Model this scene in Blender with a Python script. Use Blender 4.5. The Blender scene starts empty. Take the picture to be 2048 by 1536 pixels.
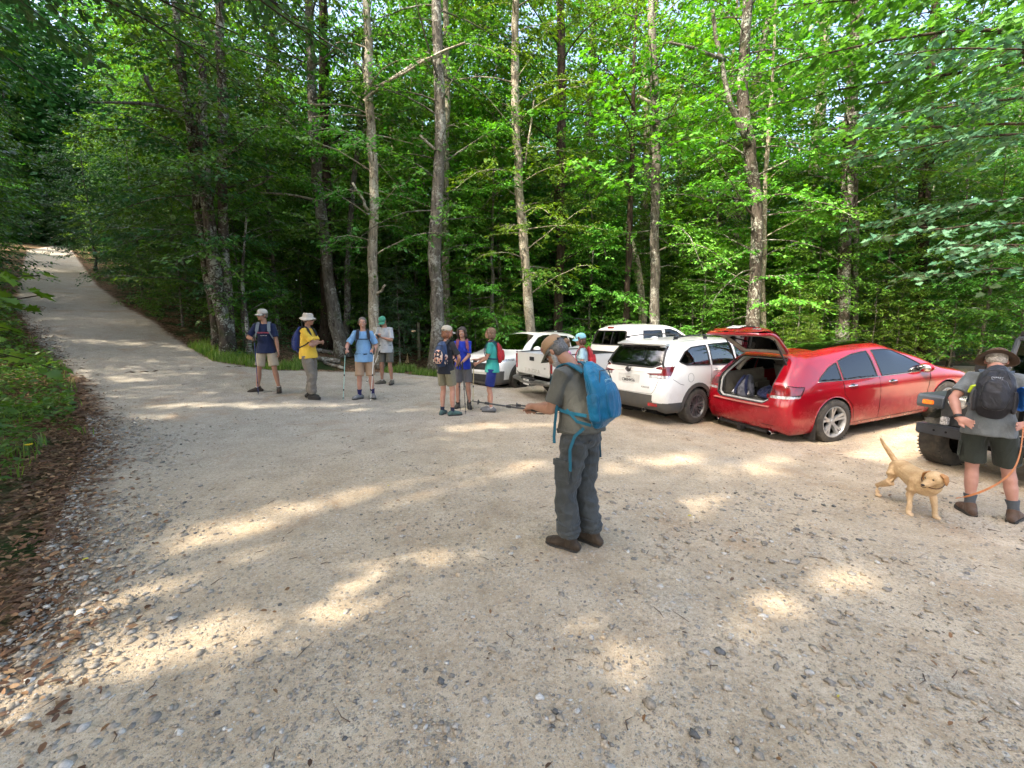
import bpy, bmesh, math, random
import numpy as np
from mathutils import Vector, Matrix, Euler, noise
R = math.radians
S = bpy.context.scene
COL = S.collection
# ------------------------------------------------------------ camera, sky, sun, exposure
FPX, PITCH, CAMZ = 850.0, math.atan(113/850), 1.75
cam = bpy.data.cameras.new('camera'); co = bpy.data.objects.new('camera', cam); COL.objects.link(co)
cam.sensor_width = 36; cam.lens = 36*FPX/2048; cam.clip_end = 600; cam.clip_start = .05
co.location = (0, 0, CAMZ); co.rotation_euler = (R(90)-PITCH, 0, 0)
S.camera = co
SUN_AZ, SUN_EL = math.atan2(-.64, -.77), R(47)      # direction towards the sun (from +x, counter-clockwise)
SUND = Vector((math.cos(SUN_AZ)*math.cos(SUN_EL), math.sin(SUN_AZ)*math.cos(SUN_EL), math.sin(SUN_EL)))
W = bpy.data.worlds.new('World'); S.world = W; W.use_nodes = True
nt = W.node_tree; bg = nt.nodes['Background']; sky = nt.nodes.new('ShaderNodeTexSky')
sky.sky_type = 'NISHITA'; sky.sun_disc = False; sky.sun_elevation = SUN_EL
sky.sun_rotation = math.pi/2-SUN_AZ; sky.air_density = 1.0; sky.dust_density = 6; sky.ozone_density = .3
nt.links.new(sky.outputs[0], bg.inputs[0]); bg.inputs[1].default_value = .15
sl = bpy.data.lights.new('sun', 'SUN'); sl.energy = 2.2; sl.angle = R(.8); sl.color = (1, .90, .74)
so = bpy.data.objects.new('sun', sl); COL.objects.link(so); so.rotation_euler = SUND.to_track_quat('Z', 'Y').to_euler()
so.location = (0, 0, 40)
vs = S.view_settings; vs.view_transform = 'Standard'; vs.look = 'None'; vs.exposure = 2.5; vs.gamma = 1
try: vs.use_curve_mapping = False
except Exception: pass
S.render.engine = 'CYCLES'
cy = S.cycles; cy.max_bounces = 7; cy.diffuse_bounces = 4; cy.glossy_bounces = 3; cy.transmission_bounces = 4
cy.transparent_max_bounces = 12; cy.caustics_reflective = False; cy.caustics_refractive = False
cy.sample_clamp_indirect = 4; cy.use_denoising = True
S.render.resolution_x = 1024; S.render.resolution_y = 768

# ------------------------------------------------------------ helpers
def tag(o, label=None, cat=None, group=None, kind=None):
    if label: o['label'] = label
    if cat: o['category'] = cat
    if group: o['group'] = group
    if kind: o['kind'] = kind
    return o
def empty(name, loc=(0, 0, 0), rz=0, **k):
    o = bpy.data.objects.new(name, None); COL.objects.link(o); o.location = loc; o.rotation_euler = (0, 0, rz)
    o.empty_display_size = .2
    return tag(o, **k)
def link(name, me, m=None, parent=None, smooth=True, **k):
    if m is not None:
        me.materials.clear()
        for q in (m if isinstance(m, (list, tuple)) else [m]): me.materials.append(q)
    if smooth and len(me.polygons): me.polygons.foreach_set('use_smooth', np.ones(len(me.polygons), bool))
    o = bpy.data.objects.new(name, me); COL.objects.link(o); o.parent = parent
    return tag(o, **k)
def npmesh(name, V, F):
    """V Nx3, F MxK array (all faces K-gons) or list of such arrays"""
    V = np.asarray(V, np.float32); Fs = F if isinstance(F, list) else [F]
    me = bpy.data.meshes.new(name); me.vertices.add(len(V)); me.vertices.foreach_set('co', V.ravel())
    idx = np.concatenate([np.asarray(f, np.int32).ravel() for f in Fs])
    cnt = np.concatenate([np.full(len(f), np.asarray(f).shape[1], np.int32) for f in Fs])
    st = np.concatenate([[0], np.cumsum(cnt)[:-1]]).astype(np.int32)
    me.loops.add(len(idx)); me.loops.foreach_set('vertex_index', idx)
    me.polygons.add(len(cnt)); me.polygons.foreach_set('loop_start', st); me.polygons.foreach_set('loop_total', cnt)
    me.update(calc_edges=True); me.validate()
    return me
BAKE = None
def baked(o):
    """mesh of o with its modifiers, evaluated alone in a scratch scene"""
    global BAKE
    if BAKE is None: BAKE = bpy.data.scenes.new('bake')
    BAKE.collection.objects.link(o); vl = BAKE.view_layers[0]; vl.update(); dg = vl.depsgraph; dg.update()
    me = bpy.data.meshes.new_from_object(o.evaluated_get(dg), depsgraph=dg); bpy.data.objects.remove(o); return me
class B:
    """collects shapes and links them as one mesh"""
    def __init__(s): s.v = []; s.f = []; s.mi = []; s.n = 0
    def add(s, v, f, mi=0):
        v = [tuple(map(float, p)) for p in v]; s.v += v; s.f += [tuple(i+s.n for i in q) for q in f]; s.mi += [mi]*len(f); s.n += len(v); return s
    def box(s, c, d, mi=0, rz=0, M=None, taper=1, bev=0):
        x, y, z = [q/2 for q in d]; b = bev
        if b:
            b = min(b, x*.9, y*.9, z*.9); v = []; 
            bm = bmesh.new(); bmesh.ops.create_cube(bm, size=1)
            for q in bm.verts: q.co = Vector((q.co.x*2*x, q.co.y*2*y, q.co.z*2*z))
            bmesh.ops.bevel(bm, geom=bm.edges[:], offset=b, segments=2, affect='EDGES')
            v = [q.co.copy() for q in bm.verts]; f = [[q.index for q in g.verts] for g in bm.faces]; bm.free()
        else:
            v = [Vector((sx*x, sy*y, sz*z)) for sz in (-1, 1) for sx, sy in ((-1, -1), (1, -1), (1, 1), (-1, 1))]
            f = [(3, 2, 1, 0), (4, 5, 6, 7), (0, 1, 5, 4), (1, 2, 6, 5), (2, 3, 7, 6), (3, 0, 4, 7)]
        if taper != 1:
            for q in v:
                k = 1+(taper-1)*(q.z/(2*z)+.5); q.x *= k; q.y *= k
        Rm = Matrix.Rotation(rz, 3, 'Z')
        v = [Rm@q for q in v]
        if M is not None: v = [M@q for q in v]
        return s.add([q+Vector(c) for q in v], f, mi)
    def tube(s, pts, r, n=10, mi=0, up=(0, 0, 1), rnd=False, caps=True, closed=False):
        """sweep; r scalar, list of scalars or list of (a, b): a along side, b along the other"""
        P = [Vector(p) for p in pts]
        if not isinstance(r, (list, tuple)): r = [r]*len(P)
        r = [(q, q) if not isinstance(q, (tuple, list)) else q for q in r]
        if rnd and not closed:
            d0 = (P[0]-P[1]).normalized(); d1 = (P[-1]-P[-2]).normalized(); a, b = r[0], r[-1]; m0 = min(a); m1 = min(b)
            P = [P[0]+d0*m0*.92, P[0]+d0*m0*.6] + P + [P[-1]+d1*m1*.6, P[-1]+d1*m1*.92]
            r = [(a[0]*.35, a[1]*.35), (a[0]*.8, a[1]*.8)] + list(r) + [(b[0]*.8, b[1]*.8), (b[0]*.35, b[1]*.35)]
        up = Vector(up); v = []; f = []; N = len(P)
        for i, p in enumerate(P):
            t = (P[(i+1) % N]-P[i-1]) if closed else (P[min(i+1, N-1)]-P[max(i-1, 0)])
            t.normalize(); sd = t.cross(up)
            if sd.length < 1e-3: sd = t.cross(Vector((1, 0, 0)))
            sd.normalize(); nn = sd.cross(t)
            for k in range(n):
                a = 2*math.pi*k/n; v.append(p+sd*(math.cos(a)*r[i][0])+nn*(math.sin(a)*r[i][1]))
        for i in range(N if closed else N-1):
            j = (i+1) % N
            for k in range(n):
                l = (k+1) % n; f.append((i*n+k, i*n+l, j*n+l, j*n+k))
        if caps and not closed: f.append(tuple(range(n-1, -1, -1))); f.append(tuple((N-1)*n+k for k in range(n)))
        return s.add(v, f, mi)
    def ell(s, c, r, mi=0, M=None, nu=14, nv=9):
        c = Vector(c); v = []; f = []
        for i in range(nv+1):
            th = math.pi*i/nv
            for k in range(nu):
                a = 2*math.pi*k/nu; q = Vector((math.sin(th)*math.cos(a)*r[0], math.sin(th)*math.sin(a)*r[1], math.cos(th)*r[2]))
                v.append(c+(M@q if M is not None else q))
        for i in range(nv):
            for k in range(nu):
                l = (k+1) % nu; f.append((i*nu+k, (i+1)*nu+k, (i+1)*nu+l, i*nu+l))
        return s.add(v, f, mi)
    def lathe(s, prof, c=(0, 0, 0), n=24, mi=0, M=None, sx=1, sy=1):
        """profile of (radius, height) about z"""
        c = Vector(c); v = []; f = []
        for (r, h) in prof:
            for k in range(n):
                a = 2*math.pi*k/n; q = Vector((r*math.cos(a)*sx, r*math.sin(a)*sy, h)); v.append(c+(M@q if M is not None else q))
        for i in range(len(prof)-1):
            for k in range(n):
                l = (k+1) % n; f.append((i*n+k, i*n+l, (i+1)*n+l, (i+1)*n+k))
        return s.add(v, f, mi)
    def prism(s, poly, t, M=None, c=(0, 0, 0), mi=0):
        """polygon in xy, thickness along z centred"""
        n = len(poly); v = [Vector((x, y, -t/2)) for x, y in poly]+[Vector((x, y, t/2)) for x, y in poly]
        f = [tuple(range(n-1, -1, -1)), tuple(range(n, 2*n))]+[(i, (i+1) % n, n+(i+1) % n, n+i) for i in range(n)]
        c = Vector(c)
        return s.add([c+(M@q if M is not None else q) for q in v], f, mi)
    def ribbon(s, pts, nrm, w, t, mi=0):
        """flat strap through pts, nrm per point (outward), width w, thickness t"""
        P = [Vector(p) for p in pts]; v = []; f = []; N = len(P)
        for i, p in enumerate(P):
            tt = (P[min(i+1, N-1)]-P[max(i-1, 0)]).normalized(); n_ = Vector(nrm[i] if isinstance(nrm, list) else nrm)
            n_ = (n_-tt*n_.dot(tt)).normalized(); sd = tt.cross(n_); ww = w[i] if isinstance(w, (list, tuple)) else w
            v += [p+sd*ww/2, p+sd*ww/2+n_*t, p-sd*ww/2+n_*t, p-sd*ww/2]
        for i in range(N-1):
            for k in range(4):
                l = (k+1) % 4; f.append((i*4+k, i*4+l, (i+1)*4+l, (i+1)*4+k))
        f += [(3, 2, 1, 0), ((N-1)*4, (N-1)*4+1, (N-1)*4+2, (N-1)*4+3)]
        return s.add(v, f, mi)
    def mesh(s, name='m'):
        me = bpy.data.meshes.new(name); me.from_pydata(s.v, [], s.f); me.update()
        if any(s.mi): me.polygons.foreach_set('material_index', s.mi)
        return me
    def build(s, name, m, parent=None, smooth=True, angle=40, **k):
        me = s.mesh(name)
        bm = bmesh.new(); bm.from_mesh(me); bmesh.ops.recalc_face_normals(bm, faces=bm.faces); bm.to_mesh(me); bm.free()
        o = link(name, me, m, parent, smooth, **k)
        if smooth and angle: sharp(me, angle)
        return o
    def remesh(s, name, m, voxel, smooth=4, parent=None, wr=None, taub=.6, dec=0, **k):
        """fuse everything into one continuous skin; wr = (amplitude, frequency[, direction stretch]) folds"""
        me = s.mesh(name); o = bpy.data.objects.new(name, me)
        md = o.modifiers.new('r', 'REMESH'); md.mode = 'VOXEL'; md.voxel_size = voxel; md.adaptivity = 0
        if smooth:
            md = o.modifiers.new('s', 'SMOOTH'); md.factor = taub; md.iterations = smooth
        m2 = baked(o); bpy.data.meshes.remove(me); m2.name = name
        if wr: folds(m2, *wr)
        return link(name, m2, m, parent, True, **k)
def sharp(me, angle):
    """mark edges sharper than angle"""
    bm = bmesh.new(); bm.from_mesh(me); a = R(angle)
    for e in bm.edges:
        if len(e.link_faces) == 2 and e.calc_face_angle(0) > a: e.smooth = False
    bm.to_mesh(me); bm.free()
def folds(me, amp, fr, st=(1, 1, 1), seed=0):
    n = len(me.vertices); P = np.empty(n*3, np.float32); me.vertices.foreach_get('co', P); P = P.reshape(-1, 3); Nn = np.empty(n*3, np.float32); me.vertex_normals.foreach_get('vector', Nn); Nn = Nn.reshape(-1, 3)
    q = P*np.array(st)*fr+np.array([seed, 0, 0]); nz = noise.noise
    d = np.array([(1-abs(nz(v))*2.6)*.6 for v in map(Vector, q)])+np.array([nz(v)*.5 for v in map(Vector, q*2.3)])
    me.vertices.foreach_set('co', (P+Nn*(amp*d)[:, None]).astype(np.float32).ravel()); me.update()

def ray(px, py):
    c, s = math.cos(PITCH), math.sin(PITCH); b = -(py-768)/FPX
    return Vector(((px-1024)/FPX, c+b*s, -s+b*c))
def PX(px, py, Y):
    """point of the place seen at photo pixel px, py whose depth along y is Y"""
    r = ray(px, py); return Vector((r.x*Y/r.y, Y, CAMZ+r.z*Y/r.y))
def sm(a, b, x):
    t = np.clip((x-a)/(b-a), 0, 1); return t*t*(3-2*t)
def gz(x, y):
    """height of the ground"""
    x = np.asarray(x, float); y = np.asarray(y, float)
    base = -.0048*np.clip(x, -12, 5.2)*np.clip(y, 0, 14)+.085*np.clip(x-5.3, 0, 9)*sm(5.5, 8.5, y)
    s = -(x+5.6)*.75+(y-9.4)*.66; v = (x+5.4)*.66+(y-9.4)*.75
    w = 1-.8*sm(3, 22, v)
    return base+.17*np.logaddexp(0, (s-.9)*.9)/.9*w*sm(0, 8, y)-.03*np.logaddexp(0, (y-22)*.3)/.3*sm(3, 22, v)
def G(x, y): return float(gz(x, y))

# ------------------------------------------------------------ materials
class N:
    """tiny node-graph builder"""
    def __init__(s, name):
        s.m = bpy.data.materials.new(name); s.m.use_nodes = True; s.t = s.m.node_tree; s.p = s.t.nodes['Principled BSDF']; s.out = s.t.nodes['Material Output']
        s.co = None
    def n(s, typ, ins={}, **k):
        q = s.t.nodes.new('ShaderNode'+typ)
        for a, b in k.items(): setattr(q, a, b)
        for a, b in ins.items(): s.set(q.inputs[a], b)
        return q
    def set(s, i, v):
        if isinstance(v, bpy.types.NodeSocket): s.t.links.new(v, i)
        elif isinstance(v, bpy.types.Node): s.t.links.new(v.outputs[0], i)
        else:
            if isinstance(v, (tuple, list)) and len(v) == 3 and i.type == 'RGBA': v = (*v, 1)
            i.default_value = v
    def obj(s):
        if s.co is None: s.co = s.n('TexCoord')
        return s.co.outputs['Object']
    def pos(s): return s.n('NewGeometry').outputs['Position']
    def noise(s, sc, det=3, vec=None, st=None, out='Fac', rough=.55, dist=0):
        v = vec or s.obj()
        if st: v = s.n('Mapping', {'Vector': v, 'Scale': st}).outputs[0]
        return s.n('TexNoise', {'Vector': v, 'Scale': sc, 'Detail': det, 'Roughness': rough, 'Distortion': dist}).outputs[out]
    def vor(s, sc, vec=None, out='Distance', feature='F1', rnd=1):
        return s.n('TexVoronoi', {'Vector': vec or s.obj(), 'Scale': sc, 'Randomness': rnd}, feature=feature).outputs[out]
    def ramp(s, fac, st, interp='LINEAR'):
        q = s.n('ValToRGB', {'Fac': fac}); e = q.color_ramp.elements; q.color_ramp.interpolation = interp
        while len(e) < len(st): e.new(.5)
        for i, (p, c) in enumerate(st):
            e[i].position = p; e[i].color = (*c, 1) if isinstance(c, (tuple, list)) else (c, c, c, 1)
        return q.outputs[0]
    def mix(s, f, a, b, mode='MIX'):
        q = s.n('Mix', data_type='RGBA', blend_type=mode); s.set(q.inputs[0], f); s.set(q.inputs[6], a); s.set(q.inputs[7], b); return q.outputs[2]
    def math(s, op, a, b=0, c=None):
        q = s.n('Math', operation=op); s.set(q.inputs[0], a); s.set(q.inputs[1], b)
        if c is not None: s.set(q.inputs[2], c)
        return q.outputs[0]
    def bump(s, h, st=.3, d=.01, nrm=None):
        q = s.n('Bump', {'Height': h, 'Strength': st, 'Distance': d})
        if nrm: s.set(q.inputs['Normal'], nrm)
        return q.outputs[0]
    def fin(s, **k):
        for a, b in k.items():
            s.set(s.p.inputs[{'col': 'Base Color', 'rough': 'Roughness', 'metal': 'Metallic', 'nrm': 'Normal', 'spec': 'Specular IOR Level', 'coat': 'Coat Weight', 'coatr': 'Coat Roughness', 'trans': 'Transmission Weight', 'ior': 'IOR', 'alpha': 'Alpha', 'sss': 'Subsurface Weight', 'sheen': 'Sheen Weight'}[a]], b)
        return s.m
MATS = {}
def mat(name, col, rough=.6, metal=0, var=.12, sc=8, bump=0, bsc=60, spec=.5, coat=0, coatr=.05, col2=None, dist=.004):
    """plain surface with a little uneven colour, dirt and bump"""
    if name in MATS: return MATS[name]
    g = N(name); f = g.noise(sc, 4); c2 = col2 or tuple(c*(1-var*1.6) for c in col); c1 = tuple(min(1, c*(1+var*.5)) for c in col)
    r = g.ramp(f, [(.3, c2), (.7, c1)]); k = dict(col=r, rough=rough, metal=metal, spec=spec, coat=coat, coatr=coatr)
    if bump: k['nrm'] = g.bump(g.noise(bsc, 3), bump, dist)
    MATS[name] = g.fin(**k); return MATS[name]
def cloth(name, col, var=.2, rough=.85, weave=500, wr=.5, col2=None, wsc=14):
    if name in MATS: return MATS[name]
    g = N(name); a = g.noise(6, 3); c2 = col2 or tuple(c*(1-var) for c in col)
    w = g.noise(weave, 1); wrk = g.noise(wsc, 3, st=(1, 1, .55), dist=1.1)
    c = g.ramp(a, [(.3, c2), (.7, col)]); c = g.mix(.25, c, g.ramp(w, [(.3, 0.0), (.7, 1.0)]), 'SOFT_LIGHT')
    n1 = g.bump(wrk, wr, .03); n2 = g.bump(w, .15, .001, n1)
    MATS[name] = g.fin(col=c, rough=rough, nrm=n2, sheen=.1, spec=.25); return MATS[name]
def glass(name='tinted_glass', tint=(.25, .3, .27), refl=.05):
    if name in MATS: return MATS[name]
    g = N(name); fr = g.n('Fresnel', {'IOR': 1.5}).outputs[0]
    tr = g.n('BsdfTransparent', {'Color': (*tint, 1)}); gl = g.n('BsdfGlossy', {'Color': (1, 1, 1, 1), 'Roughness': .02})
    mx = g.n('MixShader'); g.set(mx.inputs[0], g.math('ADD', fr, refl)); g.set(mx.inputs[1], tr.outputs[0]); g.set(mx.inputs[2], gl.outputs[0])
    g.t.links.new(mx.outputs[0], g.out.inputs[0]); MATS[name] = g.m; return g.m
# ------------------------------------------------------------ ground
LOT = [(-1.2,-8),(-2.2,0.5),(-2.98,2.27),(-3.71,3.07),(-4.65,4.19),(-6.02,5.84),(-8.09,7.76),(-9.86,9.23),(-11.74,10.38),(-15.38,13.21),(-21.88,19.15),(-40.4,36.4),(-50,48),
       (-53,54),(-44.2,44.2),(-19.97,21.05),(-13.66,15.62),(-9.41,12.46),(-8.0,11.55),(-6.47,11.6),(-5.2,12.3),(-3.6,13.2),(-1.6,13.3),(2,14.6),(8,16.5),(16,15),(24,9),(24,-8)]
def in_poly(X, Y, poly):
    ins = np.zeros(X.shape, bool); n = len(poly)
    for i in range(n):
        x1, y1 = poly[i]; x2, y2 = poly[i-1]
        c = ((y1 > Y) != (y2 > Y)) & (X < (x2-x1)*(Y-y1)/(y2-y1+1e-12)+x1); ins ^= c
    return ins
def dist_poly(X, Y, poly):
    D = np.full(X.shape, 1e9); n = len(poly)
    for i in range(n):
        ax, ay = poly[i]; bx, by = poly[i-1]; dx, dy = bx-ax, by-ay
        t = np.clip(((X-ax)*dx+(Y-ay)*dy)/(dx*dx+dy*dy), 0, 1); D = np.minimum(D, np.hypot(X-ax-t*dx, Y-ay-t*dy))
    return np.where(in_poly(X, Y, poly), D, -D)
def axis(a, b, core0, core1, d, g=1.12):
    c = list(np.arange(core0, core1+d/2, d)); s = d
    while c[-1] < b: s *= g; c.append(c[-1]+s)
    s = d
    while c[0] > a: s *= g; c.insert(0, c[0]-s)
    return np.array(c)
def sheet(xs, ys, zf):
    X, Y = np.meshgrid(xs, ys); Z = zf(X, Y); nx, ny = len(xs), len(ys)
    V = np.stack([X, Y, Z], -1).reshape(-1, 3); i = np.arange(nx*ny).reshape(ny, nx)
    F = np.stack([i[:-1, :-1], i[:-1, 1:], i[1:, 1:], i[1:, :-1]], -1).reshape(-1, 4)
    return V, F
def rough_noise(X, Y, s, seed=0):
    """cheap smooth value noise"""
    rng = np.random.default_rng(seed); out = 0; amp = 1; tot = 0
    for o in range(3):
        a = rng.random(6)*6.28; ang = rng.random(6)*6.28
        q = sum(np.sin((X*np.cos(t)+Y*np.sin(t))*s*(1+.35*k)*2**o+ph) for k, (t, ph) in enumerate(zip(ang, a)))/6
        out = out+amp*q; tot += amp; amp *= .5
    return out/tot*1.6
def floor_mat():
    g = N('forest_floor'); p = g.pos(); a = g.noise(1.1, 4, p); b = g.vor(24, p, 'Color'); bl = g.n('SeparateColor', {0: b}).outputs[0]
    c = g.ramp(bl, [(0, (.035, .018, .010)), (.35, (.10, .05, .025)), (.6, (.17, .10, .055)), (.85, (.24, .15, .09)), (1, (.05, .06, .02))])
    c = g.mix(g.ramp(a, [(.48, 0.0), (.62, 1.0)]), c, (.03, .05, .012, 1))
    h = g.vor(24, p)
    return g.fin(col=c, rough=.9, nrm=g.bump(h, .8, .03), spec=.2)
def gravel_mat():
    g = N('gravel'); p = g.pos()
    big = g.noise(.42, 4, p, rough=.6); big2 = g.noise(1.3, 4, p, dist=.6)
    at = g.n('Attribute', attribute_name='edge').outputs['Fac']; rd = g.n('Attribute', attribute_name='road').outputs['Fac']
    sand = g.ramp(g.noise(2.2, 5, p, rough=.7), [(.3, (.40, .305, .20)), (.55, (.52, .412, .287)), (.75, (.61, .505, .37))])
    grey = g.ramp(g.noise(3, 5, p, rough=.7), [(.3, (.31, .29, .25)), (.7, (.48, .45, .395))])
    f = g.ramp(g.math('ADD', g.math('MULTIPLY_ADD', big, .75, -.12), g.math('MULTIPLY', big2, .35)), [(.50, 0.0), (.66, .8)])
    f = g.math('MAXIMUM', f, g.math('MULTIPLY', rd, .8))
    c = g.mix(f, sand, grey)
    rust = g.ramp(g.noise(.9, 5, p, rough=.7, dist=.5), [(.56, 0.0), (.72, 1.0)])
    c = g.mix(g.math('MULTIPLY', rust, .6), c, (.34, .20, .10, 1))
    # small stones: three sizes, each with its own grey, tan or white
    hs = None
    warp = g.n('VectorMath', {0: p, 1: g.n('VectorMath', {0: g.noise(9, 2, p, out='Color'), 1: (.06, .06, .06)}, operation='MULTIPLY').outputs[0]}, operation='ADD').outputs[0]
    for sc, wgt, hh in ((34, .45, 1.0), (80, .55, .8), (170, .5, .5)):
        v = g.n('TexVoronoi', {'Vector': warp, 'Scale': sc}); sp_ = g.n('SeparateColor', {0: v.outputs['Color']})
        pres = g.math('GREATER_THAN', sp_.outputs[1], g.math('MULTIPLY_ADD', g.noise(1.7, 4, p, rough=.65), -1.5, 1.42 if sc < 50 else 1.2))
        core = g.math('LESS_THAN', v.outputs['Distance'], g.math('MULTIPLY_ADD', sp_.outputs[2], .28, .22))
        k = g.math('MULTIPLY', pres, core)
        st = g.ramp(sp_.outputs[0], [(0, (.19, .175, .15)), (.25, (.29, .26, .21)), (.55, (.41, .33, .24)), (.8, (.42, .39, .34)), (1, (.60, .56, .48))])
        c = g.mix(g.math('MULTIPLY', k, wgt+.25), c, st)
        h = g.math('MULTIPLY', g.math('MULTIPLY', k, g.math('SUBTRACT', .55, v.outputs['Distance'])), hh)
        hs = h if hs is None else g.math('ADD', hs, h)
    fine = g.noise(260, 3, p, rough=.7)
    c = g.mix(.55, c, g.ramp(fine, [(.3, .18), (.7, .82)]), 'SOFT_LIGHT')
    c = g.mix(g.math('MULTIPLY_ADD', big2, .9, .05), c, g.ramp(g.noise(34, 5, p, rough=.85), [(.34, .12), (.66, .88)]), 'SOFT_LIGHT')
    ed = g.ramp(g.math('ADD', at, g.math('MULTIPLY', g.math('SUBTRACT', g.noise(5, 4, p), .5), .8)), [(.25, 1.0), (.6, 0.0)])
    lit = g.ramp(g.n('SeparateColor', {0: g.vor(26, p, 'Color')}).outputs[0], [(0, (.06, .032, .018)), (.5, (.15, .085, .05)), (1, (.28, .19, .12))])
    c = g.mix(ed, c, lit)
    H = g.math('ADD', hs, g.math('MULTIPLY', fine, .18))
    H = g.math('ADD', H, g.math('MULTIPLY', g.noise(18, 4, p, rough=.7), .35))
    return g.fin(col=c, rough=.93, nrm=g.bump(H, .8, .022), spec=.25)
xs = axis(-95, 95, -12, 14, .25); ys = axis(-50, 130, -2, 20, .25)
V, F = sheet(xs, ys, lambda X, Y: gz(X, Y)+rough_noise(X, Y, .6, 3)*.05*sm(.4, 3, -dist_poly(X, Y, LOT))-.02)
link('ground', npmesh('ground', V, F), floor_mat(), kind='structure')
def gravel(name, keep, xs, ys):
    V, F = sheet(xs, ys, lambda X, Y: gz(X, Y)+.006+rough_noise(X, Y, 1.6, 5)*.012)
    C = V[F].mean(1); D = dist_poly(C[:, 0], C[:, 1], LOT)+rough_noise(C[:, 0], C[:, 1], 2.4, 8)*.16
    F = F[(D > 0) & keep(C)]; used = np.unique(F); mp = -np.ones(len(V), int); mp[used] = np.arange(len(used)); V = V[used]; F = mp[F]
    me = npmesh(name, V, F); D = dist_poly(V[:, 0], V[:, 1], LOT)
    wide = np.where((V[:, 0] < -2.0) & (V[:, 1] < 9), .75, .35)
    a = me.attributes.new('edge', 'FLOAT', 'POINT'); a.data.foreach_set('value', np.clip(D/wide, 0, 1.5).astype(np.float32))
    s = -(V[:, 0]+3.5)*.75+(V[:, 1]-9.0)*.66
    a = me.attributes.new('road', 'FLOAT', 'POINT'); a.data.foreach_set('value', (sm(-4.5, -.5, s+rough_noise(V[:, 0], V[:, 1], .9, 2)*.8)*.9).astype(np.float32))
    return link(name, me, GM, kind='structure')
GM = gravel_mat()
split = lambda C: (-(C[:, 0]+8.0)*.75+(C[:, 1]-10.5)*.66) < 0
gravel('gravel_lot', split, np.arange(-13, 24, .09), np.arange(-4, 17, .09))
gravel('gravel_road', lambda C: ~split(C), np.arange(-56, -5, .16), np.arange(8, 56, .16))
# loose stones: nobody could count them
def stones(name, n, zone, rmin, rmax, seed, sub=1, emb=.35, label=None, mt=None):
    rng = np.random.default_rng(seed); bm = bmesh.new(); bmesh.ops.create_icosphere(bm, subdivisions=sub, radius=1)
    bv = np.array([v.co for v in bm.verts]); bf = np.array([[v.index for v in f.verts] for f in bm.faces]); bm.free()
    P = zone(rng, n); n = len(P); r = rmin*(rmax/rmin)**(rng.random(n)**2.6)
    Q = bv[None]*(1+rng.normal(0, .24, (n, len(bv), 1)))*np.stack([rng.uniform(.75, 1.35, n), rng.uniform(.65, 1.1, n), rng.uniform(.4, .8, n)], -1)[:, None]
    a = rng.random(n)*6.28; c, s = np.cos(a)[:, None], np.sin(a)[:, None]; X = Q[..., 0]*c-Q[..., 1]*s; Y = Q[..., 0]*s+Q[..., 1]*c
    Z = Q[..., 2]+rng.normal(0, .15, (n, 1))*X
    V = np.stack([P[:, 0, None]+X*r[:, None], P[:, 1, None]+Y*r[:, None], (gz(P[:, 0], P[:, 1])+.008)[:, None]+(Z+.5-emb)*r[:, None]*.8], -1).reshape(-1, 3)
    F = (bf[None]+(np.arange(n)*len(bv))[:, None, None]).reshape(-1, 3)
    me = npmesh(name, V, F); at = me.attributes.new('rnd', 'FLOAT', 'FACE'); at.data.foreach_set('value', np.repeat(rng.random(n), len(bf)).astype(np.float32))
    return link(name, me, mt, smooth=False, kind='stuff', label=label, cat='stones')
def stone_mat():
    g = N('stone'); a = g.n('Attribute', attribute_name='rnd').outputs['Fac']
    c = g.ramp(a, [(0, (.10, .098, .095)), (.05, (.22, .20, .175)), (.35, (.33, .275, .205)), (.55, (.29, .27, .24)), (.78, (.44, .34, .23)), (.93, (.43, .40, .36)), (1, (.60, .56, .50))])
    c = g.mix(.4, c, g.ramp(g.noise(90, 4, g.pos()), [(.3, .1), (.7, .8)]), 'OVERLAY')
    return g.fin(col=c, rough=.85, spec=.3, nrm=g.bump(g.noise(160, 3, g.pos()), .4, .004))
SM = stone_mat()
def zone_near(rng, n):
    y = 1.2+(rng.random(n)**1.7)*9.5; x = (rng.random(n)*2-1)*(1.5+y*1.28); k = rough_noise(x, y, 1.5, 21)+rough_noise(x, y, 4, 22)*.5
    ok = (k+rng.random(n)*1.1-.45 > .22) & (dist_poly(x, y, LOT) > .05); return np.stack([x, y], -1)[ok]
def zone_left(rng, n):
    t = rng.random(n); y = .8+t*6.2; x = np.interp(y, [.8, 2.3, 3.1, 4.2, 5.8, 7.8], [-2.3, -2.9, -3.6, -4.55, -5.9, -8])+np.abs(rng.normal(.3, .55, n)); return np.stack([x, y], -1)
def zone_mid(rng, n):
    y = 1.2+(rng.random(n)**.8)*3.3; x = rng.normal(.9, .9, n)*(.5+y*.3)+.1*y; return np.stack([x, y], -1)
stones('gravel_stones', 70000, zone_near, .003, .015, 1, 1, .45, 'loose grey and tan stones scattered over the sandy lot', SM)
stones('edge_stones', 9500, zone_left, .004, .029, 2, 1, .4, 'coarser stones along the leaf covered left edge of the lot', SM)
stones('middle_stones', 1500, zone_mid, .008, .026, 4, 2, .4, 'larger loose stones in the middle of the lot', SM)
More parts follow.
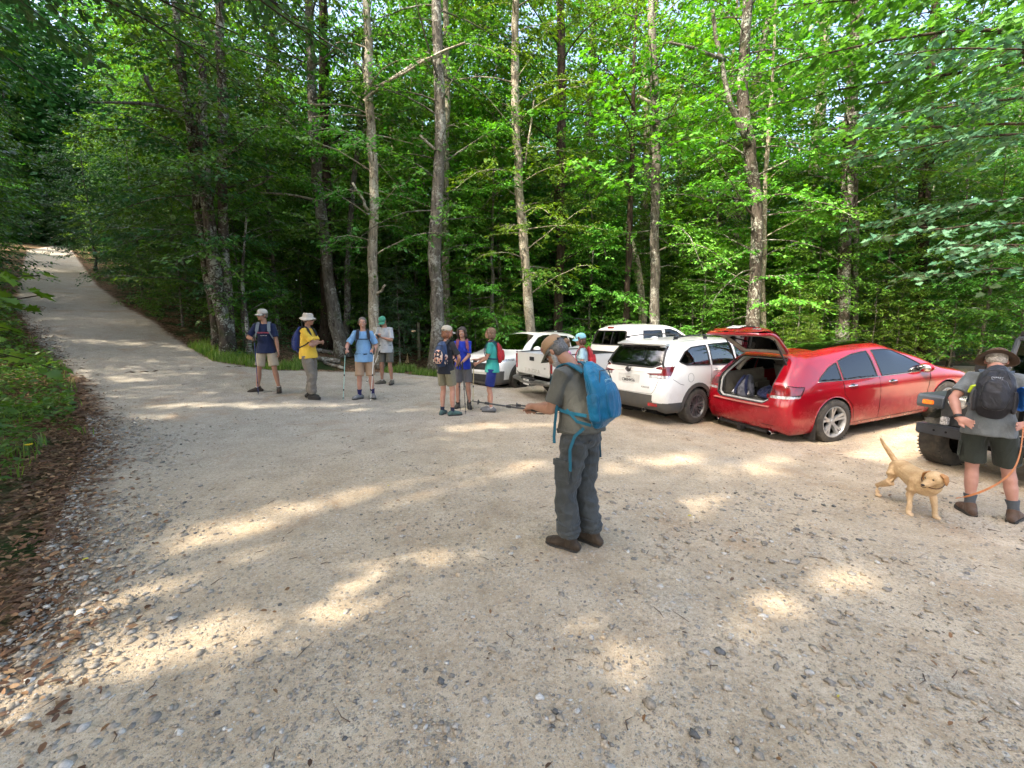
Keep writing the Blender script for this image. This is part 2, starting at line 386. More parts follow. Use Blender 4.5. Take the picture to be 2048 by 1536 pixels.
# ------------------------------------------------------------ foliage
def leaf_mat(name, c1, c2, c3, trans=.35):
    g = N(name); a = g.n('Attribute', attribute_name='rnd').outputs['Fac']; o = g.n('ObjectInfo').outputs['Random']
    c = g.ramp(a, [(0, c1), (.55, c2), (1, c3)])
    hs = g.n('HueSaturation', {'Hue': g.math('MULTIPLY_ADD', o, .05, .475), 'Saturation': 1.0, 'Value': g.math('MULTIPLY_ADD', o, .5, .75), 'Color': c}).outputs[0]
    g.set(g.p.inputs['Base Color'], hs); g.set(g.p.inputs['Roughness'], .42); g.set(g.p.inputs['Specular IOR Level'], .45)
    tl = g.n('BsdfTranslucent', {'Color': g.n('HueSaturation', {'Hue': .49, 'Saturation': 1.15, 'Value': 1.7, 'Color': hs}).outputs[0]})
    mx = g.n('MixShader'); g.set(mx.inputs[0], trans); g.set(mx.inputs[1], g.p.outputs[0]); g.set(mx.inputs[2], tl.outputs[0])
    g.t.links.new(mx.outputs[0], g.out.inputs[0]); return g.m
LM = [leaf_mat('leaf_fresh_sunlit', (.066, .170, .020), (.105, .24, .034), (.165, .32, .052)),  # also brightens the front row in place of sun
      leaf_mat('leaf_mid', (.046, .125, .020), (.074, .18, .031), (.11, .24, .044)),
      leaf_mat('leaf_deep', (.028, .085, .024), (.046, .125, .038), (.075, .17, .052), .25),
      leaf_mat('leaf_blue', (.030, .085, .038), (.052, .125, .060), (.09, .18, .088), .2)]
def bark_mat(name, dark, mid, pale, pl=.6, red=None):
    g = N(name); o = g.n('ObjectInfo').outputs['Random']; v = g.obj()
    v = g.n('VectorMath', {0: v, 1: g.n('CombineXYZ', {0: g.math('MULTIPLY', o, 40.0), 2: g.math('MULTIPLY', o, 17.0)}).outputs[0]}, operation='ADD').outputs[0]
    f = g.noise(9, 5, g.n('Mapping', {'Vector': v, 'Scale': (1.6, 1.6, .35)}).outputs[0], rough=.7, dist=.4)
    c = g.ramp(f, [(.32, dark), (.52, mid), (.7, tuple(q*1.35 for q in mid))])
    if red: c = g.mix(g.ramp(g.noise(1.6, 3, v), [(.5, 0.0), (.6, 1.0)]), c, (*red, 1))
    li = g.ramp(g.math('ADD', g.math('MULTIPLY', g.noise(11, 5, v, rough=.75, dist=.8), .7), g.math('MULTIPLY', g.noise(1.5, 2, v), .4)), [(pl, 0.0), (pl+.05, 1.0)])
    c = g.mix(li, c, (*pale, 1)); c = g.mix(g.ramp(g.noise(3.1, 4, v), [(.58, 0.0), (.7, .5)]), c, (.045, .06, .02, 1))
    return g.fin(col=c, rough=.92, spec=.15, nrm=g.bump(g.math('ADD', f, g.noise(40, 3, g.n('Mapping', {'Vector': v, 'Scale': (1.5, 1.5, .4)}).outputs[0])), .8, .03))
BK = dict(grey=bark_mat('bark_grey', (.036, .030, .025), (.125, .112, .092), (.30, .30, .265), .58), dark=bark_mat('bark_dark', (.018, .013, .010), (.055, .040, .030), (.18, .18, .15), .66),
          pale=bark_mat('bark_pale', (.08, .063, .046), (.30, .26, .20), (.50, .47, .38), .57), spot=bark_mat('bark_spotted', (.025, .021, .018), (.085, .07, .058), (.36, .37, .32), .57),
          red=bark_mat('bark_red', (.05, .033, .024), (.14, .10, .075), (.36, .34, .29), .56, (.20, .11, .07)))
T_QUAD = (np.array([(0, 0, 0), (.42, .30, .05), (1, 0, -.10), (.42, -.30, .05)]), [np.array([(0, 3, 2, 1)])])
T_OVAL = (np.array([(0, 0, 0), (.28, .21, .05), (.66, .22, .03), (1, 0, -.12), (.66, -.22, .03), (.28, -.21, .05), (.5, 0, -.02)]), [np.array([(0, 6, 1, 1)])[:0].reshape(0, 4), np.array([(0, 6, 1), (1, 6, 2), (2, 6, 3), (3, 6, 4), (4, 6, 5), (5, 6, 0)])])
_m = [(0, 0), (.05, .18), (-.06, .50), (.24, .36), (.38, .62), (.52, .30), (.72, .34), (.74, .18), (1.02, 0)]
_m = _m+[(x, -y) for x, y in _m[-2:0:-1]]
T_MAPLE = (np.array([(x, y, .05*abs(y)*2-.10*x*x) for x, y in _m]+[(.36, 0, -.01)]), [np.array([(len(_m), (i+1) % len(_m), i) for i in range(len(_m))])])
class Leaves:
    def __init__(s): s.P = []; s.D = []; s.U = []; s.s = []
    def add(s, P, D, U, sz): s.P.append(P); s.D.append(D); s.U.append(U); s.s.append(sz)
    def arr(s): return [np.concatenate(q) for q in (s.P, s.D, s.U, s.s)]
    def mesh(s, name, tpl, keep=None, seed=0):
        P, D, U, sz = s.arr()
        if keep is not None: k = keep(P); P, D, U, sz = P[k], D[k], U[k], sz[k]
        D = D/np.linalg.norm(D, axis=1, keepdims=True); Sd = np.cross(U, D); Sd /= np.linalg.norm(Sd, axis=1, keepdims=True)+1e-9; Nn = np.cross(D, Sd)
        t, fs = tpl; n = len(P)
        V = P[:, None]+sz[:, None, None]*(t[None, :, 0, None]*D[:, None]+t[None, :, 1, None]*Sd[:, None]+t[None, :, 2, None]*Nn[:, None])
        V = V.reshape(-1, 3); off = (np.arange(n)*len(t))[:, None, None]
        Fs = [(f[None]+off).reshape(-1, f.shape[1]) for f in fs if len(f)]; rng = np.random.default_rng(seed); rn = rng.random(n)
        me = npmesh(name, V, Fs); at = me.attributes.new('rnd', 'FLOAT', 'FACE')
        vals = np.concatenate([np.repeat(rn, len(f)) for f in fs if len(f)]).astype(np.float32)
        if len(vals) == len(me.polygons): at.data.foreach_set('value', vals)
        return me
def limb_pts(rng, p0, az, L, rise, droop, n=7, wob=.06):
    t = np.linspace(0, 1, n); a = az+np.cumsum(rng.normal(0, .12, n))*t
    st = L/(n-1); x = np.cumsum(np.cos(a))*st; y = np.cumsum(np.sin(a))*st; x -= x[0]; y -= y[0]
    z = rise*L*t-droop*L*t*t+rng.normal(0, wob*L*.12, n)*t
    return np.stack([p0[0]+x, p0[1]+y, p0[2]+z], -1)
def sprays(rng, lv, pts, L, size, node=.075, twl=.45, t0=.15, droop=.25, tw=None, dens=5.0, flat=.45):
    """leafy side twigs both sides of a limb, roughly in one plane: the layered look of maple and beech"""
    nt = max(3, int(L*dens)); n = len(pts)
    for k in range(nt+1):
        t = t0+(1-t0)*(k+rng.random()*.6)/nt; t = min(t, 1); i = min(int(t*(n-1)), n-2); fr = t*(n-1)-i
        p = pts[i]*(1-fr)+pts[i+1]*fr; d = pts[i+1]-pts[i]; az = math.atan2(d[1], d[0])
        az2 = az+(1 if k % 2 else -1)*rng.uniform(.5, 1.25) if k < nt else az
        tl = (twl*L*(1.05-t)+.22)*rng.uniform(.6, 1.2); m = max(2, int(tl/node)); q = np.arange(1, m+1)/m
        zd = rng.normal(.02, .26)
        c = np.stack([p[0]+math.cos(az2)*tl*q, p[1]+math.sin(az2)*tl*q, p[2]+tl*(zd*q-droop*q*q*.6)], -1)
        if tw is not None: tw.append(np.vstack([p[None], c[m//2:m//2+1], c[-1:]]))
        for s_ in (1, -1):
            la = az2+s_*rng.uniform(.45, 1.15, m); la[-1] = az2
            D = np.stack([np.cos(la), np.sin(la), -rng.uniform(-.15, .9, m)], -1)
            U = np.stack([rng.normal(0, flat, m), rng.normal(0, flat, m), np.ones(m)], -1)
            lv.add(c+rng.normal(0, .03, (m, 3)), D, U, size*rng.uniform(.6, 1.15, m))
def trunk_add(b, pts, rad, rng, n=10, flare=True, knots=.06):
    """tapered, slightly crooked trunk through the points"""
    P = np.array([tuple(p) for p in pts], float); d = np.concatenate([[0], np.cumsum(np.linalg.norm(np.diff(P, axis=0), axis=1))]); L = d[-1]
    m = max(6, int(L/.55)); t = np.linspace(0, L, m); Q = np.stack([np.interp(t, d, P[:, i]) for i in range(3)], -1); r = np.interp(t, d, rad)
    for _ in range(2): Q[1:-1] = .25*Q[:-2]+.5*Q[1:-1]+.25*Q[2:]
    Q[1:-1, :2] += rng.normal(0, .018, (m-2, 2)); r = r*(1+rng.normal(0, knots*.6, m))
    if flare: r = r*(1+.5*np.exp(-t/.28))
    b.tube([Vector(q) for q in Q], [float(x) for x in r], n=n, up=(0, 1, .001), caps=True); return Q, r
def make_tree(seed, H, r0, lo, hi, nl, L0, L1, size, rise=.35, droop=.35, lean=.03, tpl=T_QUAD, node=.075, dens=5, pts=None, rad=None, azr=None, tsides=9, bare=0, twigs=False, flat=.35, keep=None):
    """returns (trunk mesh, crown mesh); limbs start between heights lo and hi"""
    rng = np.random.default_rng(seed); b = B(); lv = Leaves()
    if pts is None:
        k = 6; pts = [(rng.normal(0, lean)*H*i/k*.5, rng.normal(0, lean)*H*i/k*.5, H*i/k) for i in range(k+1)]; rad = [r0*(1-.85*(i/k)**1.2) for i in range(k+1)]
    Q, r = trunk_add(b, pts, rad, rng, n=tsides); z0 = Q[0, 2]
    for k in range(nl):
        f = rng.random() if nl < 4 else (k+rng.random())/nl; z = z0+lo+(hi-lo)*f
        p = np.array([np.interp(z, Q[:, 2], Q[:, i]) for i in range(3)]); p[2] = min(z, Q[-1, 2]); rr = np.interp(z, Q[:, 2], r)
        az = rng.uniform(*(azr or (0, 6.283))) if azr else k*2.399+rng.normal(0, .4)
        L = (L0+(L1-L0)*math.sin(math.pi*min(1, max(0, (f*.70+.22))))**.7)*rng.uniform(.55, 1.25)
        lp = limb_pts(rng, p, az, L, rise*rng.uniform(-.2, 2.3), droop*rng.uniform(.3, 1.6), wob=.14); rl = max(.006, min(rr*.4, .0085*L+.003))
        b.tube([Vector(q) for q in lp], [float(rl*(1-.85*i/6)) for i in range(7)], n=5, caps=False)
        if rng.random() < bare: continue
        tw = [] if twigs else None
        sprays(rng, lv, lp, L, size, node=node, dens=dens, tw=tw, flat=flat)
        for q in (tw or [])[::2]: b.tube([Vector(x) for x in q], [.006, .004, .002], n=3, caps=False)
    return b.mesh('trunk'), (lv.mesh('crown', tpl, keep, seed) if lv.P else None)
def plant_tree(name, loc, rz, sc, tm, cm, bm_, lm, label, group=None, cat='tree', tilt=(0, 0)):
    e = empty(name, loc, rz, label=label, cat=cat, group=group); e.scale = (sc, sc, sc); e.rotation_euler = (tilt[0], tilt[1], rz)
    t = bpy.data.objects.new('trunk', tm); COL.objects.link(t); t.parent = e
    t.material_slots[0].link = 'OBJECT' if len(tm.materials) else 'DATA'
    t.material_slots[0].material = bm_
    if cm is not None:
        c = bpy.data.objects.new('crown', cm); COL.objects.link(c); c.parent = e
        c.material_slots[0].link = 'OBJECT'; c.material_slots[0].material = lm
    return e
def proto(*a, **k):
    tm, cm = make_tree(*a, **k)
    for m in (tm, cm): m.materials.append(None); m.polygons.foreach_set('use_smooth', np.ones(len(m.polygons), bool))
    return tm, cm
CAN = [proto(100+i, 21+i*1.5, .2+.03*i, 3.8-i*.5, 20.5+i*1.5, 62, 1.8, 4.4, .235, rise=.45, node=.15, dens=4.6) for i in range(4)]
UND = [proto(200+i, 7.5+i, .06+.008*i, .7, 7.3+i, 50+3*i, 1.0, 2.7, .15, rise=.25, droop=.3, node=.085, dens=5.5) for i in range(5)]
UNF = [proto(220+i, 7.5+i, .06+.008*i, .9, 7.3+i, 50+3*i, 1.0, 2.6, .13, rise=.22, droop=.32, node=.07, dens=6, tpl=T_OVAL) for i in range(5)]
SHR = [proto(300+i, 2.4+.4*i, .022, .25, 2.3+.4*i, 17, .4, 1.15, .105, rise=.35, droop=.35, node=.075, tsides=6) for i in range(4)]
rT = random.Random(5)
PLACED = []
# --- trunks one can tell apart, at the forest edge
def big_tree(name, label, Y, pxs, bark, seed, lo, hi, nl, L0=1.2, L1=3, lm=1, size=.14, extra=None, azr=None, rise=.35, tops=14, bare=.1, dens=5, tpl=T_QUAD, straight=1):
    """pxs: (px, py, half width in photo pixels) from base to top"""
    pts = [PX(a, b_, Y+.05*i) for i, (a, b_, w) in enumerate(pxs)]; base = pts[0].copy(); gzz = G(base.x, base.y)
    base.z = gzz-.05; loc = Vector((base.x, base.y, gzz))
    if pts[0].z < gzz+.3: pts[0] = base
    else: pts = [base]+pts
    rad = [w*Y/FPX*.78 for _, _, w in pxs]; rad = ([rad[0]] if len(pts) > len(rad) else [])+rad
    if tops:
        d = (pts[-1]-pts[-2]).normalized(); d = (d+Vector((0, 0, 1.2))).normalized(); pts.append(pts[-1]+d*tops*.5); pts.append(pts[-1]+Vector((d.x*.5, d.y, 1)).normalized()*tops*.5); rad += [rad[-1]*.65, .03]
    pts = [p-loc for p in pts]
    tm, cm = make_tree(seed, 0, 0, lo*.62, hi+3, int(nl*2.9), L0, L1*1.15, size, pts=pts, rad=rad, azr=azr, tsides=14, rise=rise, bare=bare, twigs=True, dens=dens, tpl=tpl)
    e = empty(name, loc, label=label, cat='tree')
    if extra:
        for ex in extra:
            b = B(); q = [PX(a, b_, y_)-loc for a, b_, w, y_ in ex]; trunk_add(b, q, [.68*w*y_/FPX for a, b_, w, y_ in ex], np.random.default_rng(seed+9), n=7, flare=False)
            link('bare_branch', b.mesh('bare_branch'), BK['pale'] if bark != 'spot' else BK['grey'], e)
    link('trunk', tm, BK[bark], e); 
    if cm: link('crown', cm, LM[lm], e)
    PLACED.append((loc.x, loc.y)); return e
big_tree('forked_tree', 'lichen spotted forked tree with broken dead top and long bare limb reaching over the road', 12.3, [(458, 712, 15), (430, 560, 15), (414, 420, 13), (402, 260, 12), (408, 170, 9), (409, 84, 7)], 'spot', 11, 2.2, 6, 11, 1, 1.9, 2, extra=[[(398, 258, 9, 12.3), (378, 222, 7, 12.1), (340, 205, 5, 11.8), (250, 207, 4, 11.3), (178, 205, 2, 10.8)], [(316, 206, 4, 11.6), (300, 180, 5, 11.5), (292, 150, 6, 11.4)]], tops=0, bare=0)
big_tree('lichen_tree', 'dark lichen covered trunk close behind the forked tree by the road', 12.7, [(440, 705, 13), (395, 400, 11), (383, 260, 10), (362, 130, 8), (350, 0, 7)], 'spot', 12, 2.0, 10, 16, 1, 2.2, 1)
big_tree('lichen_tree', 'straight lichen covered trunk on the right of the forked tree', 12.5, [(462, 700, 11), (446, 480, 11), (443, 260, 11), (441, 60, 9)], 'spot', 13, 3.2, 11, 14, 1, 2.4, 1, extra=[[(445, 410, 4, 12.5), (480, 385, 3, 12.3), (520, 372, 2, 12.1), (545, 350, 1.5, 12)]])
big_tree('leaning_tree', 'tan trunk leaning left, behind the man in the yellow shirt', 14.3, [(688, 712, 18), (655, 560, 14), (640, 400, 13), (628, 290, 12), (622, 140, 10), (618, 0, 9)], 'grey', 14, 4.5, 13, 16, 1, 2.4, 1, extra=[[(632, 400, 3, 14.2), (590, 390, 3, 13.8), (520, 385, 2, 13.4)], [(625, 300, 2.5, 14), (590, 255, 2, 13.6), (565, 235, 1.5, 13.3)], [(622, 210, 4, 14.3), (700, 208, 2.5, 14), (760, 240, 2, 13.8)]])
big_tree('dark_tree', 'dark brown furrowed trunk behind the yellow shirted man', 15.2, [(655, 704, 15), (652, 500, 13), (650, 250, 11), (645, 0, 9)], 'dark', 15, 5, 15, 15, 1, 2.6, 2)
big_tree('slim_tree', 'slim grey trunk leaning right, between leaning tree and blue shirted man', 15.2, [(690, 704, 8), (700, 430, 7), (722, 250, 6), (735, 0, 5)], 'grey', 16, 4.5, 13, 11, .8, 1.8, 1)
big_tree('tall_tree', 'tall pale barked tree behind the man with the phone', 13.6, [(754, 722, 14), (746, 560, 12), (748, 380, 11), (740, 200, 10), (733, 0, 8)], 'pale', 17, 5.2, 13, 16, 1, 2.2, 1, extra=[[(740, 425, 5, 13.5), (722, 395, 4, 13.3), (705, 365, 3, 13.2)], [(742, 190, 4, 13.5), (800, 150, 3, 13.2), (860, 108, 2.5, 12.9), (930, 85, 2, 12.6)], [(755, 590, 4, 13.6), (770, 570, 3, 13.4)]])
big_tree('great_tree', 'thick straight tree with mossy bark, grass at its foot, beside the wooden post', 13.9, [(873, 748, 19), (874, 600, 17), (866, 480, 16), (878, 360, 14), (882, 220, 13), (873, 60, 12), (872, -40, 11)], 'grey', 18, 6, 14, 14, 1, 2.4, 1, extra=[[(880, 110, 6, 13.9), (830, 120, 5, 13.6), (790, 160, 4, 13.4), (745, 175, 2, 13.2)], [(870, 300, 4, 13.9), (852, 285, 4, 13.8), (840, 270, 3, 13.7)]])
big_tree('slim_tree', 'slim trunk hidden just behind the thick mossy tree', 16.2, [(893, 705, 9), (890, 400, 9), (895, 200, 8), (892, 0, 6)], 'pale', 19, 5, 14, 12, 1, 2.2, 0)
big_tree('birch_tree', 'bright pale trunk standing behind the front of the nearest white crossover', 15, [(1064, 705, 12), (1053, 540, 12), (1040, 400, 11), (1029, 190, 10), (1031, 0, 8)], 'pale', 20, 4.6, 13, 17, 1, 2.6, 0, extra=[[(1050, 330, 3, 15), (1062, 250, 2.5, 14.9), (1068, 200, 2, 14.8)]])
big_tree('dark_tree', 'dark straight trunk rising behind the crossover windscreen', 16.5, [(1115, 705, 12), (1120, 500, 11), (1123, 300, 11), (1122, 0, 9)], 'dark', 21, 5, 15, 15, 1, 2.6, 1)
big_tree('straight_tree', 'light grey straight trunk with a stub branch behind the white pickup', 15.4, [(1309, 705, 12), (1309, 480, 11), (1312, 300, 11), (1312, 180, 10), (1303, 60, 8)], 'grey', 22, 6.8, 13, 15, 1, 2.6, 0, size=.125, extra=[[(1312, 215, 6, 15.3), (1292, 202, 5, 15.1), (1275, 192, 4, 15)]], tpl=T_OVAL)
big_tree('twisted_tree', 'twisted spotted trunk behind the raised red tailgate', 14.6, [(1500, 705, 18), (1512, 540, 14), (1516, 420, 13), (1500, 300, 14), (1482, 190, 13), (1492, 40, 11)], 'spot', 23, 3, 13, 18, 1, 2.8, 0, extra=[[(1498, 290, 8, 14.6), (1462, 230, 7, 14.5), (1440, 120, 6, 14.4), (1425, 20, 5, 14.3)], [(1450, 120, 5, 14.4), (1400, 100, 4, 14), (1340, 85, 3, 13.6)]])
big_tree('slim_tree', 'slim tan trunk growing right beside the twisted spotted tree', 14.9, [(1528, 700, 9), (1522, 600, 7), (1528, 480, 6), (1535, 300, 5)], 'pale', 24, 4, 9, 8, .8, 1.8, 0, tops=5)
big_tree('patchy_tree', 'thick grey trunk with peeling pale patches behind the red car roof', 14.8, [(1684, 705, 15), (1688, 520, 14), (1695, 380, 13), (1705, 180, 13), (1716, 0, 11)], 'spot', 25, 4.5, 13, 18, 1, 2.8, 0)
big_tree('slim_tree', 'slim trunk touching the right side of the patchy trunk', 15.1, [(1706, 700, 8), (1712, 480, 7), (1710, 250, 6), (1702, 60, 5)], 'grey', 26, 5, 12, 9, .8, 1.8, 1, tops=5)
big_tree('dark_tree', 'dark reddish trunk half hidden in leaves behind the red car bonnet', 15.2, [(1848, 705, 12), (1842, 520, 12), (1852, 320, 11), (1866, 60, 9)], 'dark', 27, 3.5, 14, 19, 1, 2.8, 2)
big_tree('snag', 'leaning broken snag with pale wood, left of the light grey straight trunk', 16.5, [(1288, 690, 11), (1280, 560, 9), (1262, 480, 8), (1252, 445, 6)], 'pale', 28, .5, 1, 0, tops=0)
big_tree('crooked_sapling', 'crooked leaning sapling trunk behind the man in the navy shirt', 12.6, [(500, 712, 6), (498, 640, 6), (480, 590, 5), (478, 540, 4), (490, 500, 3)], 'spot', 29, 1.8, 3.5, 7, .5, 1.1, 1, tops=1)
# --- understory trees, each its own, placed where the photo shows a mass of leaves
def und(px, Y, k, sc, lm, rz, dy=0, bark='grey', label=None, kind=UNF, name='understory_tree'):  # front trees take brighter leaf colours to stand in for sunlight
    x = (px-1024)/FPX*Y; z = G(x, Y); PLACED.append((x, Y))
    return plant_tree(name, (x, Y, z-.05), rz, sc, *kind[k], BK[bark], LM[lm], label or 'young leafy tree filling the forest edge behind the lot', None if label else 'young trees along the forest edge')
und(372, 14.2, 0, .62, 1, 1.0, label='bushy young tree hanging over the right road verge, left of the forked tree')
und(300, 17.2, 1, .75, 2, 2.2, label='dark bushy young tree further up the right road verge')
und(215, 25, 2, .9, 2, .3, label='young tree arching over the far end of the gravel road')
und(490, 13.3, 3, .45, 0, 4.0); und(560, 15.2, 4, .8, 1, 5.0)
und(560, 17.5, 0, 1, 0, 2); und(800, 14.6, 1, .40, 3, 1.4, label='small blue green tree between the man with the phone and the mossy trunk')
und(760, 17, 2, .9, 1, .6); und(985, 16, 3, 1.0, 0, 1.1, label='sunlit yellow green tree left of the bright pale trunk')
und(1000, 17.5, 4, 1.05, 0, 3.3); und(940, 16.5, 1, .7, 0, .2); und(1010, 14.9, 0, .36, 0, 2.2)
und(1180, 17, 0, 1.0, 0, 1.9); und(1160, 19, 2, 1.15, 1, .9); und(1250, 17.2, 1, .8, 1, 5.2)
und(1400, 16, 2, .62, 0, 2.8, label='layered bright green tree behind the white hatchback with roof rails'); und(1420, 19, 3, 1.1, 0, 4.4)
und(1460, 15.6, 4, .45, 0, .7); und(1590, 16.4, 0, 1.0, 0, 1.3); und(1620, 15.6, 1, .7, 0, 3.9); und(1590, 14.2, 2, .36, 0, 2.3)
und(1760, 15.6, 3, .9, 0, 2.0); und(1790, 14.2, 0, .42, 0, 5.5); und(1900, 14.6, 4, .8, 1, 1.7); und(1960, 13, 1, .75, 1, .1); und(2040, 12.4, 2, .8, 1, 3.6); und(2120, 12, 3, .9, 0, 3)
und(1250, 13.8+2, 3, .33, 0, 2.6); und(1360, 14.9, 0, .3, 0, 1.2)
for i, (px, Y, k, sc, lm) in enumerate(((545, 14.0, 1, .8, 1), (610, 15.4, 2, 1.0, 0), (735, 15.0, 0, .8, 0), (810, 16.6, 3, .9, 0), (905, 15.2, 2, .8, 0), (950, 15.6, 1, 1.0, 0), (1010, 16.2, 0, 1.0, 0), (1200, 16.6, 3, 1.0, 0), (1290, 16.3, 1, 1.1, 0), (1380, 16.0, 2, 1.1, 0), (1450, 15.8, 0, 1.0, 0),
                                       (1560, 15.2, 3, 1.1, 0), (1640, 14.6, 1, 1.1, 0), (1740, 14.4, 2, 1.0, 0), (1830, 13.9, 0, 1.0, 0), (1900, 13.2, 1, .9, 0), (700, 16.5, 3, 1.2, 1), (500, 15.3, 0, 1.2, 1))):
    x = (px-1024)/FPX*Y; PLACED.append((x, Y)); plant_tree('shrub', (x, Y, G(x, Y)-.03), i*1.3, sc, *SHR[k], BK['grey'], LM[lm], 'bush at the edge of the wood, leaf colour brightened as if sunlit', 'bushes at the edge of the wood', cat='shrub')  # bushes added with bright leaf colour where sun is blocked
# both sides of the road
for i, (x, y, kk, sc) in enumerate(((-12.9, 17.2, 0, .7), (-16.2, 19.6, 1, .75), (-19.5, 23.8, 2, .8), (-23.8, 28.0, 3, .85), (-28.5, 33.0, 4, .85), (-34, 38.5, 0, 1), (-40, 45, 1, 1), (-45, 50, 2, 1), (-47, 53, 3, 1.2), (-52, 56, 1, 1.3), (-56, 58, 0, 1.3), (-60, 56, 2, 1.2), 
                                  (-13.6, 9.6, 1, .75), (-17.0, 12.4, 2, 1.0), (-20.6, 15.6, 3, 1.05), (-25, 19.4, 4, 1.1), (-31.0, 24.8, 0, 1.15), (-38, 31.5, 1, 1), (-44, 37, 2, 1), (-50, 43.5, 3, 1.1), (-21, 11.5, 0, .9), (-27, 16, 1, 1), (-34, 22, 3, 1.1))):
    PLACED.append((x, y)); plant_tree('roadside_tree', (x, y, G(x, y)-.05), i*1.7, sc, *UND[kk], BK['grey'], LM[(2, 1)[i % 2]], 'young tree leaning over the edge of the gravel road', 'young trees along the gravel road')
for i, (x, y, kk) in enumerate(((-15.5, 22.5, 0), (-22.5, 30, 1), (-31, 39, 2), (-38, 48, 3), (-18.5, 10.2, 1), (-25.5, 13.8, 2), (-31.5, 19.5, 3), (-39, 26.5, 0), (-47, 34, 1), (-52, 47, 2), (-58, 52, 3), (-45, 53, 0), (-62, 44, 1), (-50, 58, 2), (-36, 50, 3), (-56, 38, 0), (-66, 56, 1), (-42, 62, 2), (-30, 47, 0), (-33, 57, 1))):
    PLACED.append((x, y)); plant_tree('forest_tree', (x, y, G(x, y)-.05), i*2.1, .9, *CAN[kk], BK['grey'], LM[(2, 1)[i % 2]], 'tall forest tree standing a little back from the gravel road', 'tall trees along the gravel road')
# --- the wood behind
gx = np.random.default_rng(42); nC = nU = nS = 0
def free(x, y, d): return all((x-a)**2+(y-b)**2 > d*d for a, b in PLACED)
def ontrack(x, y, mrg): return float(dist_poly(np.array([x]), np.array([y]), LOT)[0]) > -mrg
tries = 0
while nC < 96 and tries < 6000:
    tries += 1; y = 15+50*gx.random()**1.15; x = (gx.random()*2-1)*(y*1.25+4)
    if ontrack(x, y, 1.8) or not free(x, y, 1.6 if y < 30 else 2.4) or (x > 0 and y < 16.5): continue
    PLACED.append((x, y)); i = gx.integers(4); nC += 1
    bk = ['grey', 'dark', 'spot', 'grey', 'pale', 'red'][gx.integers(6)]
    plant_tree('forest_tree', (x, y, G(x, y)-.05), gx.random()*6.28, gx.uniform(.7, 1.15), *CAN[i], BK[bk], LM[[1, 1, 2, 0][gx.integers(4)]], 'tall forest tree standing in the wood behind the lot', 'tall trees in the wood', tilt=(gx.normal(0, .03), gx.normal(0, .03)))
tries = 0
while nU < 150 and tries < 6000:
    tries += 1; y = 15.2+38*gx.random()**1.5; x = (gx.random()*2-1)*(y*1.25+3)
    if ontrack(x, y, 2.2) or not free(x, y, 1.1) or (x > 0 and y < 17): continue
    PLACED.append((x, y)); i = gx.integers(5); nU += 1
    plant_tree('understory_tree', (x, y, G(x, y)-.05), gx.random()*6.28, gx.uniform(.8, 1.3), *UND[i], BK['grey'], LM[[1, 2, 0, 2][gx.integers(4)]], 'slender understory tree deeper in the wood', 'slender trees in the wood')
tries = 0
while nS < 80 and tries < 6000:
    tries += 1; y = 11.5+22*gx.random()**1.2; x = (gx.random()*2-1)*(y*1.2+2)
    if ontrack(x, y, .7) or not free(x, y, .6) or (x > 0 and y < 15): continue
    if -6.5 < x < -1.5 and y < 15.5: continue
    PLACED.append((x, y)); i = gx.integers(4); nS += 1
    plant_tree('shrub', (x, y, G(x, y)-.03), gx.random()*6.28, gx.uniform(.5, 1.0), *SHR[i], BK['grey'], LM[[1, 2, 2, 1][gx.integers(4)]], 'low leafy shrub on the forest floor', 'shrubs on the forest floor', cat='shrub')
# --- left bank: trees mostly out of view shade the lot; crowns cut for sun streaks
SUNPATCH = [((-2.75, 2.5), (-1.95, 3.3), .20), ((-2.6, 3.35), (-1.9, 3.8), .2), ((-1.9, 3.9), (-.3, 5.0), .26), ((-1.2, 4.2), (.3, 5.3), .22), ((-2.6, 1.75), (-1.5, 2.35), .16), ((-1.5, 2.15), (-.7, 2.6), .11), ((-.9, 2.9), (-.35, 3.2), .1),
            ((.15, 2.25), (.5, 2.55), .10), ((.5, 2.0), (.95, 2.2), .09), ((3.0, 5.3), (3.9, 5.9), .14), ((1.4, 3.9), (2.3, 4.4), .10), ((-3.2, 8.3), (2.2, 9.4), .10), ((-1.0, 7.2), (.6, 7.7), .16), ((-6, 8.2), (-3.0, 8.8), .12),
            ((1.3, 5.2), (2.7, 5.9), .15), ((1.5, 2.4), (2.6, 3.0), .12), ((5.4, 6.0), (6.6, 6.8), .3), ((-11, 12), (-8, 13), .25), ((-14, 13.5), (-11.5, 14.6), .2)]
def sun_keep(off):  # drops leaves whose shadow would fall on a chosen sun patch
    rng = np.random.default_rng(1)
    def k(P):
        Q = P+off; t = Q[:, 2]/SUND.z; x = Q[:, 0]-SUND.x*t; y = Q[:, 1]-SUND.y*t; bad = np.zeros(len(Q), bool)
        for (a, b_, w) in SUNPATCH:
            dx, dy = b_[0]-a[0], b_[1]-a[1]; u = np.clip(((x-a[0])*dx+(y-a[1])*dy)/(dx*dx+dy*dy), 0, 1); d = np.hypot(x-a[0]-u*dx, y-a[1]-u*dy)
            bad |= d < w*1.15+.08+.07*np.sin(x*9+y*4)+.06*np.sin(x*21-y*13)
        return ~(bad & (rng.random(len(Q)) < .965)) 
    return k
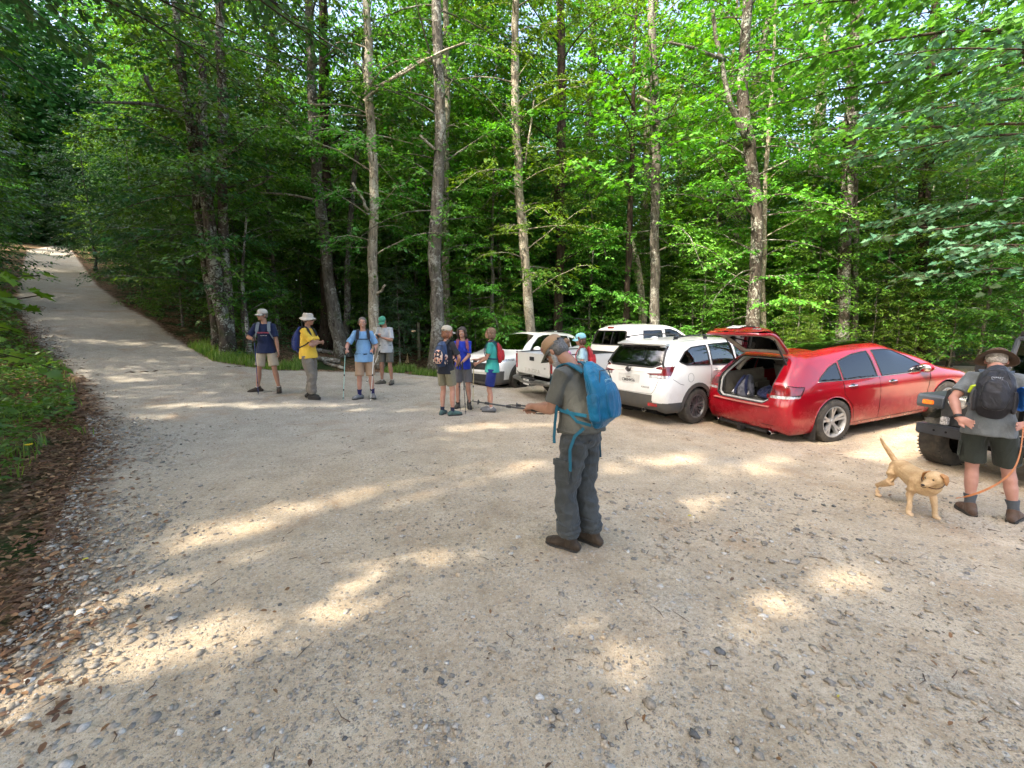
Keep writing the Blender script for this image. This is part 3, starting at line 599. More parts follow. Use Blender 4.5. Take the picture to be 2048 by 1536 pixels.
SHADE = [(-7.8, 4.6, 16, 6.2, 51, 2), (-9.5, .5, 19, 5, 52, 1), (-6.2, -3.0, 18, 4.5, 53, 1), (-4.4, -6.2, 19, 5, 54, 2), (-11.5, -4.5, 22, 5, 55, 1), (-8.5, -8.5, 22, 5, 56, 2), (-2.8, -9.5, 19, 5, 57, 1), (-13.8, 4.2, 20, 5.5, 58, 2),
         (-14.5, -1.2, 23, 6, 59, 1), (-13.5, 7.6, 18, 5.5, 60, 2), (-5, -13, 24, 6, 61, 1), (1.2, -8.2, 17, 6, 62, 1), (3.2, -12.5, 23, 7, 63, 1), (-18, 9.8, 20, 5, 64, 2), (-10.5, -13, 25, 7, 65, 1), (-17.5, -7, 25, 7, 66, 1), (-23, 3.5, 21, 5, 67, 1), (-28, 8.5, 22, 5, 68, 2), (-33, 14.5, 22, 5, 69, 1), (-39, 21, 23, 5, 70, 2)]  # the ones far up the road added to darken it
for i, (x, y, h, lo, sd, lm) in enumerate(SHADE):
    z = G(x, y); off = np.array([x, y, z]); near = i in (0, 1, 7, 9)
    tm, cm = make_tree(sd, h, .16+.006*h, lo, h*.97, 50 if not near else 56, 2.2, 5.0, .24 if not near else .16, rise=.4, node=.13 if not near else .10, dens=4.8, keep=sun_keep(off), tsides=10, twigs=near)
    e = empty('overhanging_tree' if near else 'bank_tree', (x, y, z-.05), label=['tree on the left bank with dark boughs hanging into the top corner of the view', 'tall tree beside the lot, left of the camera', 'tree set back on the left bank above the road', 'tree leaning over the road from the left bank'][(0, 1, 7, 9).index(i)] if near else 'tall tree out of view beside the lot, crown cut so it shades the gravel in streaks', cat='tree', group=None if near else 'trees on the left bank')
    link('trunk', tm, BK['grey' if i % 2 else 'dark'], e); link('crown', cm, LM[lm], e); PLACED.append((x, y))
# boughs reaching into the top corners
def bough_tree(name, label, x, y, h, limbs, lm, size, tpl, seed, r=.14):
    rng = np.random.default_rng(seed); z = G(x, y); b = B(); lv = Leaves(); trunk_add(b, [(0, 0, -.05), (.05, .05, h*.5), (0, .1, h)], [r, r*.7, .03], rng)
    for (lz, az, L, rise, droop) in limbs:
        lp = limb_pts(rng, (0, 0, lz), az, L, rise, droop, n=9); b.tube([Vector(q) for q in lp], [float(.0065*L*(1-.85*i/8)+.003) for i in range(9)], n=6, caps=False)
        tw = []; sprays(rng, lv, lp, L, size, node=size*.72, dens=4.6, twl=.34, tw=tw, droop=.35)
        for q in tw: b.tube([Vector(v) for v in q], [.007, .005, .002], n=4, caps=False)
    e = empty(name, (x, y, z), label=label, cat='tree')
    link('trunk', b.mesh('trunk'), BK['dark'], e); link('crown', lv.mesh('crown', tpl, sun_keep(np.array([x, y, z])), seed), LM[lm], e)
bough_tree('overhanging_tree', 'near tree whose dark drooping boughs fill the top left corner', -7.0, 4.0, 10, [(5.0, .55, 3.6, .35, .2), (5.2, .3, 4.0, .3, .3), (5.6, .85, 4.2, .25, .25), (6.2, .5, 5.2, .15, .25), (6.6, .2, 4.5, .1, .25), (5.0, .1, 3.0, .3, .2), (6.9, .75, 5.5, .1, .2)], 2, .10, T_OVAL, 71)
bough_tree('maple_sapling', 'maple sapling with bright lobed leaves on the left bank at the picture edge', -5.35, 3.95, 2.7, [(1.9, .3, .6, .2, .2), (1.65, -.2, .6, .3, .3), (2.2, .7, .55, .2, .3), (1.4, .5, .55, .2, .3), (2.1, 2.2, .6, .2, .2), (1.4, 3.6, .7, .2, .2)], 0, .13, T_MAPLE, 72, r=.02)
bough_tree('oak_bough_tree', 'oak at the right edge with blue green lobed leaves reaching over the black vehicle', 11.6, 9.3, 9, [(3.6, 2.9, 3.2, .1, .12), (4.2, 2.6, 3.4, .05, .1), (3.1, 3.2, 2.8, .12, .15), (5.4, 2.9, 3.9, .1, .1), (6.2, 2.6, 3.6, .1, .1), (2.7, 2.7, 2.6, .1, .15), (6.8, 3.2, 4.0, .1, .12)], 3, .15, T_MAPLE, 73)
bough_tree('maple_tree', 'maple with fresh green lobed leaves filling the top right corner', 13.8, 10.8, 14, [(7.5, 2.9, 7.0, .1, .12), (8.4, 2.7, 6.6, .1, .1), (9.2, 3.0, 7.4, .05, .08), (6.8, 3.3, 6.4, .1, .12), (8.0, 3.1, 7.6, .1, .1), (9.8, 2.8, 6.8, 0, .08), (6.1, 2.9, 6.0, .1, .1)], 1, .16, T_MAPLE, 74)
bough_tree('maple_tree', 'maple with broad fresh leaves hanging above the white pickup', 4.2, 15.9, 14, [(7.0, 3.9, 3.6, .1, .15), (8.2, 4.4, 3.6, .1, .12), (9.0, 3.6, 4.0, .05, .1), (7.6, 5.0, 3.4, .1, .15), (9.6, 4.2, 3.8, .1, .12), (10.4, 5.2, 3.4, 0, .1), (8.8, 5.6, 3.6, .1, .1), (6.5, 4.4, 3.0, .1, .15)], 0, .17, T_MAPLE, 75)
# --- ground cover
def cover(name, label, n, zone, hgt, size, lm, seed, tpl=T_QUAD, cat='undergrowth'):
    rng = np.random.default_rng(seed); P = zone(rng, n); n = len(P); a = rng.random(n)*6.28; lv = Leaves()
    Z = gz(P[:, 0], P[:, 1])+rng.random(n)**.8*hgt*(.4+.6*np.clip(rough_noise(P[:, 0], P[:, 1], 2.2, seed)+.6, 0, 1.4)); el = rng.uniform(-.35, .7, n)
    lv.add(np.stack([P[:, 0], P[:, 1], Z], -1), np.stack([np.cos(a)*np.cos(el), np.sin(a)*np.cos(el), np.sin(el)], -1), np.stack([rng.normal(0, .4, n), rng.normal(0, .4, n), np.ones(n)], -1), size*rng.uniform(.5, 1.3, n))
    return link(name, lv.mesh(name, tpl), LM[lm], kind='stuff', label=label, cat=cat)
def off_lot(x, y, a, b_): d = -dist_poly(x, y, LOT); return (d > a) & (d < b_)
def z_leftbank(rng, n):
    y = rng.uniform(2.2, 16, n); x = rng.uniform(-17, -3.4, n); k = off_lot(x, y, .05, 6) & (off_lot(x, y, .42, 9) | (y > 6)) & (x < -y*.75-1.2+.3); k &= rng.random(n) < np.clip(1.2-(-dist_poly(x, y, LOT))/6, .2, 1); return np.stack([x, y], -1)[k]
def z_rightverge(rng, n):
    y = rng.uniform(11.5, 46, n)**1.0; x = rng.uniform(-46, -5.6, n); return np.stack([x, y], -1)[off_lot(x, y, .1, 3.2) & (x > -y*1.0-3) ]
def z_forest(rng, n):
    y = 11.5+rng.random(n)**1.5*14; x = rng.uniform(-1, 1, n)*(y*1.25); k = off_lot(x, y, .5, 14) & ~((x < -1.3) & (x > -7) & (y < 15.2)); return np.stack([x, y], -1)[k]
cover('bank_plants', 'dense green weeds covering the bank on the left of the road', 75000, z_leftbank, .55, .09, 1, 81)
cover('verge_plants', 'low plants along the right side of the gravel road', 26000, z_rightverge, .6, .09, 2, 82)
cover('undergrowth', 'low leafy plants on the forest floor behind the lot', 40000, z_forest, .7, .10, 2, 83)
def grass(name, label, n, zone, h, seed, c):
    rng = np.random.default_rng(seed); P = zone(rng, n); n = len(P); a = rng.random(n)*6.28; L = h*rng.uniform(.4, 1.2, n); w = .006+rng.random(n)*.006; b = rng.uniform(.1, .8, n)
    d = np.stack([np.cos(a), np.sin(a)], -1); q = np.stack([-d[:, 1], d[:, 0]], -1); z = gz(P[:, 0], P[:, 1])-.01
    def pt(f, s_): return np.stack([P[:, 0]+d[:, 0]*L*b*f*f+q[:, 0]*w*s_*(1-f), P[:, 1]+d[:, 1]*L*b*f*f+q[:, 1]*w*s_*(1-f), z+L*f*(1-.35*b*f)], -1)
    V = np.stack([pt(0, -1), pt(0, 1), pt(.55, 1.3), pt(.55, -1.3), pt(1, 0)], 1).reshape(-1, 3); o = (np.arange(n)*5)[:, None]
    me = npmesh(name, V, [np.array([[0, 1, 2, 3]])+o, np.array([[3, 2, 4]])+o]); at = me.attributes.new('rnd', 'FLOAT', 'FACE'); r = rng.random(n).astype(np.float32); at.data.foreach_set('value', np.concatenate([r, r]))
    return link(name, me, c, kind='stuff', label=label, cat='grass')
def z_grassR(rng, n):
    y = rng.uniform(11.3, 14.4, n); x = rng.uniform(-9.3, -.9, n); d = -dist_poly(x, y, LOT); k = (d > -.15) & (d < 1.1) & ((x < -5.75) | (x > -3.9)) & (rough_noise(x, y, 2.5, 4) > -.35+ .9*d-.3*(x < -6))
    return np.stack([x, y], -1)[k]
def z_grassL(rng, n):
    y = rng.uniform(2.6, 12, n); x = rng.uniform(-12, -3.6, n); d = -dist_poly(x, y, LOT); k = (d > np.where(y < 6, .35, -.1)) & (d < 1.1) & (x < -y*.75-1.4) & (rough_noise(x, y, 1.8, 6) > .0); return np.stack([x, y], -1)[k]
grass('grass', 'strip of bright grass along the far edge of the lot', 34000, z_grassR, .24, 91, leaf_mat('grass_blade', (.08, .16, .02), (.13, .24, .035), (.28, .30, .09)))
grass('grass', 'grass tufts at the foot of the left bank', 16000, z_grassL, .22, 92, bpy.data.materials['grass_blade'])
# fallen leaves along the left edge
def litter(name, label, n, zone, size, seed, cols):
    rng = np.random.default_rng(seed); P = zone(rng, n); n = len(P); a = rng.random(n)*6.28; lv = Leaves(); el = rng.normal(0, .25, n)
    lv.add(np.stack([P[:, 0], P[:, 1], gz(P[:, 0], P[:, 1])+.016+rng.random(n)*.012], -1), np.stack([np.cos(a), np.sin(a), np.sin(el)], -1), np.stack([rng.normal(0, .35, n), rng.normal(0, .35, n), np.ones(n)], -1), size*rng.uniform(.5, 1.3, n))
    g = N(name); c = g.ramp(g.n('Attribute', attribute_name='rnd').outputs['Fac'], cols, 'CONSTANT')
    return link(name, lv.mesh(name, T_OVAL), g.fin(col=c, rough=.7), kind='stuff', label=label, cat='leaves')
def z_lit(rng, n):
    y = rng.uniform(1.2, 14, n); x = np.interp(y, [1, 2.3, 3.1, 4.2, 5.8, 7.8, 9.2, 13.2], [-2.3, -2.98, -3.7, -4.65, -6.0, -8.1, -9.9, -15.4])+rng.normal(-.1, .38, n); return np.stack([x, y], -1)
litter('fallen_leaves', 'brown fallen leaves along the left edge of the lot', 9000, z_lit, .055, 95, [(0, (.10, .045, .02)), (.3, (.17, .08, .035)), (.5, (.24, .13, .06)), (.7, (.13, .07, .04)), (.9, (.33, .20, .10))])
def z_sc(rng, n):
    y = 1.3+rng.random(n)*9; x = (rng.random(n)*2-1)*(1+y*1.2); return np.stack([x, y], -1)[dist_poly(x, y, LOT) > 0]
litter('twigs_and_leaf_bits', 'small brown leaf scraps scattered on the gravel', 420, z_sc, .035, 96, [(0, (.08, .04, .02)), (.5, (.2, .1, .04)), (.97, (.5, .42, .05))])

# --- the wood far off closes the view between the trunks
def z_far(rng, n):
    t = rng.random(n); a = np.where(rng.random(n) < .3, rng.uniform(-1.0, -.62, n), rng.uniform(-1.15, 1.15, n)); d = np.where(a < -.62, rng.uniform(67, 86, n), rng.uniform(58, 78, n)); return np.stack([d*np.sin(a), d*np.cos(a)], -1)
def far_wood(n=170000):
    rng = np.random.default_rng(99); P = z_far(rng, n); lv = Leaves(); a = rng.random(n)*6.28; clump = .5+.5*np.clip(rough_noise(P[:, 0], P[:, 1], .35, 9)+.4, 0, 1)
    Z = gz(P[:, 0], P[:, 1])+rng.random(n)*36*clump; lv.add(np.stack([P[:, 0], P[:, 1], Z], -1), np.stack([np.cos(a), np.sin(a), rng.normal(0, .4, n)], -1), np.stack([rng.normal(0, .5, n), rng.normal(0, .5, n), np.ones(n)], -1), .75*rng.uniform(.5, 1.2, n))
    link('distant_wood', lv.mesh('distant_wood', T_QUAD), LM[2], kind='stuff', label='far wood seen as a dark green mass between the trunks', cat='forest')
far_wood()

def twigs(n=190):
    rng = np.random.default_rng(12); P = z_sc(rng, n*2)[:n]; b = B()
    for x, y in P:
        a = rng.random()*6.28; L = rng.uniform(.03, .13); z = G(x, y)+.012; k = rng.normal(0, .5); m = (x+math.cos(a)*L*.5, y+math.sin(a)*L*.5, z+.004); e_ = (m[0]+math.cos(a+k)*L*.5, m[1]+math.sin(a+k)*L*.5, z+.003)
        b.tube([(x, y, z), m, e_], [.0028, .0025, .0012], 4)
    b.build('twigs', mat('twig_brown', (.09, .055, .035), .9), None, kind='stuff', label='broken brown twigs scattered over the gravel', cat='twigs')
twigs()
# ------------------------------------------------------------ vehicles
PAINT = {}
def paint(name, col, rough=.32, dirt=(.30, .25, .18), amt=.5, metal=0, coat=1, h0=.30, h1=.85):
    g = N(name); z = g.n('SeparateXYZ', {0: g.obj()}).outputs[2]
    d = g.math('MULTIPLY', g.ramp(g.n('MapRange', {'Value': z, 'From Min': h0, 'From Max': h1}).outputs[0], [(0, 1.0), (1, .12)]), g.ramp(g.noise(7, 5, rough=.7), [(.35, .1), (.7, 1.0)]))
    c = g.mix(g.math('MULTIPLY', d, amt), col, dirt)
    return g.fin(col=c, rough=g.math('MULTIPLY_ADD', d, .35, rough), metal=metal, coat=g.math('SUBTRACT', coat, g.math('MULTIPLY', d, .45)), coatr=.04)
P_RED = paint('red_paint', (.29, .002, .010), .16, (.24, .10, .07), .07, .1)
P_WHITE = paint('white_paint', (.78, .78, .76), .3, (.36, .31, .24), .55)
P_BLACK = paint('black_paint', (.007, .009, .013), .3, (.20, .19, .18), .25, h0=.3, h1=1.1)
M_RUB = mat('tyre_rubber', (.022, .021, .020), .85, var=.35, sc=12, bump=.3, bsc=120, col2=(.07, .06, .048))
M_TRIM = mat('black_trim', (.022, .022, .023), .5, var=.3, sc=9, bump=.2, bsc=300)
M_CLAD = mat('dark_cladding', (.050, .052, .055), .62, var=.35, sc=6, bump=.2, bsc=250, col2=(.085, .078, .066))
M_DARK = mat('dark_void', (.006, .006, .006), .95, spec=.1)
M_CHR = mat('chrome', (.65, .65, .66), .12, 1, var=.1)
M_ALU = mat('alloy', (.55, .55, .55), .38, .6, var=.2, sc=10)
M_ALUD = mat('dark_alloy', (.06, .06, .063), .3, .8, var=.2)
M_LENSR = mat('red_lens', (.36, .008, .012), .15, 0, coat=1, var=.3, sc=12)
M_LENSD = mat('dark_red_lens', (.15, .006, .010), .15, 0, coat=1, var=.3, sc=12)
M_LENSW = mat('clear_lens', (.62, .60, .60), .15, .4, coat=1, var=.5, sc=40)
M_AMB = mat('amber_lens', (.75, .17, .01), .2, coat=1, var=.3, sc=60)
M_GLASS = glass(); M_GLD = glass('dark_glass', (.07, .08, .075), .03); M_GLC = glass('windscreen_glass', (.18, .23, .20), .06)
M_BEIGE = mat('beige_liner', (.33, .30, .26), .85, var=.15, bump=.2, bsc=300)
M_SEAT = mat('seat_cloth', (.085, .078, .07), .8, var=.2, bump=.2, bsc=120)
M_PLATE = mat('plate_white', (.62, .62, .60), .45, var=.1)
M_INK = mat('plate_ink', (.03, .035, .05), .6)
def bsp(net, ku, kv, mirror_ends=True):
    net = np.asarray(net, float)
    def ext(Nn):
        a, b = Nn[1].copy(), Nn[-2].copy()
        a = np.where((np.abs(Nn[0, :, 1:2]) < 1e-6), a*np.array([1, -1, 1]), 2*Nn[0]-Nn[1]); b = np.where((np.abs(Nn[-1, :, 1:2]) < 1e-6), b*np.array([1, -1, 1]), 2*Nn[-1]-Nn[-2])
        return np.concatenate([a[None], Nn, b[None]])
    def ev(Nn, k):
        E_ = ext(Nn); n = len(Nn); out = []
        for i in range(n-1):
            for t in np.arange(k)/k: out.append(((1-t)**3*E_[i]+(3*t**3-6*t*t+4)*E_[i+1]+(-3*t**3+3*t*t+3*t+1)*E_[i+2]+t**3*E_[i+3])/6)
        out.append((E_[n-1]+4*E_[n]+E_[n+1])/6); return np.array(out)
    A = ev(net, ku); A = ev(A.transpose(1, 0, 2), kv).transpose(1, 0, 2)
    A[[0, -1], :, 1] = 0; A[:, -1, 1] = 0
    return A
def car_net(p):
    xr, xf, w, H = p['xr'], p['xf'], p['w'], p['H']; zb = p['belt']; gt, gb = p['gtop'], p['gbot']; wt, wb = p['wtop'], p['wbot']; hz = p['hood']; fz = p['nose']; wr = p.get('wr', .64)*w/.93; ww = wr+.13
    s = p.get('sill', .22); bz = p.get('bump', .66); tb = p.get('tail', .07)
    rearline = [(xr+.22, s+.02), (xr+.05, s+.08), (xr, .46), (xr, bz), (xr+tb, bz+.16), (xr+tb+.03, (bz+.16+gb[1])/2+.02), gb, gt, (gt[0]+.08, gt[1]+.035), (gt[0]+.22, gt[1]+.055)]
    rows = []
    ys = [(0,)*10, (.42, .46, .50, .50, .48, .48, .44, .36, .2, 0), (.78, .83, .87, .89, .86, .83, .74, .60, .34, 0)]
    rows.append([(x, 0, z) for x, z in rearline])
    rows.append([(x+.0, y*w/.93, z) for (x, z), y in zip(rearline, ys[1])])
    rows.append([(x+dx, y*w/.93*(1 if i < 6 else 1), z) for i, ((x, z), y, dx) in enumerate(zip(rearline, ys[2], (.05, .04, .04, .04, .04, .05, .06, .04, .02, 0)))])
    Y = [w-.12, w-.03, w-.005, w+.01, w+.005, w-.035, ww, wr, wr*.52, 0]
    def row(xl, zr, xu=None, zu=None, yk=1, zs=None):
        Z = [s, s+.035, .42, (.42+zb)/2-.02, zb-.12, zb, zb+(zr-zb)*.74, zr-.045, zr-.005, zr] if zs is None else zs
        X = [xl]*10
        if xu: X = [xl]*5+xu
        return [(x, y*yk, z) for x, y, z in zip(X, Y, Z)]
    roof = p['roof']; zr = lambda x: float(np.interp(x, [q[0] for q in roof], [q[1] for q in roof]))
    x3 = xr+.26; g5 = gb[0]+.16
    rows.append([(x3-.06, w-.14, s+.01), (x3-.04, w-.05, s+.05), (x3-.03, w-.01, .44), (x3, w-.005, bz+.01), (x3, w-.02, bz+.17), (x3+.04, w-.06, zb-.01), (g5, ww-.02, gb[1]+.03), (gt[0]+.10, wr-.01, gt[1]-.01), (gt[0]+.16, wr*.5, gt[1]+.03), (gt[0]+.28, 0, zr(gt[0]+.28))])
    x4 = x3+.3; u = gt[0]+.3
    rows.append(row(x4, zr(u+.1), [x4+.0, max(x4+.0, gb[0]+.34), u+.04, u+.06, u+.12]))
    for x in p['mid']: rows.append(row(x, zr(x)))
    # windscreen rows
    a = wt[0]; rows.append(row(a-.02, zr(a)-.0, [a, a-.03, a-.06, a, a+.02]))
    r = row(a+.42, wt[1]-.07); r[5] = (a+.42, w-.035, zb); r[6] = (a+.26, ww+.01, zb+(wt[1]-zb)*.60); r[7] = (a+.14, wr+.01, wt[1]-.10); r[8] = (a+.16, wr*.52, wt[1]-.035); r[9] = (a+.18, 0, wt[1]-.02); rows.append(r)
    r = row(wb[0]-.25, 0, zs=[s, s+.035, .42, (.42+zb)/2-.02, zb-.13, zb-.015, zb+.10, wb[1]+.24, wb[1]+.22, wb[1]+.20]); r[6] = (wb[0]-.30, w-.10, zb+.11); r[7] = (wb[0]-.34, wr+.12, wb[1]+.2); r[8] = (wb[0]-.26, wr*.62, wb[1]+.2); r[9] = (wb[0]-.25, 0, wb[1]+.2); rows.append(r)
    r = row(wb[0]+.02, 0, zs=[s, s+.035, .42, (.42+zb)/2-.03, zb-.15, zb-.04, zb-.01, wb[1]-.02, wb[1]+.0, wb[1]+.01]); r[6] = (wb[0]-.05, w-.12, zb); r[7] = (wb[0]-.02, wr+.1, wb[1]-.01); r[8] = (wb[0]+.03, wr*.6, wb[1]+.0); rows.append(r)
    f = xf-wb[0]
    for q, yk in ((.35, .985), (.66, .965)):
        x = wb[0]+f*q; h = hz+(fz-hz)*max(0, (q-.2)/.8)**1.4; zz = [s, s+.035, .42, (.42+h)/2, h-.14, h-.055, h-.03, h-.01, h+.01, h+.018]
        r = row(x, 0, zs=zz, yk=yk); r[6] = (x, (w-.16)*yk, zz[6]); r[7] = (x, (w-.32)*yk, zz[7]); r[8] = (x, w*.36, zz[8]); rows.append(r)
    z4 = [s-.01, s+.05, .42, .58, fz-.16, fz-.08, fz-.04, fz-.015, fz, fz+.005]
    for dx, yy in (((.16, .14, .12, .12, .13, .17, .24, .32, .38, .42), (.80, .84, .87, .87, .85, .82, .76, .62, .34, 0)), ((.06, .02, 0, .01, .02, .06, .13, .22, .30, .34), (.46, .5, .5, .5, .5, .5, .48, .42, .24, 0)), ((.05, .01, -.02, 0, .0, .04, .11, .20, .28, .32), (0,)*10)):
        rows.append([(xf-d, y*w/.93, z) for d, y, z in zip(dx, yy, z4)])
    return np.array(rows)
def ell_in(X, Z, c, r): return ((X-c[0])**2+(Z-c[1])**2) < r*r
def snap(A, pl, ax, cond):
    """move grid points lying close to an outline onto it, so that cut edges run clean"""
    V = A.reshape(-1, 3); k = np.where(cond(V))[0]; a, b = V[k, ax[0]], V[k, ax[1]]; best = np.full(len(k), 1e9); bx = a.copy(); by = b.copy(); n = len(pl)
    nu, nv = A.shape[:2]; g = np.zeros((nu, nv)); ed = lambda D: np.hypot(D[..., ax[0]], D[..., ax[1]])
    g[:-1] = ed(A[1:]-A[:-1]); g2 = np.zeros((nu, nv)); g2[:, :-1] = ed(A[:, 1:]-A[:, :-1]); cell = np.maximum(g, g2).reshape(-1)[k]*.5
    for i in range(n):
        (x1, y1), (x2, y2) = pl[i], pl[i-1]; dx, dy = x2-x1, y2-y1; t = np.clip(((a-x1)*dx+(b-y1)*dy)/(dx*dx+dy*dy+1e-12), 0, 1); px, py = x1+t*dx, y1+t*dy
        d = np.hypot(a-px, b-py); m = d < best; best[m] = d[m]; bx[m] = px[m]; by[m] = py[m]
    m = best < cell; V[k[m], ax[0]] = bx[m]; V[k[m], ax[1]] = by[m]
def circ(c, r, n=60): return [(c[0]+r*math.cos(2*math.pi*i/n), c[1]+r*math.sin(2*math.pi*i/n)) for i in range(n)]
def sside(pl): return (pl, (0, 2), lambda V: V[:, 1] > .45)
def srear(pl): return (pl, (1, 2), lambda V: (V[:, 0] < 0) & (V[:, 1] > .02))
def carve(A, rules, parent, mats_, split=(), snaps=()):
    """cut the shell into parts; rules: list of (name, test(x, y, z, n)) in order, name None removes"""
    nu, nv = A.shape[:2]; A = A.copy()
    for pl, ax, cond in snaps: snap(A, pl, ax, cond)
    i = np.arange(nu*nv).reshape(nu, nv); F = np.stack([i[:-1, :-1], i[:-1, 1:], i[1:, 1:], i[1:, :-1]], -1).reshape(-1, 4); V = A.reshape(-1, 3)
    C = V[F].mean(1); n = np.cross(V[F[:, 2]]-V[F[:, 0]], V[F[:, 3]]-V[F[:, 1]]); n /= np.linalg.norm(n, axis=1, keepdims=True)+1e-9
    if n[np.argmax(C[:, 1]), 1] < 0: n = -n; F = F[:, ::-1]
    lab = np.zeros(len(F), int)
    for k, (nm, fn) in enumerate(rules, 1):
        m = fn(C[:, 0], C[:, 1], C[:, 2], n) & (lab == 0); lab[m] = k
    res = {}
    for k, nm in [(0, 'body')]+[(k, r_[0]) for k, r_ in enumerate(rules, 1)]:
        if nm is None: continue
        Fk = F[lab == k]
        if not len(Fk): continue
        us = np.unique(Fk); mp = np.zeros(len(V), int); mp[us] = np.arange(len(us)); v = V[us]; f = mp[Fk]; vm = v*np.array([1, -1, 1]); fm = f[:, ::-1]
        if nm in split:
            for vv, ff in ((v, f), (vm, fm)): res.setdefault(nm, []).append(link(nm, npmesh(nm, vv, ff), mats_.get(nm, mats_['body']), parent))
        else:
            vv = np.concatenate([v, vm]); ff = np.concatenate([f, fm+len(v)])
            if nm in res:
                pass
            me = npmesh(nm, vv, ff); bm = bmesh.new(); bm.from_mesh(me); bmesh.ops.remove_doubles(bm, verts=bm.verts, dist=1e-4); bm.to_mesh(me); bm.free()
            res.setdefault(nm, []).append(link(nm, me, mats_.get(nm, mats_['body']), parent))
    res['_V'] = V; return res
def poly(p): return lambda X, Z: in_poly(X, Z, p)
def side(p, ny=.35): q = poly(p); return lambda x, y, z, n: q(x, z) & (n[:, 1] > ny)
def proj_side(A, pts, off=.004):
    """put (x, z) outline points on the shell's side surface"""
    V = A.reshape(-1, 3); V = V[V[:, 1] > .3]; out = []
    for x, z in pts:
        d = (V[:, 0]-x)**2+(V[:, 2]-z)**2; k = np.argsort(d)[:4]; w = 1/(d[k]+1e-5); out.append((x, float((V[k, 1]*w).sum()/w.sum())+off, z))
    return out
def proj_rear(A, pts, off=.004, front=False):
    V = A.reshape(-1, 3); s = 1 if front else -1; V = V[(V[:, 0] > 1.5) if front else (V[:, 0] < .3)]; out = []
    for y, z in pts:
        d = (V[:, 1]-abs(y))**2+(V[:, 2]-z)**2; k = np.argsort(d)[:4]; w = 1/(d[k]+1e-5); out.append((float((V[k, 0]*w).sum()/w.sum())+s*off, y, z))
    return out
def dens(p, k=6, closed=True):
    n = len(p); o = []
    for i in range(n if closed else n-1):
        a, b = p[i], p[(i+1) % n]
        for t in range(k): o.append((a[0]+(b[0]-a[0])*t/k, a[1]+(b[1]-a[1])*t/k))
    if not closed: o.append(p[-1])
    return o
def seam(A, pts, name, m, parent, r=.006, both=True, closed=False, off=0):
    for s in ((1, -1) if both else (-1,)):
        P = [(x, y*s, z) for x, y, z in proj_side(A, dens(pts, 6, closed), off)]
        B().tube(P, r, 5, closed=closed).build(name, m, parent, angle=0)
def wheel(parent, x, y, r, w, rr, style, mrim, name='wheel', lug=-.013):
    """tyre and rim as sub-parts; y<0 is the right side"""
    s = -1 if y < 0 else 1; e = empty(name, (x, y, r)); e.parent = parent; M = Matrix.Rotation(R(90)*(-s), 3, 'X'); h = w/2
    prof = [(rr, -h*.85), (rr+.012, -h*.98), (rr+(r-rr)*.5, -h), (r-.025, -h*.93), (r-.008, -h*.80), (r, -h*.62), (r, h*.62), (r-.008, h*.80), (r-.025, h*.93), (rr+(r-rr)*.5, h), (rr+.012, h*.98), (rr, h*.85)]
    t = B().lathe(prof, n=56, M=M)
    for k in range(4): # tread grooves and blocks
        zz = h*(-.5+k*.333); t.lathe([(r+.0015, zz-.012), (r+.004, zz-.01), (r+.004, zz+.01), (r+.0015, zz+.012)], n=56, M=M)
    for k in range(44):
        a = 2*math.pi*k/44
        for q in (-.82, .82): t.box(M@Vector((math.cos(a)*(r+lug), math.sin(a)*(r+lug), h*q)), (.014, .012, h*.28), M=M@Matrix.Rotation(a, 3, 'Z'))
    t.build('tyre', M_RUB, e, angle=35)
    b = B(); b.lathe([(rr+.004, h*.90), (rr-.012, h*.92), (rr-.02, h*.80), (rr-.028, h*.2), (rr-.02, -h*.8)], n=48, M=M)
    def spoke(a, tw, w0, w1, z0, z1, th=.02):
        u = Vector((math.cos(a), math.sin(a), 0)); v = Vector((-math.sin(a+tw), math.cos(a+tw), 0)); p0 = u*.045; p1 = Vector((math.cos(a+tw), math.sin(a+tw), 0))*(rr-.016); vv = []
        pm = p0*.5+p1*.5; L = [(p0, w0, z0), (pm, (w0+w1)*.42, z0*.5+z1*.5-.004), (p1, w1, z1)]
        for p_, w_, z_ in L: vv += [M@(p_-v*w_/2+Vector((0, 0, z_-th))), M@(p_-v*w_*.38+Vector((0, 0, z_))), M@(p_+v*w_*.38+Vector((0, 0, z_))), M@(p_+v*w_/2+Vector((0, 0, z_-th)))]
        f = [];
        for i in range(2):
            for k in range(3): f.append((i*4+k, i*4+k+1, i*4+5+k, i*4+4+k))
        b.add(vv, f)
    if style == 'five':
        for k in range(5):
            a = 2*math.pi*k/5+.3
            spoke(a, .16, .05, .055, h*.55, h*.82, .05); spoke(a, -.16, .05, .055, h*.55, h*.82, .05)
    elif style == 'ten':
        for k in range(5):
            a = 2*math.pi*k/5+.1
            spoke(a-.1, -.12, .030, .046, h*.6, h*.8, .035); spoke(a+.1, .12, .030, .046, h*.6, h*.8, .035)
            spoke(a+.628, 0, .02, .035, h*.5, h*.74, .03)
    else:
        for k in range(8): spoke(2*math.pi*k/8, 0, .05, .07, h*.4, h*.6, .04)
    b.lathe([(0.001, h*.62), (.03, h*.62), (.036, h*.56), (.07, h*.5), (.075, h*.3)], n=20, M=M)
    for k in range(5):
        a = 2*math.pi*(k+.5)/5; b.lathe([(.009, h*.62), (.011, h*.5)], c=M@Vector((math.cos(a)*.055, math.sin(a)*.055, 0)), n=6, M=M)
    b.build('rim', mrim, e, angle=30)
    B().lathe([(0.001, h*.1), (rr-.03, h*.1), (rr-.03, -h*.6)], n=30, M=M).build('brake_disc', M_DARK, e)
    return e
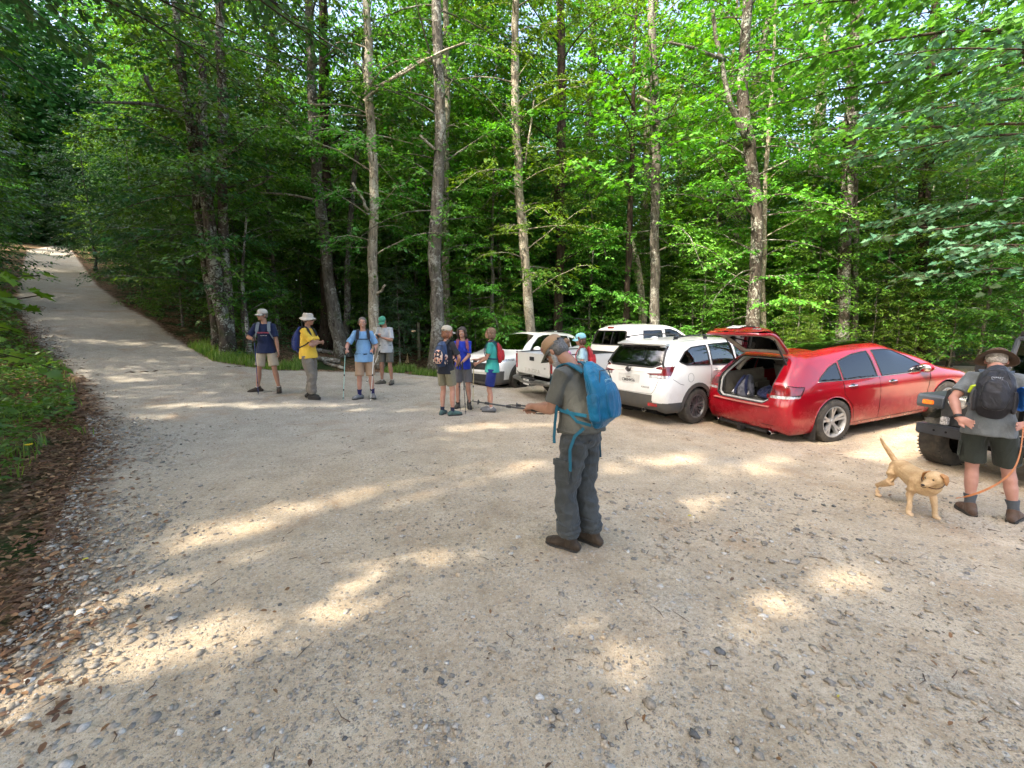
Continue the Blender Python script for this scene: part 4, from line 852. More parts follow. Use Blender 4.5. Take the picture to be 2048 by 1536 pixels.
def text(s, size, m, parent, M, depth=.002, name='lettering', bold=False):
    cu = bpy.data.curves.new(name, 'FONT'); cu.body = s; cu.size = size; cu.extrude = depth/2; cu.align_x = 'CENTER'; cu.align_y = 'CENTER'; cu.offset = size*.012 if bold else 0; cu.resolution_u = 3
    o = bpy.data.objects.new(name, cu); me = baked(o)
    me.transform(M); return link(name, me, m, parent, smooth=False)
def plate(parent, x, y, z, rz, chars, tilt=0, w=.305, h=.152, wood='GEORGIA'):
    """licence plate facing -x by default"""
    M = Matrix.Translation((x, y, z)) @ Matrix.Rotation(rz, 4, 'Z') @ Matrix.Rotation(tilt, 4, 'Y') @ Matrix(((0, 0, -1, 0), (-1, 0, 0, 0), (0, 1, 0, 0), (0, 0, 0, 1)))
    b = B().box((0, 0, 0), (w, h, .004), bev=.0015); o = b.build('licence_plate', M_PLATE, parent, smooth=False); o.matrix_local = M
    text(chars, .085, M_INK, o, Matrix.Translation((0, -.006, .0032)), name='plate_characters', bold=True)
    text(wood, .026, M_LENSD, o, Matrix.Translation((0, .058, .0032)), name='plate_header')
    return o
def suv(name, label, cat, loc, yaw, tilt, p, mp, rules, split, ku=13, kv=15, snaps=()):
    root = empty(name, loc, label=label, cat=cat); root.rotation_euler = (0, -tilt, yaw)
    A = bsp(car_net(p), ku, kv); r = p['wr_']; wb_ = p['wb']
    arch = lambda x, y, z, n: (ell_in(x, z, (0, r), r+.045) | ell_in(x, z, (wb_, r), r+.045)) & (y > .5)
    res = carve(A, [(None, arch)]+rules, root, mp, split, [sside(circ((0, r), r+.045)), sside(circ((wb_, r), r+.045))]+list(snaps))
    # arches, underbody
    for cx in (0, wb_):
        for s in (1, -1):
            b = B(); pts = []
            for k in range(17):
                a = math.pi*(k/16)*1.12-.19; pts.append((cx+math.cos(a)*(r+.05), r+math.sin(a)*(r+.05)))
            v = []; n_ = len(pts); Pp = proj_side(A, pts, .0)
            for (x, y, z) in Pp: v += [(x, y*s, z), (x, .5*s, z)]
            b.add(v, [(2*i, 2*i+1, 2*i+3, 2*i+2) for i in range(n_-1)]); b.build('arch_liner', M_DARK, root)
            if not p.get('clad'): B().tube([(x, (y-.003)*s, z) for x, y, z in Pp], .009, 6).build('arch_lip', mp['body'], root)
            if p.get('clad'):
                P2 = proj_side(A, [(cx+math.cos(math.pi*(k/16)*1.16-.25)*(r+.082), r+math.sin(math.pi*(k/16)*1.16-.25)*(r+.082)) for k in range(17)], .006)
                B().ribbon([(x, y*s, z) for x, y, z in P2], (0, s, 0), .075, .014).build('arch_trim', M_CLAD, root)
    xr, xf = p['xr'], p['xf']
    B().box(((xr+xf)/2, 0, .30), (xf-xr-.25, 2*p['w']-.5, .12)).build('underbody_block', M_DARK, root)  # dark box under the car, added to block light
    for cx, w0 in ((0, 1.1), (wb_, 1.1)): B().box((cx, 0, .34), (.95, w0, .4)).build('axle_housing', M_DARK, root)
    for cx in (0, wb_):
        for s in (-1, 1): wheel(root, cx, s*(p['w']-.095), r, p.get('tw', .24), p['rim'], p['ws'], p['mr'])
    return root, A, res
# ---- red hatchback with raised tailgate
VP = dict(xr=-1.05, xf=3.74, w=.945, H=1.6, belt=1.04, bump=.70, tail=.05, gtop=(-.44, 1.515), gbot=(-.93, 1.14), wtop=(1.55, 1.56), wbot=(2.72, 1.05), hood=1.02, nose=.84, wr=.62,
          roof=[(-.6, 1.5), (-.2, 1.555), (.4, 1.60), (1.0, 1.615), (1.6, 1.59), (2, 1.55)], mid=[0.0, .45, .95, 1.35], wb=2.775, wr_=.375, rim=.262, ws='five', mr=M_ALU, tw=.25, sill=.20)
OPEN = [(0, .735), (.47, .735), (.57, .80), (.60, 1.0), (.585, 1.16), (.53, 1.32), (.50, 1.425), (.46, 1.455), (0, 1.475)]
q_open = poly([(-.01, .735)]+OPEN[1:-1]+[(-.01, 1.475)])
WQ = [(-.30, 1.085), (.20, 1.06), (.20, 1.345), (.0, 1.28), (-.22, 1.15)]; WR = [(.25, 1.06), (1.02, 1.04), (.98, 1.47), (.6, 1.445), (.25, 1.365)]; WF = [(1.13, 1.04), (2.32, 1.02), (2.15, 1.14), (1.85, 1.31), (1.6, 1.43), (1.4, 1.465), (1.09, 1.472)]
LRP = [(-1.2, .90), (-.70, .90), (-.60, 1.02), (-.74, 1.035), (-.86, 1.06), (-1.2, 1.12)]; LWP = [(-1.2, .85), (-.72, .86), (-.70, .90), (-1.2, .90)]
lampR = lambda x, y, z, n: in_poly(x, z, LRP) & (y > .60) & (x < -.2)
lampW = lambda x, y, z, n: in_poly(x, z, LWP) & (y > .60) & (x < -.2)
hi = lambda x: np.interp(x, [-.3, .1, .7, 1.3], [1.5, 1.52, 1.58, 1.58])
glassroof = lambda x, y, z, n: (n[:, 2] > .8) & (x > .05) & (x < 1.45) & (y < .50) & (z > 1.5)
wscreen = lambda x, y, z, n: (n[:, 0] > .3) & (x > 1.68) & (x < 2.72) & (z > 1.09) & (y < .50+(1.55-z)*.62) & (z < 1.53)
red, A_red, rr_ = suv('red_hatchback', 'bright red hatchback car parked with its tailgate raised and boot open', 'car', (5.17, 7.92, G(5.17, 7.92)+.0), .290, .075, VP,
    dict(body=P_RED, window=M_GLD, sunroof=M_GLD, windscreen=M_GLC, tail_light=mat('hatch_lens', (.20, .003, .006), .12, coat=1, var=.5, sc=8), reverse_light=M_LENSW, tailgate=P_RED, tailgate_window=M_GLD, door=P_RED),
    [('tail_light', lampR), ('reverse_light', lampW), ('tailgate', lambda x, y, z, n: q_open(y, z) & (x < -.2) & ~((z > 1.08) & (z < 1.42) & (y < .50))), ('tailgate_window', lambda x, y, z, n: q_open(y, z) & (x < -.2)),
     ('window', side(WQ)), ('window', side(WR)), ('window', side(WF)), ('sunroof', glassroof), ('windscreen', wscreen),
     ('door', side([(.42, .34), (1.05, .30), (1.05, 1.04), (.22, 1.05), (.22, .80), (.40, .62)], .0)), ('door', side([(1.07, .30), (2.25, .30), (2.25, .6), (2.32, 1.02), (1.07, 1.04)], .0))],
    ('window', 'door', 'tail_light', 'reverse_light'), 24, 26, [sside(WQ), sside(WR), sside(WF), (LRP, (0, 2), lambda V: (V[:, 1] > .6) & (V[:, 0] < -.3)), (LWP, (0, 2), lambda V: (V[:, 1] > .6) & (V[:, 0] < -.3)), srear([(-.3, .735)]+OPEN[1:-1]+[(-.3, 1.475)])])
for W_ in (WQ, WR, WF): seam(A_red, W_, 'window_trim', M_TRIM, red, .011, closed=True)
seam(A_red, [(-.32, 1.075), (.22, 1.05), (1.05, 1.03), (2.34, 1.01)], 'chrome_strip', M_CHR, red, .006)
for S_ in ([(1.06, .30), (1.06, 1.03)], [(2.25, .32), (2.25, .62), (2.34, 1.0)], [(.22, 1.05), (.22, .82), (.42, .60), (.47, .34)], [(.47, .30), (2.3, .30)]): seam(A_red, S_, 'door_seam', M_DARK, red, .0045)
def handle(A, x, z, m, root, L=.19):
    for s in (1, -1):
        P = proj_side(A, [(x-L/2, z), (x-L/4, z+.004), (x+L/4, z+.004), (x+L/2, z)], .0); P = [(a, (b+(.026 if 0 < i < 3 else .002))*s, c) for i, (a, b, c) in enumerate(P)]
        B().tube(P, [(.012, .012)]*4, 8, up=(0, 0, 1), rnd=True).build('door_handle', m, root)
        q = proj_side(A, [(x, z)], .0)[0]; B().ell((q[0], (q[1]-.004)*s, q[2]), (.06, .012, .03)).build('handle_recess', M_TRIM, root)
for s in (1, -1):
    P = [(x, y*s, z) for x, y, z in proj_side(A_red, dens([(-.86, .90), (-.70, .90), (-.60, 1.02), (-.74, 1.035), (-.86, 1.06)], 5, False), .002)]; B().tube(P, .006, 5).build('lamp_seam', M_DARK, red)
handle(A_red, .42, .945, M_CHR, red); handle(A_red, 1.36, .925, M_CHR, red)
def mirror(root, x, y, z, m, s):
    b = B(); b.ell((x, y*s+.12*s, z), (.09, .125, .085)); b.tube([(x+.02, y*s-.06*s, z-.06), (x, y*s+.06*s, z-.03)], [.03, .04], 8); o = b.build('wing_mirror', m, root)
    B().ell((x-.055, y*s+.12*s, z), (.045, .105, .07)).build('mirror_glass', M_CHR, o)
for s in (1, -1): mirror(red, 2.12, .86, 1.08, P_RED, s)
# bumper details, exhaust, hitch
for s in (1, -1):
    P = proj_rear(A_red, [(.45, .40), (.52, .395), (.60, .395), (.68, .40)], -.004); B().ribbon([(x, y*s, z) for x, y, z in P], (-1, 0, 0), .022, .004).build('bumper_slot', M_DARK, red)
    M = Matrix.Rotation(R(-90), 3, 'Y'); B().lathe([(.036, -.16), (.040, 0), (.036, .004), (.031, -.05), (.029, -.14)], c=(-1.0, .60*s, .245), n=20, M=M, sy=1.35).build('exhaust_pipe', M_CHR, red)
B().box((-.86, 0, .25), (.25, 1.1, .07), bev=.02).box((-.98, 0, .22), (.14, .10, .10), bev=.01).build('tow_hitch', M_TRIM, red)
P = proj_rear(A_red, [(-.62, .715), (-.3, .712), (0, .712), (.3, .712), (.62, .715)], .002); B().ribbon(P, [(-.5, 0, 1)]*5, .07, .004).build('bumper_step', mat('dusty_red', (.30, .05, .045), .6, var=.4, sc=20, col2=(.24, .13, .10)), red)
for s in (1, -1): B().box((-.42, .86*s, .24), (.014, .2, .26), bev=.004).build('mud_flap', M_TRIM, red)
# boot interior
b = B(); b.box((-.28, 0, .715), (1.16, 1.14, .03)); b.build('boot_floor', mat('boot_carpet', (.045, .045, .045), .95, var=.3, bump=.4, bsc=200), red)
b = B(); b.box((-.62, 0, .737), (.03, .30, .006), rz=0).build('floor_strap', M_ALU, red)
for s in (1, -1):
    b = B(); b.box((-.30, .64*s, .93), (1.0, .08, .44), bev=.03); b.box((.05, .57*s, .83), (.42, .14, .22), bev=.06); b.build('boot_side', mat('boot_plastic', (.15, .138, .12), .8, var=.2), red)
    b = B(); b.tube([(-.5, .60*s, 1.18), (-.38, .54*s, 1.36), (-.20, .50*s, 1.45)], [.05, .045, .04], 8); b.build('pillar_liner', M_BEIGE, red)
B().box((.35, 0, 1.475), (1.2, .9, .02)).build('roof_liner', M_BEIGE, red)
for y in (-.36, 0.02, .38):
    b = B(); b.box((.42, y, .98), (.12, .36, .56), bev=.05, M=Matrix.Rotation(R(-14), 3, 'Y')); b.build('rear_seat', M_SEAT, red)
    if y: B().box((.30, y, 1.33), (.10, .26, .18), bev=.045, M=Matrix.Rotation(R(-10), 3, 'Y')).tube([(.36, y, 1.15), (.32, y, 1.28)], .012, 6).build('headrest', M_SEAT, red)
for y in (-.38, .38):
    B().box((1.35, y, 1.0), (.14, .46, .62), bev=.06, M=Matrix.Rotation(R(-16), 3, 'Y')).build('front_seat', M_SEAT, red); B().box((1.22, y, 1.40), (.10, .26, .18), bev=.04).build('headrest', M_SEAT, red)
B().box((1.0, 0, .45), (2.6, 1.5, .1)).box((2.45, 0, .86), (.4, 1.4, .3), bev=.08).build('cabin_floor', M_DARK, red)
op = [(y, z) for y, z in OPEN[1:]]; op = [(-y, z) for y, z in op[::-1]]+op
op = op[1:] if op[0] == (0, 1.475) else op
fr = [(y, z) for y, z in OPEN[1:-1]]; fr = fr+[(-y, z) for y, z in fr[::-1]]
B().tube(proj_rear(A_red, dens(fr, 5), -.012), .014, 6, closed=True).build('hatch_seal', M_TRIM, red)
P = proj_rear(A_red, dens(fr, 5), -.03); P = [(x+.035, y*.965, (z-1.1)*.965+1.1) for x, y, z in P]; B().tube(P, .022, 6, closed=True).build('hatch_surround', mat('grey_liner', (.36, .36, .36), .6), red)
# raised tailgate: turn its panels about the roof hinge
HX, HZ, HA = -.42, 1.52, R(79)
hinge = empty('tailgate_hinge', (HX, 0, HZ)); hinge.parent = red; hinge.name = 'raised_tailgate'; hinge['label'] = 'raised red tailgate with plate on top and pale lining below'
hinge.rotation_euler = (0, HA, 0)
def sink(o, loc, sc=1, off=0):
    o.parent = hinge; o.data.transform(Matrix.Translation((-HX+off, 0, -HZ)))
for nm in ('tailgate', 'tailgate_window'):
    for o in rr_.get(nm, []): sink(o, 0); o.name = 'tailgate_panel' if nm == 'tailgate' else 'rear_window'
tg = rr_['tailgate'][0]; me = tg.data.copy()
for nm in ('tailgate', 'tailgate_window'):
    for o in rr_[nm]:
        for v in o.data.vertices:
            x, y, z = v.co; zz = z+HZ; f = max(0, math.sin(math.pi*min(1, max(0, (zz-.72)/.80))))**.8*max(0, 1-(y/.66)**2)**.6; v.co.x -= .085*f; v.co.z += .035*f
bpy.data.meshes.remove(me); cz_ = 1.27; NL = 56
def ray_poly(pl, a):
    d = Vector((math.cos(a), math.sin(a))); best = 9
    for (x1, y1), (x2, y2) in zip(pl, pl[1:]+pl[:1]):
        ex, ey = x2-x1, y2-y1; den = d.x*ey-d.y*ex
        if abs(den) < 1e-9: continue
        t = ((x1)*ey-(y1-cz_)*ex)/den; u = ((x1)*d.y-(y1-cz_)*d.x)/den
        if t > 0 and -1e-6 <= u <= 1+1e-6: best = min(best, t)
    return (d.x*best, cz_+d.y*best)
inn = [(.44, 1.15), (.47, 1.20), (.40, 1.395), (.36, 1.42), (-.36, 1.42), (-.40, 1.395), (-.47, 1.20), (-.44, 1.15), (-.2, 1.115), (.2, 1.115)]
an_ = [2*math.pi*(i+.5)/NL for i in range(NL)]; Lo = [ray_poly(fr, a) for a in an_]; Li = [ray_poly(inn, a) for a in an_]; b = B(); vv = []
for t_, dx in ((0, .0), (.12, -.018), (.5, -.03), (.88, -.02), (1, .012)):
    q = [(o_[0]*(1-t_)+i_[0]*t_, o_[1]*(1-t_)+i_[1]*t_) for o_, i_ in zip(Lo, Li)]; vv += [(x-HX+.03-dx, y, z-HZ) for x, y, z in proj_rear(A_red, q, -.02)]
b.add(vv, [(r*NL+i, r*NL+(i+1) % NL, (r+1)*NL+(i+1) % NL, (r+1)*NL+i) for r in range(4) for i in range(NL)]); b.build('tailgate_lining', M_BEIGE, hinge, angle=0)
b = B(); b.add([(x-HX+.022, y, z-HZ) for x, y, z in proj_rear(A_red, Li, -.02)], [tuple(range(NL))]); b.build('inner_glass', glass('deep_glass', (.02, .025, .025), .03), hinge)
P = proj_rear(A_red, dens(fr, 5), -.02); B().tube([(x-HX+.01, y, z-HZ) for x, y, z in P], .026, 6, closed=True).build('tailgate_edge', P_RED, hinge)
o = plate(hinge, proj_rear(A_red, [(0, .90)], .02)[0][0]-HX-.060, 0, .93-HZ, 0, 'RGK 4127', tilt=0)
B().box((proj_rear(A_red, [(0, 1.0)], .0)[0][0]-HX-.070, 0, 1.025-HZ), (.03, .62, .05), bev=.01).build('plate_garnish', M_TRIM, hinge)
b = B()
for s in (1, -1):
    o = B().box((proj_rear(A_red, [(.42*s, .93)], .0)[0][0]-HX-.052, .42*s, .93-HZ), (.012, .17, .06), bev=.005).build('tailgate_lamp', M_LENSW if s < 0 else M_LENSR, hinge)
x_ = proj_rear(A_red, [(0, .76)], 0)[0][0]-HX-.015
B().box((x_+.015, .34, .742-HZ), (.03, .14, .012)).build('amber_reflector', M_AMB, hinge)
B().box((x_+.02, 0.05, .742-HZ), (.05, .09, .014)).build('latch', M_DARK, hinge)
for s in (1, -1):
    B().tube([(-.60, .555*s, 1.36), (-.89, .52*s, 1.89)], .009, 8).tube([(-.60, .555*s, 1.36), (-.74, .538*s, 1.62)], .015, 8).build('gas_strut', M_TRIM, red)
# ---- white hatchback with roof rails
FP = dict(xr=-.99, xf=3.62, w=.905, H=1.70, belt=1.10, bump=.66, tail=.04, gtop=(-.62, 1.585), gbot=(-.90, 1.17), wtop=(1.65, 1.64), wbot=(2.62, 1.10), hood=1.08, nose=.93, wr=.66,
          roof=[(-.7, 1.60), (-.3, 1.655), (.4, 1.695), (1.2, 1.70), (1.7, 1.67), (2.1, 1.6)], mid=[0.0, .45, .95, 1.4], wb=2.67, wr_=.352, rim=.232, ws='ten', mr=mat('two_tone_alloy', (.16, .16, .165), .4, .4, var=.4), tw=.235, clad=True, sill=.24)
RG = poly([(-.01, 1.125), (.52, 1.135), (.68, 1.20), (.60, 1.50), (-.01, 1.54)])
FQ = [(-.48, 1.24), (-.30, 1.175), (.42, 1.15), (.40, 1.54), (-.06, 1.50), (-.28, 1.42)]; FR = [(.50, 1.15), (1.26, 1.135), (1.24, 1.575), (.48, 1.55)]; FF = [(1.36, 1.13), (2.26, 1.11), (2.1, 1.25), (1.85, 1.42), (1.62, 1.54), (1.34, 1.58)]
cladz = lambda x, y, z, n: (z < .40+.14*(x < -.62)*(y < .62)+.07*(x < -.2)) 
LFR = [(.50, .985), (1.1, .985), (1.1, 1.165), (.66, 1.15), (.60, 1.125), (.60, 1.105), (.72, 1.09), (.72, 1.035), (.42, 1.01)]; LFS = [(-1.2, .915), (-.80, .925), (-.73, .985), (-.60, 1.16), (-1.2, 1.17)]
lamp_f = lambda x, y, z, n: in_poly(x, z, LFS) & (in_poly(y, z, LFR) | ((z < .985) & (y > .5))) & (x < -.2)
lamp_w = lambda x, y, z, n: (z < .985) & lamp_f(x, y, z, n)
fo, A_fo, rf_ = suv('white_hatchback', 'white hatchback car with black roof rails and a dark rear bumper beside the red car', 'car', (3.17, 9.02, G(3.17, 9.02)), .545, -.0, FP,
    dict(body=P_WHITE, window=M_GLASS, windscreen=M_GLC, tail_light=M_LENSD, reverse_light=M_LENSW, rear_window=M_GLASS, cladding=M_CLAD),
    [('reverse_light', lamp_w), ('tail_light', lamp_f), ('cladding', cladz), ('rear_window', lambda x, y, z, n: RG(y, z) & (x < -.2)), ('window', side(FQ)), ('window', side(FR)), ('window', side(FF)),
     ('windscreen', lambda x, y, z, n: (n[:, 0] > .3) & (x > 1.78) & (x < 2.62) & (z > 1.14) & (y < .52+(1.6-z)*.5) & (z < 1.61))],
    ('window', 'tail_light', 'reverse_light'), 24, 26, [sside(FQ), sside(FR), sside(FF), srear([(-.01, 1.125), (.52, 1.135), (.68, 1.20), (.60, 1.50), (-.01, 1.54)]), (LFR, (1, 2), lambda V: (V[:, 0] < -.7)), (LFS, (0, 2), lambda V: (V[:, 0] < -.2) & (V[:, 1] > .75)), ([(-2, .985), (0, .985)], (0, 2), lambda V: (V[:, 0] < -.5) & (V[:, 1] > .5))])
for W_ in (FQ, FR, FF): seam(A_fo, W_, 'window_trim', M_TRIM, fo, .013, closed=True)
for S_ in ([(1.31, .36), (1.31, 1.13)], [(.46, 1.15), (.40, .86), (.50, .62)], [(2.28, .36), (2.28, 1.1)], [(-.56, 1.58), (-.62, 1.3), (-.66, 1.16)], [(-.70, .92), (-.52, .82), (-.42, .80)]): seam(A_fo, S_, 'panel_seam', mat('seam_grey', (.10, .10, .10), .8), fo, .004)
rg = [(0, 1.12), (.53, 1.13), (.69, 1.20), (.61, 1.51), (0, 1.55)]; rgl = rg[1:-1]; rgl = rgl+[(-y, z) for y, z in rgl[::-1]]
B().tube(proj_rear(A_fo, dens(rgl, 6), .0), .018, 6, closed=True).build('rear_window_trim', M_TRIM, fo)
for s in (1, -1): B().tube(proj_rear(A_fo, dens([(.60*s, 1.52), (.70*s, 1.20), (.73*s, 1.14)], 4, False), .004), [(.03, .012)]*9, 6, up=(1, 0, 0)).build('spoiler_wing', M_TRIM, fo)
b = B(); sp = [(0, -.80), (.3, -.80), (.55, -.76), (.62, -.70)]
v = []; 
for y, x in [(-a, c) for a, c in sp[::-1]]+sp[1:]: v += [(x+.03, y, 1.565), (x+.24, y*.98, 1.622), (x+.05, y, 1.54)]
n_ = len(v)//3; b.add(v, [(3*i+a, 3*i+3+a, 3*i+3+c, 3*i+c) for i in range(n_-1) for a, c in ((0, 1), (1, 2), (2, 0))]+[(0, 1, 2), (3*n_-3, 3*n_-2, 3*n_-1)]); b.build('roof_spoiler', P_WHITE, fo, angle=25)
for S_ in ([(0, .62), (.60, .63), (.66, .72), (.70, .90)], ): 
    P = proj_rear(A_fo, dens([(-y, z) for y, z in S_[::-1]]+S_[1:], 6, False), 0); B().tube(P, .004, 5).build('tailgate_seam', bpy.data.materials['seam_grey'], fo)
P = proj_rear(A_fo, [(-.35, 1.03), (-.2, 1.035), (0, 1.037), (.2, 1.035), (.35, 1.03)], .004); B().tube(P, [(.012, .006)]*5, 6, up=(1, 0, 0)).build('tailgate_moulding', P_WHITE, fo)
x_ = proj_rear(A_fo, [(0, .85)], 0)[0][0]
B().box((x_-.001, 0, .85), (.016, .56, .24), bev=.007).build('plate_recess', mat('white_recess', (.66, .66, .64), .45), fo)
plate(fo, x_-.013, 0, .85, 0, 'CMB4456')
o = B().lathe([(.001, .012), (.05, .010), (.056, 0)], c=(x_-.03, 0, 1.065), M=Matrix.Rotation(R(-90), 3, 'Y')@Matrix.Rotation(R(90), 3, 'Z'), n=24, sx=1.35).build('emblem', M_TRIM, fo)
b = B().tube([(x_-.046, .062*math.cos(a), 1.065+.042*math.sin(a)) for a in np.arange(12)/12*6.283], .003, 4, closed=True)
for yy, zz in ((.025, .01), (.0, .016), (-.02, .012), (-.028, -.006), (.012, -.010), (-.006, -.014)): b.ell((x_-.045, yy, 1.065+zz), (.003, .006, .005), nu=6, nv=4)
b.build('emblem_stars', M_CHR, o)
M4 = lambda x, y, z: Matrix.Translation((x, y, z)) @ Matrix(((0, 0, -1, 0), (-1, 0, 0, 0), (0, 1, 0, 0), (0, 0, 0, 1)))
xq = proj_rear(A_fo, [(-.42, .74)], .004)[0][0]; text('FORESTER', .045, M_CHR, fo, M4(xq-.002, -.45, .745), name='model_badge')
B().tube([(x_+.02, -.05, 1.14), (x_-.02, .03, 1.15), (x_+.01, .35, 1.165)], [.014, .009, .006], 6).build('rear_wiper', M_TRIM, fo)
for s in (1, -1):
    q = proj_rear(A_fo, [(.62*s, .43)], .006)[0]; B().box((q[0]+.01, q[1], q[2]), (.02, .2, .075), bev=.008, rz=-.18*s).build('bumper_reflector', M_LENSR, fo)
    P = [(-.42, .62*s, 1.66), (-.30, .62*s, 1.70), (0, .62*s, 1.725), (.7, .615*s, 1.745), (1.3, .60*s, 1.725), (1.5, .60*s, 1.69)]; o = B().tube(P, [(.018, .014)]*6, 8, rnd=True).build('roof_rail', M_TRIM, fo)
    for x in (-.36, .55, 1.42): B().box((x, .62*s, 1.685), (.11, .035, .06), bev=.01).build('rail_foot', M_TRIM, o)
    mirror(fo, 2.1, .84, 1.16, P_WHITE, s)
handle(A_fo, .60, 1.035, P_WHITE, fo); handle(A_fo, 1.55, 1.03, P_WHITE, fo)
q = proj_side(A_fo, [(-.22, .93)], .002)[0]; B().tube([(q[0]+.085*math.cos(a), -proj_side(A_fo, [(q[0]+.085*math.cos(a), q[2]+.085*math.sin(a))], .0)[0][1], q[2]+.085*math.sin(a)) for a in np.arange(24)/24*6.283], .003, 4, closed=True).build('fuel_cap_seam', bpy.data.materials['seam_grey'], fo)
B().lathe([(.038, -.14), (.042, 0), (.036, 0), (.030, -.1)], c=(-.96, -.42, .30), n=18, M=Matrix.Rotation(R(-90), 3, 'Y')).build('exhaust_pipe', M_CHR, fo)
b = B(); b.prism([(-.10, 0), (-.02, .045), (.08, .03), (.10, 0)], .035, M=Matrix.Rotation(R(90), 3, 'X'), c=(-.25, 0, 1.665)); b.build('roof_fin', P_WHITE, fo)
def cabin(root, xs_, zt=1.35, w=.36, dark=True):
    for x in xs_:
        for y in (-w, w): B().box((x, y, zt-.36), (.13, .44, .6), bev=.06, M=Matrix.Rotation(R(-14), 3, 'Y')).box((x-.12, y, zt), (.10, .25, .18), bev=.045).build('seat', M_SEAT, root)
    B().box((1.1, 0, .62), (3.2, 1.45, .06)).box((2.3, 0, .92), (.4, 1.35, .25), bev=.08).build('cabin_floor', M_DARK, root)
cabin(fo, (.35, 1.3), 1.42)
# ---- white crossover seen from the front
XP = dict(xr=-1.0, xf=3.55, w=.91, H=1.64, belt=1.08, bump=.66, tail=.06, gtop=(-.45, 1.53), gbot=(-.85, 1.16), wtop=(1.45, 1.60), wbot=(2.55, 1.09), hood=1.06, nose=.88, wr=.62,
          roof=[(-.6, 1.53), (-.2, 1.60), (.5, 1.64), (1.1, 1.64), (1.5, 1.61), (2, 1.5)], mid=[0.0, .45, .9, 1.25], wb=2.64, wr_=.355, rim=.232, ws='five', mr=M_ALUD, tw=.235, clad=True, sill=.23)
XQ = [(-.42, 1.2), (.1, 1.14), (.1, 1.44), (-.2, 1.38)]; XR = [(.18, 1.14), (.98, 1.12), (.96, 1.52), (.18, 1.47)]; XF = [(1.08, 1.12), (2.2, 1.09), (1.95, 1.28), (1.6, 1.46), (1.36, 1.52), (1.06, 1.53)]
hl = lambda x, y, z, n: in_poly(y, z, [(.42, .78), (.70, .80), (.95, .88), (.95, .93), (.75, .90), (.42, .84)]) & (x > 2.9)
grl = lambda x, y, z, n: (x > 3.2) & (n[:, 0] > .3) & (((z > .62) & (z < .80) & (y < .50+.3*(z-.62))) | ((z > .30) & (z < .50) & (y < .60)))
cx_, A_cx, rc_ = suv('white_crossover', 'white crossover car facing the lot with its dark grille and windscreen showing', 'car', (1.42, 15.15, G(1.4, 15.1)-.03), R(180)+.84, 0, XP,
    dict(body=P_WHITE, window=M_GLD, windscreen=M_GLC, headlight=M_LENSW, grille=M_TRIM, cladding=M_CLAD, sunroof=M_GLD),
    [('headlight', hl), ('grille', grl), ('cladding', lambda x, y, z, n: (z < .36) | ((z < .60) & (y > .68) & (x > 3.15) & (n[:, 0] > .2))), ('window', side(XQ)), ('window', side(XR)), ('window', side(XF)), ('sunroof', lambda x, y, z, n: (n[:, 2] > .8) & (x > .5) & (x < 1.25) & (y < .42) & (z > 1.5)),
     ('windscreen', lambda x, y, z, n: (n[:, 0] > .3) & (x > 1.6) & (x < 2.55) & (z > 1.13) & (y < .50+(1.58-z)*.6) & (z < 1.57))], ('window', 'headlight'), 24, 24, [sside(XQ), sside(XR), sside(XF)])
for W_ in (XQ, XR, XF): seam(A_cx, W_, 'window_trim', M_TRIM, cx_, .012, closed=True)
P = proj_rear(A_cx, [(-.62, .57), (-.3, .56), (0, .56), (.3, .56), (.62, .57)], .01, True); B().tube(P, [(.035, .012)]*5, 6, up=(1, 0, 0)).build('bumper_bar', P_WHITE, cx_)
q = proj_rear(A_cx, [(0, .80)], .012, True)[0]
o = B().lathe([(.001, .010), (.072, .008), (.080, 0)], c=q, M=Matrix.Rotation(R(90), 3, 'Y')@Matrix.Rotation(R(90), 3, 'Z'), n=28, sx=1.2).build('emblem', M_CHR, cx_)
b = B(); b.lathe([(.001, .0), (.062, 0)], c=(q[0]+.012, 0, q[2]), M=Matrix.Rotation(R(90), 3, 'Y')@Matrix.Rotation(R(90), 3, 'Z'), n=24, sx=1.2).build('emblem_field', M_TRIM, o)
for s in (1, -1):
    mirror(cx_, 2.0, .84, 1.14, P_WHITE, s); B().tube([(-.3, .6*s, 1.61), (0, .6*s, 1.655), (.9, .585*s, 1.66), (1.25, .575*s, 1.625)], .013, 6, rnd=True).build('roof_rail', M_TRIM, cx_)
for S_ in ([(1.03, .3), (1.03, 1.12)], [(2.2, .35), (2.2, 1.05)]): seam(A_cx, S_, 'door_seam', bpy.data.materials['seam_grey'], cx_, .004)
b = B(); b.prism([(-.09, 0), (-.02, .04), (.07, .03), (.09, 0)], .03, M=Matrix.Rotation(R(90), 3, 'X'), c=(-.2, 0, 1.60)); b.build('roof_fin', P_WHITE, cx_)
cabin(cx_, (.4, 1.2), 1.36)
cx_.scale = (1.06, 1.06, 1.06)

# ---- white pickup
TP = dict(xr=1.02, xf=4.62, w=.985, H=1.92, belt=1.30, bump=.80, tail=.0, gtop=(1.20, 1.80), gbot=(1.08, 1.32), wtop=(2.75, 1.86), wbot=(3.60, 1.34), hood=1.30, nose=1.14, wr=.72,
          roof=[(1.0, 1.83), (1.4, 1.90), (2.0, 1.93), (2.7, 1.90), (3.2, 1.8)], mid=[1.9, 2.35], wb=3.70, wr_=.40, rim=.24, ws='ten', mr=M_ALU, tw=.27, sill=.42)
PR_ = [(1.55, 1.36), (2.22, 1.34), (2.22, 1.74), (1.62, 1.74)]; PF_ = [(2.34, 1.34), (3.35, 1.32), (3.1, 1.48), (2.75, 1.70), (2.55, 1.76), (2.34, 1.76)]
RW_ = [(-.01, 1.36), (.70, 1.37), (.66, 1.70), (.60, 1.74), (-.01, 1.75)]; q_rw = poly(RW_)
